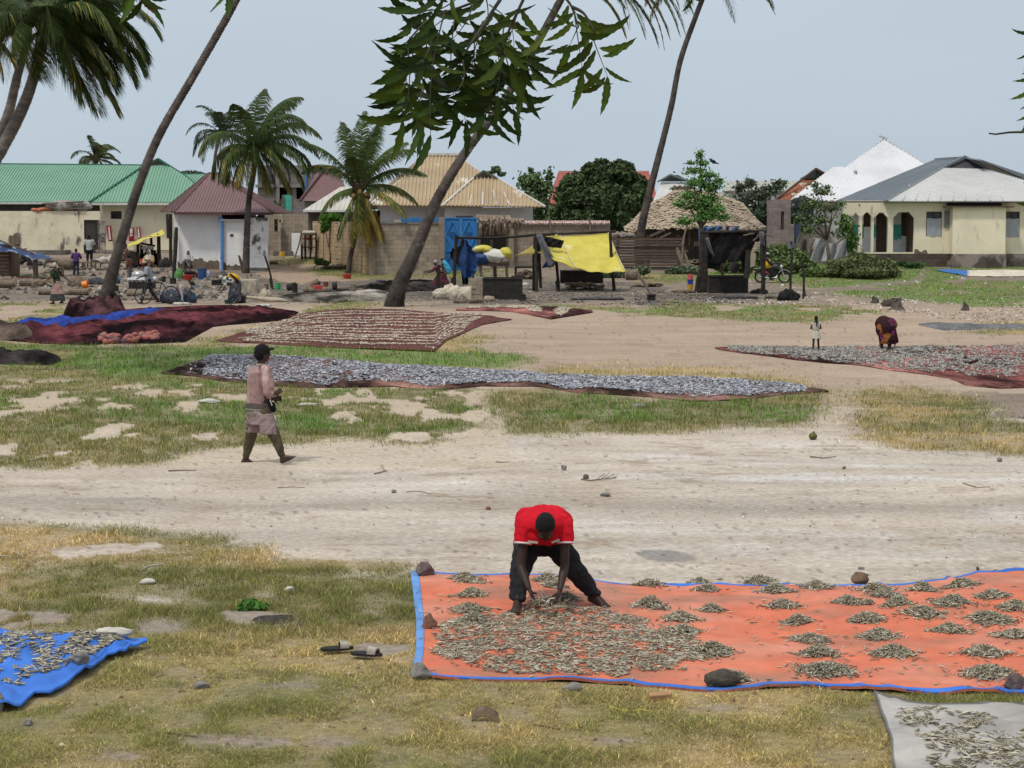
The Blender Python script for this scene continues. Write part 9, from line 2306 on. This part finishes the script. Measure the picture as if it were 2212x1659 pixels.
for a_,b_ in(((1161,650),(1159,508)),((1153,632),(1156,512)),((1168,622),(1164,515)),((1327,631),(1318,502)),((1215,661),(1202,608)),((1206,636),(1201,560))):pole(t,A(*a_,-.3 if a_[1]>640 else .5),A(*b_,.2),.075,DWOOD,"post")
pole(t,A(1060,515,.5),A(1160,507,.5),.06,DWOOD,"beam");pole(t,A(1158,507,1.7),A(1330,500,1.9),.06,DWOOD,"ridge_pole")
drape(t,[A(1157,506,-.2),A(1170,505,-.2),A(1202,570,-.5),A(1186,580,-.5)],10,12,.08,M("grey_cloth_strip",(.15,.15,.16),(.09,.09,.1),4),"hanging_strip",f=6)
drape(t,[A(1170,508,.3),A(1219,520,.3),A(1212,536,.3),A(1165,532,.3)],14,6,.1,BLACKT,"hanging_strip",f=9);drape(t,[A(1186,552,-.2),A(1200,556,-.2),A(1196,576,-.2),A(1170,579,-.2)],8,5,.08,TARPB,"hanging_strip",f=6)
t,A2_,bb=boxoven(1211,586,1303,626,"black smoking oven with wood beneath under the yellow tarpaulin",1.4,legs=True,wall=.05)
woodpile(1262,626,70,22,"burnt firewood sticking out under the black oven",30,101,.9,A=At(1262,627));heap(1257,586,60,10,M("hearth",(.36,.29,.22)),"stones and wood chunks standing on the back of the oven","rubble","rubble",5,102,.4,A=(lambda a:(setattr(a,'o',P(1262,585,a.Y+1)),a)[1])(At(1262,626)))
pole(thing("tilted_stake","tilted stake stuck in a dark block right of the yellow shelter","stake",At(1409,648).o),At(1409,642)(1409,640),At(1409,642)(1375,586,.6),.06,WOOD,"stick");boxoven(1399,637,1416,649,"small dark block at the foot of the tilted stake",.4,name="dark_block")
logt(1352,604,1376,600,12,"thick brown stump log right of the yellow shelter");woodpile(1400,620,46,10,"orange split firewood on the ground right of the stump log",20,103,.9)
# plank wall
A=At(1410,586,110.);t=thing("plank_fence","weathered wall of rough horizontal planks between the yellow shelter and the thatched hut","fence",A.o);random.seed(12)
for k in range(11):
    py=514+k*6.2;mb=MB();l=random.uniform(-10,4);r_=random.uniform(-8,6)+k*1.2;mb.obox(A((1314+l+1474+r_)/2,py+3,random.uniform(-.06,.06)),(1474+r_-1314-l)*A.s,.07,5.6*A.s*random.uniform(.85,1),ry=random.uniform(-.008,.008),jit=.03)
    build(mb,"plank",M("old_plank",(.125,.10,.08),(.06,.045,.038),5,bump=.01,stretch=(.4,1,6)) if k%3 else M("old_plank_brown",(.15,.095,.065),(.07,.05,.04),5,bump=.01,stretch=(.4,1,6)),t)
for px in(1336,1400,1465):pole(t,A(px,590,.15),A(px,508,.15),.09,DWOOD,"post")
heap(1345,514,60,13,M("junk",(.30,.26,.21),(.14,.11,.09),6),"jumble of wood scraps and rags on top of the plank wall","scrap_heap","scrap",5,105,.45,A=(lambda a:(setattr(a,'o',P(1345,513,a.Y+.5)),a)[1])(At(1345,586,110.5)))
for i,(a_,b_,lab) in enumerate((((1482,588),(1463,536),"pale plank leaning at the right end of the plank wall"),((1492,586),(1474,535),"second leaning plank right of the pale leaning plank"),((1472,586),(1478,510),"thin pole standing at the right end of the plank wall"))):pole(thing("leaning_plank",lab,"plank",At(a_[0],590,108).o),At(a_[0],590,108)(*a_),At(a_[0],590,108)(*b_,.5),(.1,.08,.05)[i],WOOD,"plank_body")
woodpile(1505,560,44,22,"pile of pale wood and bricks between the planks and the black shelter",36,106,.7,A=At(1505,566,112));A=At(1508,565,113);t=thing("yard_stool","dark square stool table before the thatched hut","stool",A.o);seg(t,"seat",A(1500,527),A(1518,527),.6,.25,WOOD)
for px in(1502,1516):seg(t,"leg",A(px,528),A(px,560),.09,.09,DWOOD)
# bucket stack
for i,(py,h_,nm,cc,lab) in enumerate(((628,14,"yellow2",(.50,.30,.03),"dirty yellow bucket at the bottom of the bucket stack"),(616,12,"navy2",(.03,.05,.30),"dark blue bucket in the middle of the bucket stack"),(606,14,"pinkred",(.60,.12,.12),"pink red bucket tilted on top of the bucket stack"))):
    A=At(1491,628);a0=A(1491+(3 if i==2 else 0),py);bucket(0,0,13,h_,pl(nm,cc),lab,group="stack of buckets beside the black shelter",handle=False,A=A,dz=a0.z-A.o.z+(0 if i else .0),lying=0)
# --- black shelter with oven
A=At(1580,637);t=thing("black_shelter","soot blackened shelter of poles and ragged black cloth over a long black oven","shelter",A.o)
drape(t,[A(1517,502,.2),A(1640,503,.2),A(1616,560,.3),A(1522,575,.3)],30,16,.10,BLACKT,"front_cloth",holes=.035,f=14,seed=4);drape(t,[A(1517,501,.1),A(1640,503,.1),A(1640,497,1.6),A(1520,500,1.6)],20,5,.05,BLACKT,"roof_cloth",f=9)
drape(t,[A(1520,560,.3),A(1560,566,.3),A(1556,581,.3),A(1524,580,.3)],10,4,.06,BLACKT,"front_cloth",f=8);drape(t,[A(1600,545,.5),A(1620,540,.5),A(1617,600,.5),A(1606,600,.5)],8,10,.08,BLACKT,"front_cloth",f=6)
for a_,b_,r_ in(((1505,630),(1522,560),.12),((1511,633),(1524,540),.10),((1522,632),(1526,505),.12),((1520,630),(1517,505),.12),((1651,636),(1646,500),.08),((1646,634),(1653,520),.07),((1613,600),(1616,540),.13),((1560,596),(1558,570),.07)):pole(t,A(*a_),A(*b_),r_,DWOOD,"post")
pole(t,A(1512,502,0),A(1655,498,0),.06,DWOOD,"beam")
for k in range(8):mb=MB();p=A(1632+random.uniform(-8,22),500+random.uniform(-5,6));pole(t,p,p+V3((random.uniform(-.5,.6),0,random.uniform(-.3,.3))),.035,WOOD,"branch")
drape(t,[A(1640,500,-.2),A(1650,500,-.2),A(1652,532,-.2),A(1642,530,-.2)],6,8,.08,M("grey_cloth_strip",(.15,.15,.16)),"hanging_strip",f=5);drape(t,[A(1523,515,-.2),A(1530,512,-.2),A(1543,555,-.2),A(1533,545,-.2)],6,8,.08,M("grey_cloth_strip",(.15,.15,.16)),"hanging_strip",f=5)
mb=MB();A3=At(1620,600);mb.prism([A3(1616,546),A3(1633,548),A3(1631,575),A3(1618,577)],(0,.05,0));build(mb,"board",M("pale_board",(.40,.33,.26),(.3,.25,.19),3),base=A3.o,label="pale board standing behind the right side of the black shelter",cat="board")
t,A2_,bb=boxoven(1531,597,1616,633,"long black smoking oven below the black shelter",1.4,wall=.05);bucket(1580,597,22,22,SOOT,"black tin tilted on the long oven","tin","tin",.97,lying=.5,A=(lambda a:(setattr(a,'o',P(1580,597,a.Y+.6)),a)[1])(At(1580,633)),handle=False)
heap(1640,634,34,12,SOOT,"charred metal sheet at the right foot of the black shelter","scrap_metal","scrap",3,111,.3);woodpile(1484,633,26,3,"flat charred boards left of the black shelter",8,112,1.0)
heap(1586,639,110,9,M("ash_heap",(.12,.115,.115),(.075,.07,.07),9,bump=.03),"low bank of grey ash before the long oven","ash_bank","ash",6,113,.25,A=At(1590,645));heap(1290,640,130,9,M("ash_heap",(.12,.115,.115)),"low bank of dark ash before the oven under the yellow tarpaulin","ash_bank","ash",6,114,.25,A=At(1290,648))
# --- motorcycle
def motorcycle():
    A=AM;Y=A.Y;q=lambda px,py,d=0:P(px,py,Y+d);t=thing("motorcycle","dark motorcycle with red side panel and round headlight facing right","motorcycle",A.o);r=.31
    w1=q(1643,600);w1.z=gz(w1.x,Y)+r;w2=q(1694,600);w2.z=gz(w2.x,Y)+r
    RB=M("rubber",(.02,.02,.02));ST=M("chrome",(.55,.55,.55),rough=.25,metal=.8);BK=M("engine_black",(.02,.02,.022),rough=.4)
    for w_ in(w1,w2):
        mb=MB();wheel(mb,w_,r-.03,30,.045);o=build(mb,"wheel",RB,t);mb=MB();wheel(mb,w_,r-.085,28,.012)
        for k in range(18):a=2*math.pi*k/18;mb.tube([w_,w_+V3((math.cos(a)*(r-.08),0,math.sin(a)*(r-.08)))],.004,4)
        mb.tube([w_-V3((0,.06,0)),w_+V3((0,.06,0))],.06,10);build(mb,"rim",ST,o)
    W=lambda x,z,d=0:V3((w1.x+x,Y+d,w1.z+z));L_=w2.x-w1.x
    mb=MB();mb.loft([(W(L_*.45,.42),.02,.02),(W(L_*.52,.47),.17,.12,V3((0,1,0)),V3((0,0,1))),(W(L_*.66,.50),.17,.13,V3((0,1,0)),V3((0,0,1))),(W(L_*.76,.47),.07,.06,V3((0,1,0)),V3((0,0,1)))],14);build(mb,"fuel_tank",M("tank_black",(.03,.022,.025),(.10,.08,.08),3,rough=.3),t,smooth=True)
    mb=MB();mb.loft([(W(-.12,.40),.10,.05,V3((0,1,0)),V3((0,0,1))),(W(.2,.40),.14,.06,V3((0,1,0)),V3((0,0,1))),(W(L_*.48,.42),.12,.05,V3((0,1,0)),V3((0,0,1)))],14);build(mb,"seat",BK,t,smooth=True)
    mb=MB();mb.prism([W(.20,.30,-.14),W(.42,.30,-.14),W(.40,.17,-.14),W(.25,.18,-.14)],(0,.28,0));build(mb,"side_panel",pl("side_red",(.38,.03,.06)),t)
    mb=MB();mb.ell(W(L_*.5,.02),(.20,.12,.17),14,10);mb.ell(W(L_*.58,.16),(.12,.1,.14),12,8);mb.beam(W(.1,.3),W(L_*.5,-.1),.05);mb.beam(W(L_*.5,-.15),W(L_*.72,.4),.05);mb.beam(W(0,0),W(L_*.5,-.05),.05);mb.beam(W(0,0,.1),W(.12,.36,.1),.05);mb.beam(W(0,0,-.1),W(.12,.36,-.1),.05);build(mb,"engine_frame",BK,t)
    mb=MB();mb.tube([W(-.15,.02,-.14),W(.4,-.08,-.14),W(L_*.66,-.04,-.13),W(L_*.68,.12,-.1)],[.05,.05,.025,.025],8);build(mb,"exhaust",ST,t,smooth=True)
    mb=MB()
    for d in(-.08,.08):mb.tube([W(L_,0,d),W(L_*.82,.50,d)],.025,8)
    build(mb,"fork",ST,t);mb=MB();mb.tube([W(L_*.78,.58,-.33),W(L_*.80,.60,-.1),W(L_*.80,.60,.1),W(L_*.78,.58,.33)],.018,6);build(mb,"handlebar",BK,t)
    mb=MB();mb.ell(W(L_*.87,.50),(.09,.11,.11),14,10);build(mb,"headlight",ST,t,smooth=True)
    mb=MB();
    for k in range(9):
        a0=R(20+k*14);a1=R(20+(k+1)*14);mb.prism([w2+V3((math.cos(a0)*(r+.04),-.07,math.sin(a0)*(r+.04))),w2+V3((math.cos(a1)*(r+.04),-.07,math.sin(a1)*(r+.04))),w2+V3((math.cos(a1)*(r+.06),-.07,math.sin(a1)*(r+.06))),w2+V3((math.cos(a0)*(r+.06),-.07,math.sin(a0)*(r+.06)))],(0,.14,0))
    build(mb,"mudguard",M("silver_paint",(.6,.6,.6),rough=.3),t)
    mb=MB();mb.box(w1.x-.35,w1.x+.1,Y-.13,Y+.13,w1.z+.40,w1.z+.43);mb.box(w1.x-.4,w1.x-.37,Y-.13,Y+.13,w1.z+.1,w1.z+.3);build(mb,"rear_carrier",ST,t)
motorcycle()
# poles, black bundle with log, stumps
for a_,b_,lab in(((1707,630),(1711,545),"thin dark pole left of the pair of poles"),((1735,646),(1732,562),"tall dark pole of the close pair"),((1739,640),(1738,586),"short dark pole of the close pair")):pole(thing("thin_pole",lab,"pole",At(a_[0],a_[1]).o,group="thin poles in the far right yard"),At(*a_)(*a_),At(*a_)(*b_),.05,DWOOD,"stem")
heap(1703,649,46,26,BLACKT,"black tarpaulin heap covering logs at the thin poles","tarpaulin_heap","tarpaulin",3,121,.3);logt(1697,643,1706,642,7,"sawn log end poking out of the black heap");logt(1652,641,1678,645,4,"pale thin log lying left of the black heap")
A=At(1937,670);t=thing("tree_stump","grey tree stump with a pale top among the shell litter","stump",A.o);mb=MB();mb.tube([A.o,A.o+V3((0,0,.12)),A.o+V3((-.02,0,.32)),A.o+V3((-.04,0,.46))],[.34,.22,.17,.20],12,jit=.14);build(mb,"trunk",M("stump_wood",(.15,.12,.10),(.08,.065,.055),6,bump=.03),t);mb=MB();mb.tube([A.o+V3((-.04,0,.455)),A.o+V3((-.04,0,.475))],.19,12,jit=.1);build(mb,"cut_top",M("stump_top",(.34,.30,.25)),t)
for k_,(px,py,r_,h_) in enumerate(((2085,671,.10,.34),(1888,655,.13,.28))):
    A=At(px,py);mb=MB();mb.tube([A.o,A.o+V3((.02,0,h_*.5)),A.o+V3((-.05,0,h_))],[r_*1.5,r_,r_*.3],8,jit=.3);build(mb,"tree_stump",M("dark_root",(.05,.042,.038),(.10,.08,.07),7),base=A.o,label=("small dark stump near the right edge in the shell litter","small spiky root left of the blackened root")[k_],cat="stump")
heap(1918,662,22,22,M("dark_root",(.05,.042,.038),(.10,.08,.07),7),"blackened root left of the grey stump","tree_stump","stump",2,123,.5)
S_w=Sheet([(2024,583),(2090,586),(2150,583),(2400,588)],[(2024,585),(2090,597),(2150,598),(2400,600)],.03,.10,.6,9)
S_w.mesh("ground_sheet",CLOTH,60,14,lambda X,Y,U,V:np.where((U<.17)[:,None],np.array([.05,.16,.42])[None],np.array([.58,.52,.42])[None])*(.75+.5*fbm(X*2,Y,9,3)[:,None]),label="cream ground sheet with a blue end spread on the turf before the veranda house",cat="sheet")
# birds
for i,(px,py,Y_,lab) in enumerate(((1541,349,112,"dark crow perched at the top of the feathery tree"),(420-5,613,98,"small dark bird on the ground before the white house"))):
    p=P(px,py,Y_);
    if i:p.z=gz(p.x,Y_)+.12
    t=thing("crow",lab,"bird",p);mb=MB();mb.ell((0,0,0),(.17,.09,.10),14,8,rot=Matrix.Rotation(.5,3,'Y'));mb.ell((-.14,0,.12),(.065,.06,.06),10,8);mb.capsule((-.19,0,.12),(-.24,0,.11),.02,.008);mb.capsule((.1,0,-.07),(.3,0,-.12),.05,.025);build(mb,"body",M("crow_black",(.015,.015,.018),rough=.5),t,local=True,smooth=True)
    mb=MB();mb.capsule((-.02,.03,-.08),(-.02,.03,-.16),.01);mb.capsule((-.02,-.03,-.08),(-.02,-.03,-.16),.01);build(mb,"leg",M("crow_black",(.015,.015,.018)),t,local=True)
# ash and charcoal on the yard
chips("charcoal",[(900,612),(1330,612),(1480,632),(1660,640),(1640,658),(1300,660),(980,656)],2600,.14,[(.02,.018,.017),(.035,.03,.028),(.06,.055,.05),(.18,.15,.12)],"charcoal and ash fragments around the ovens","charcoal")
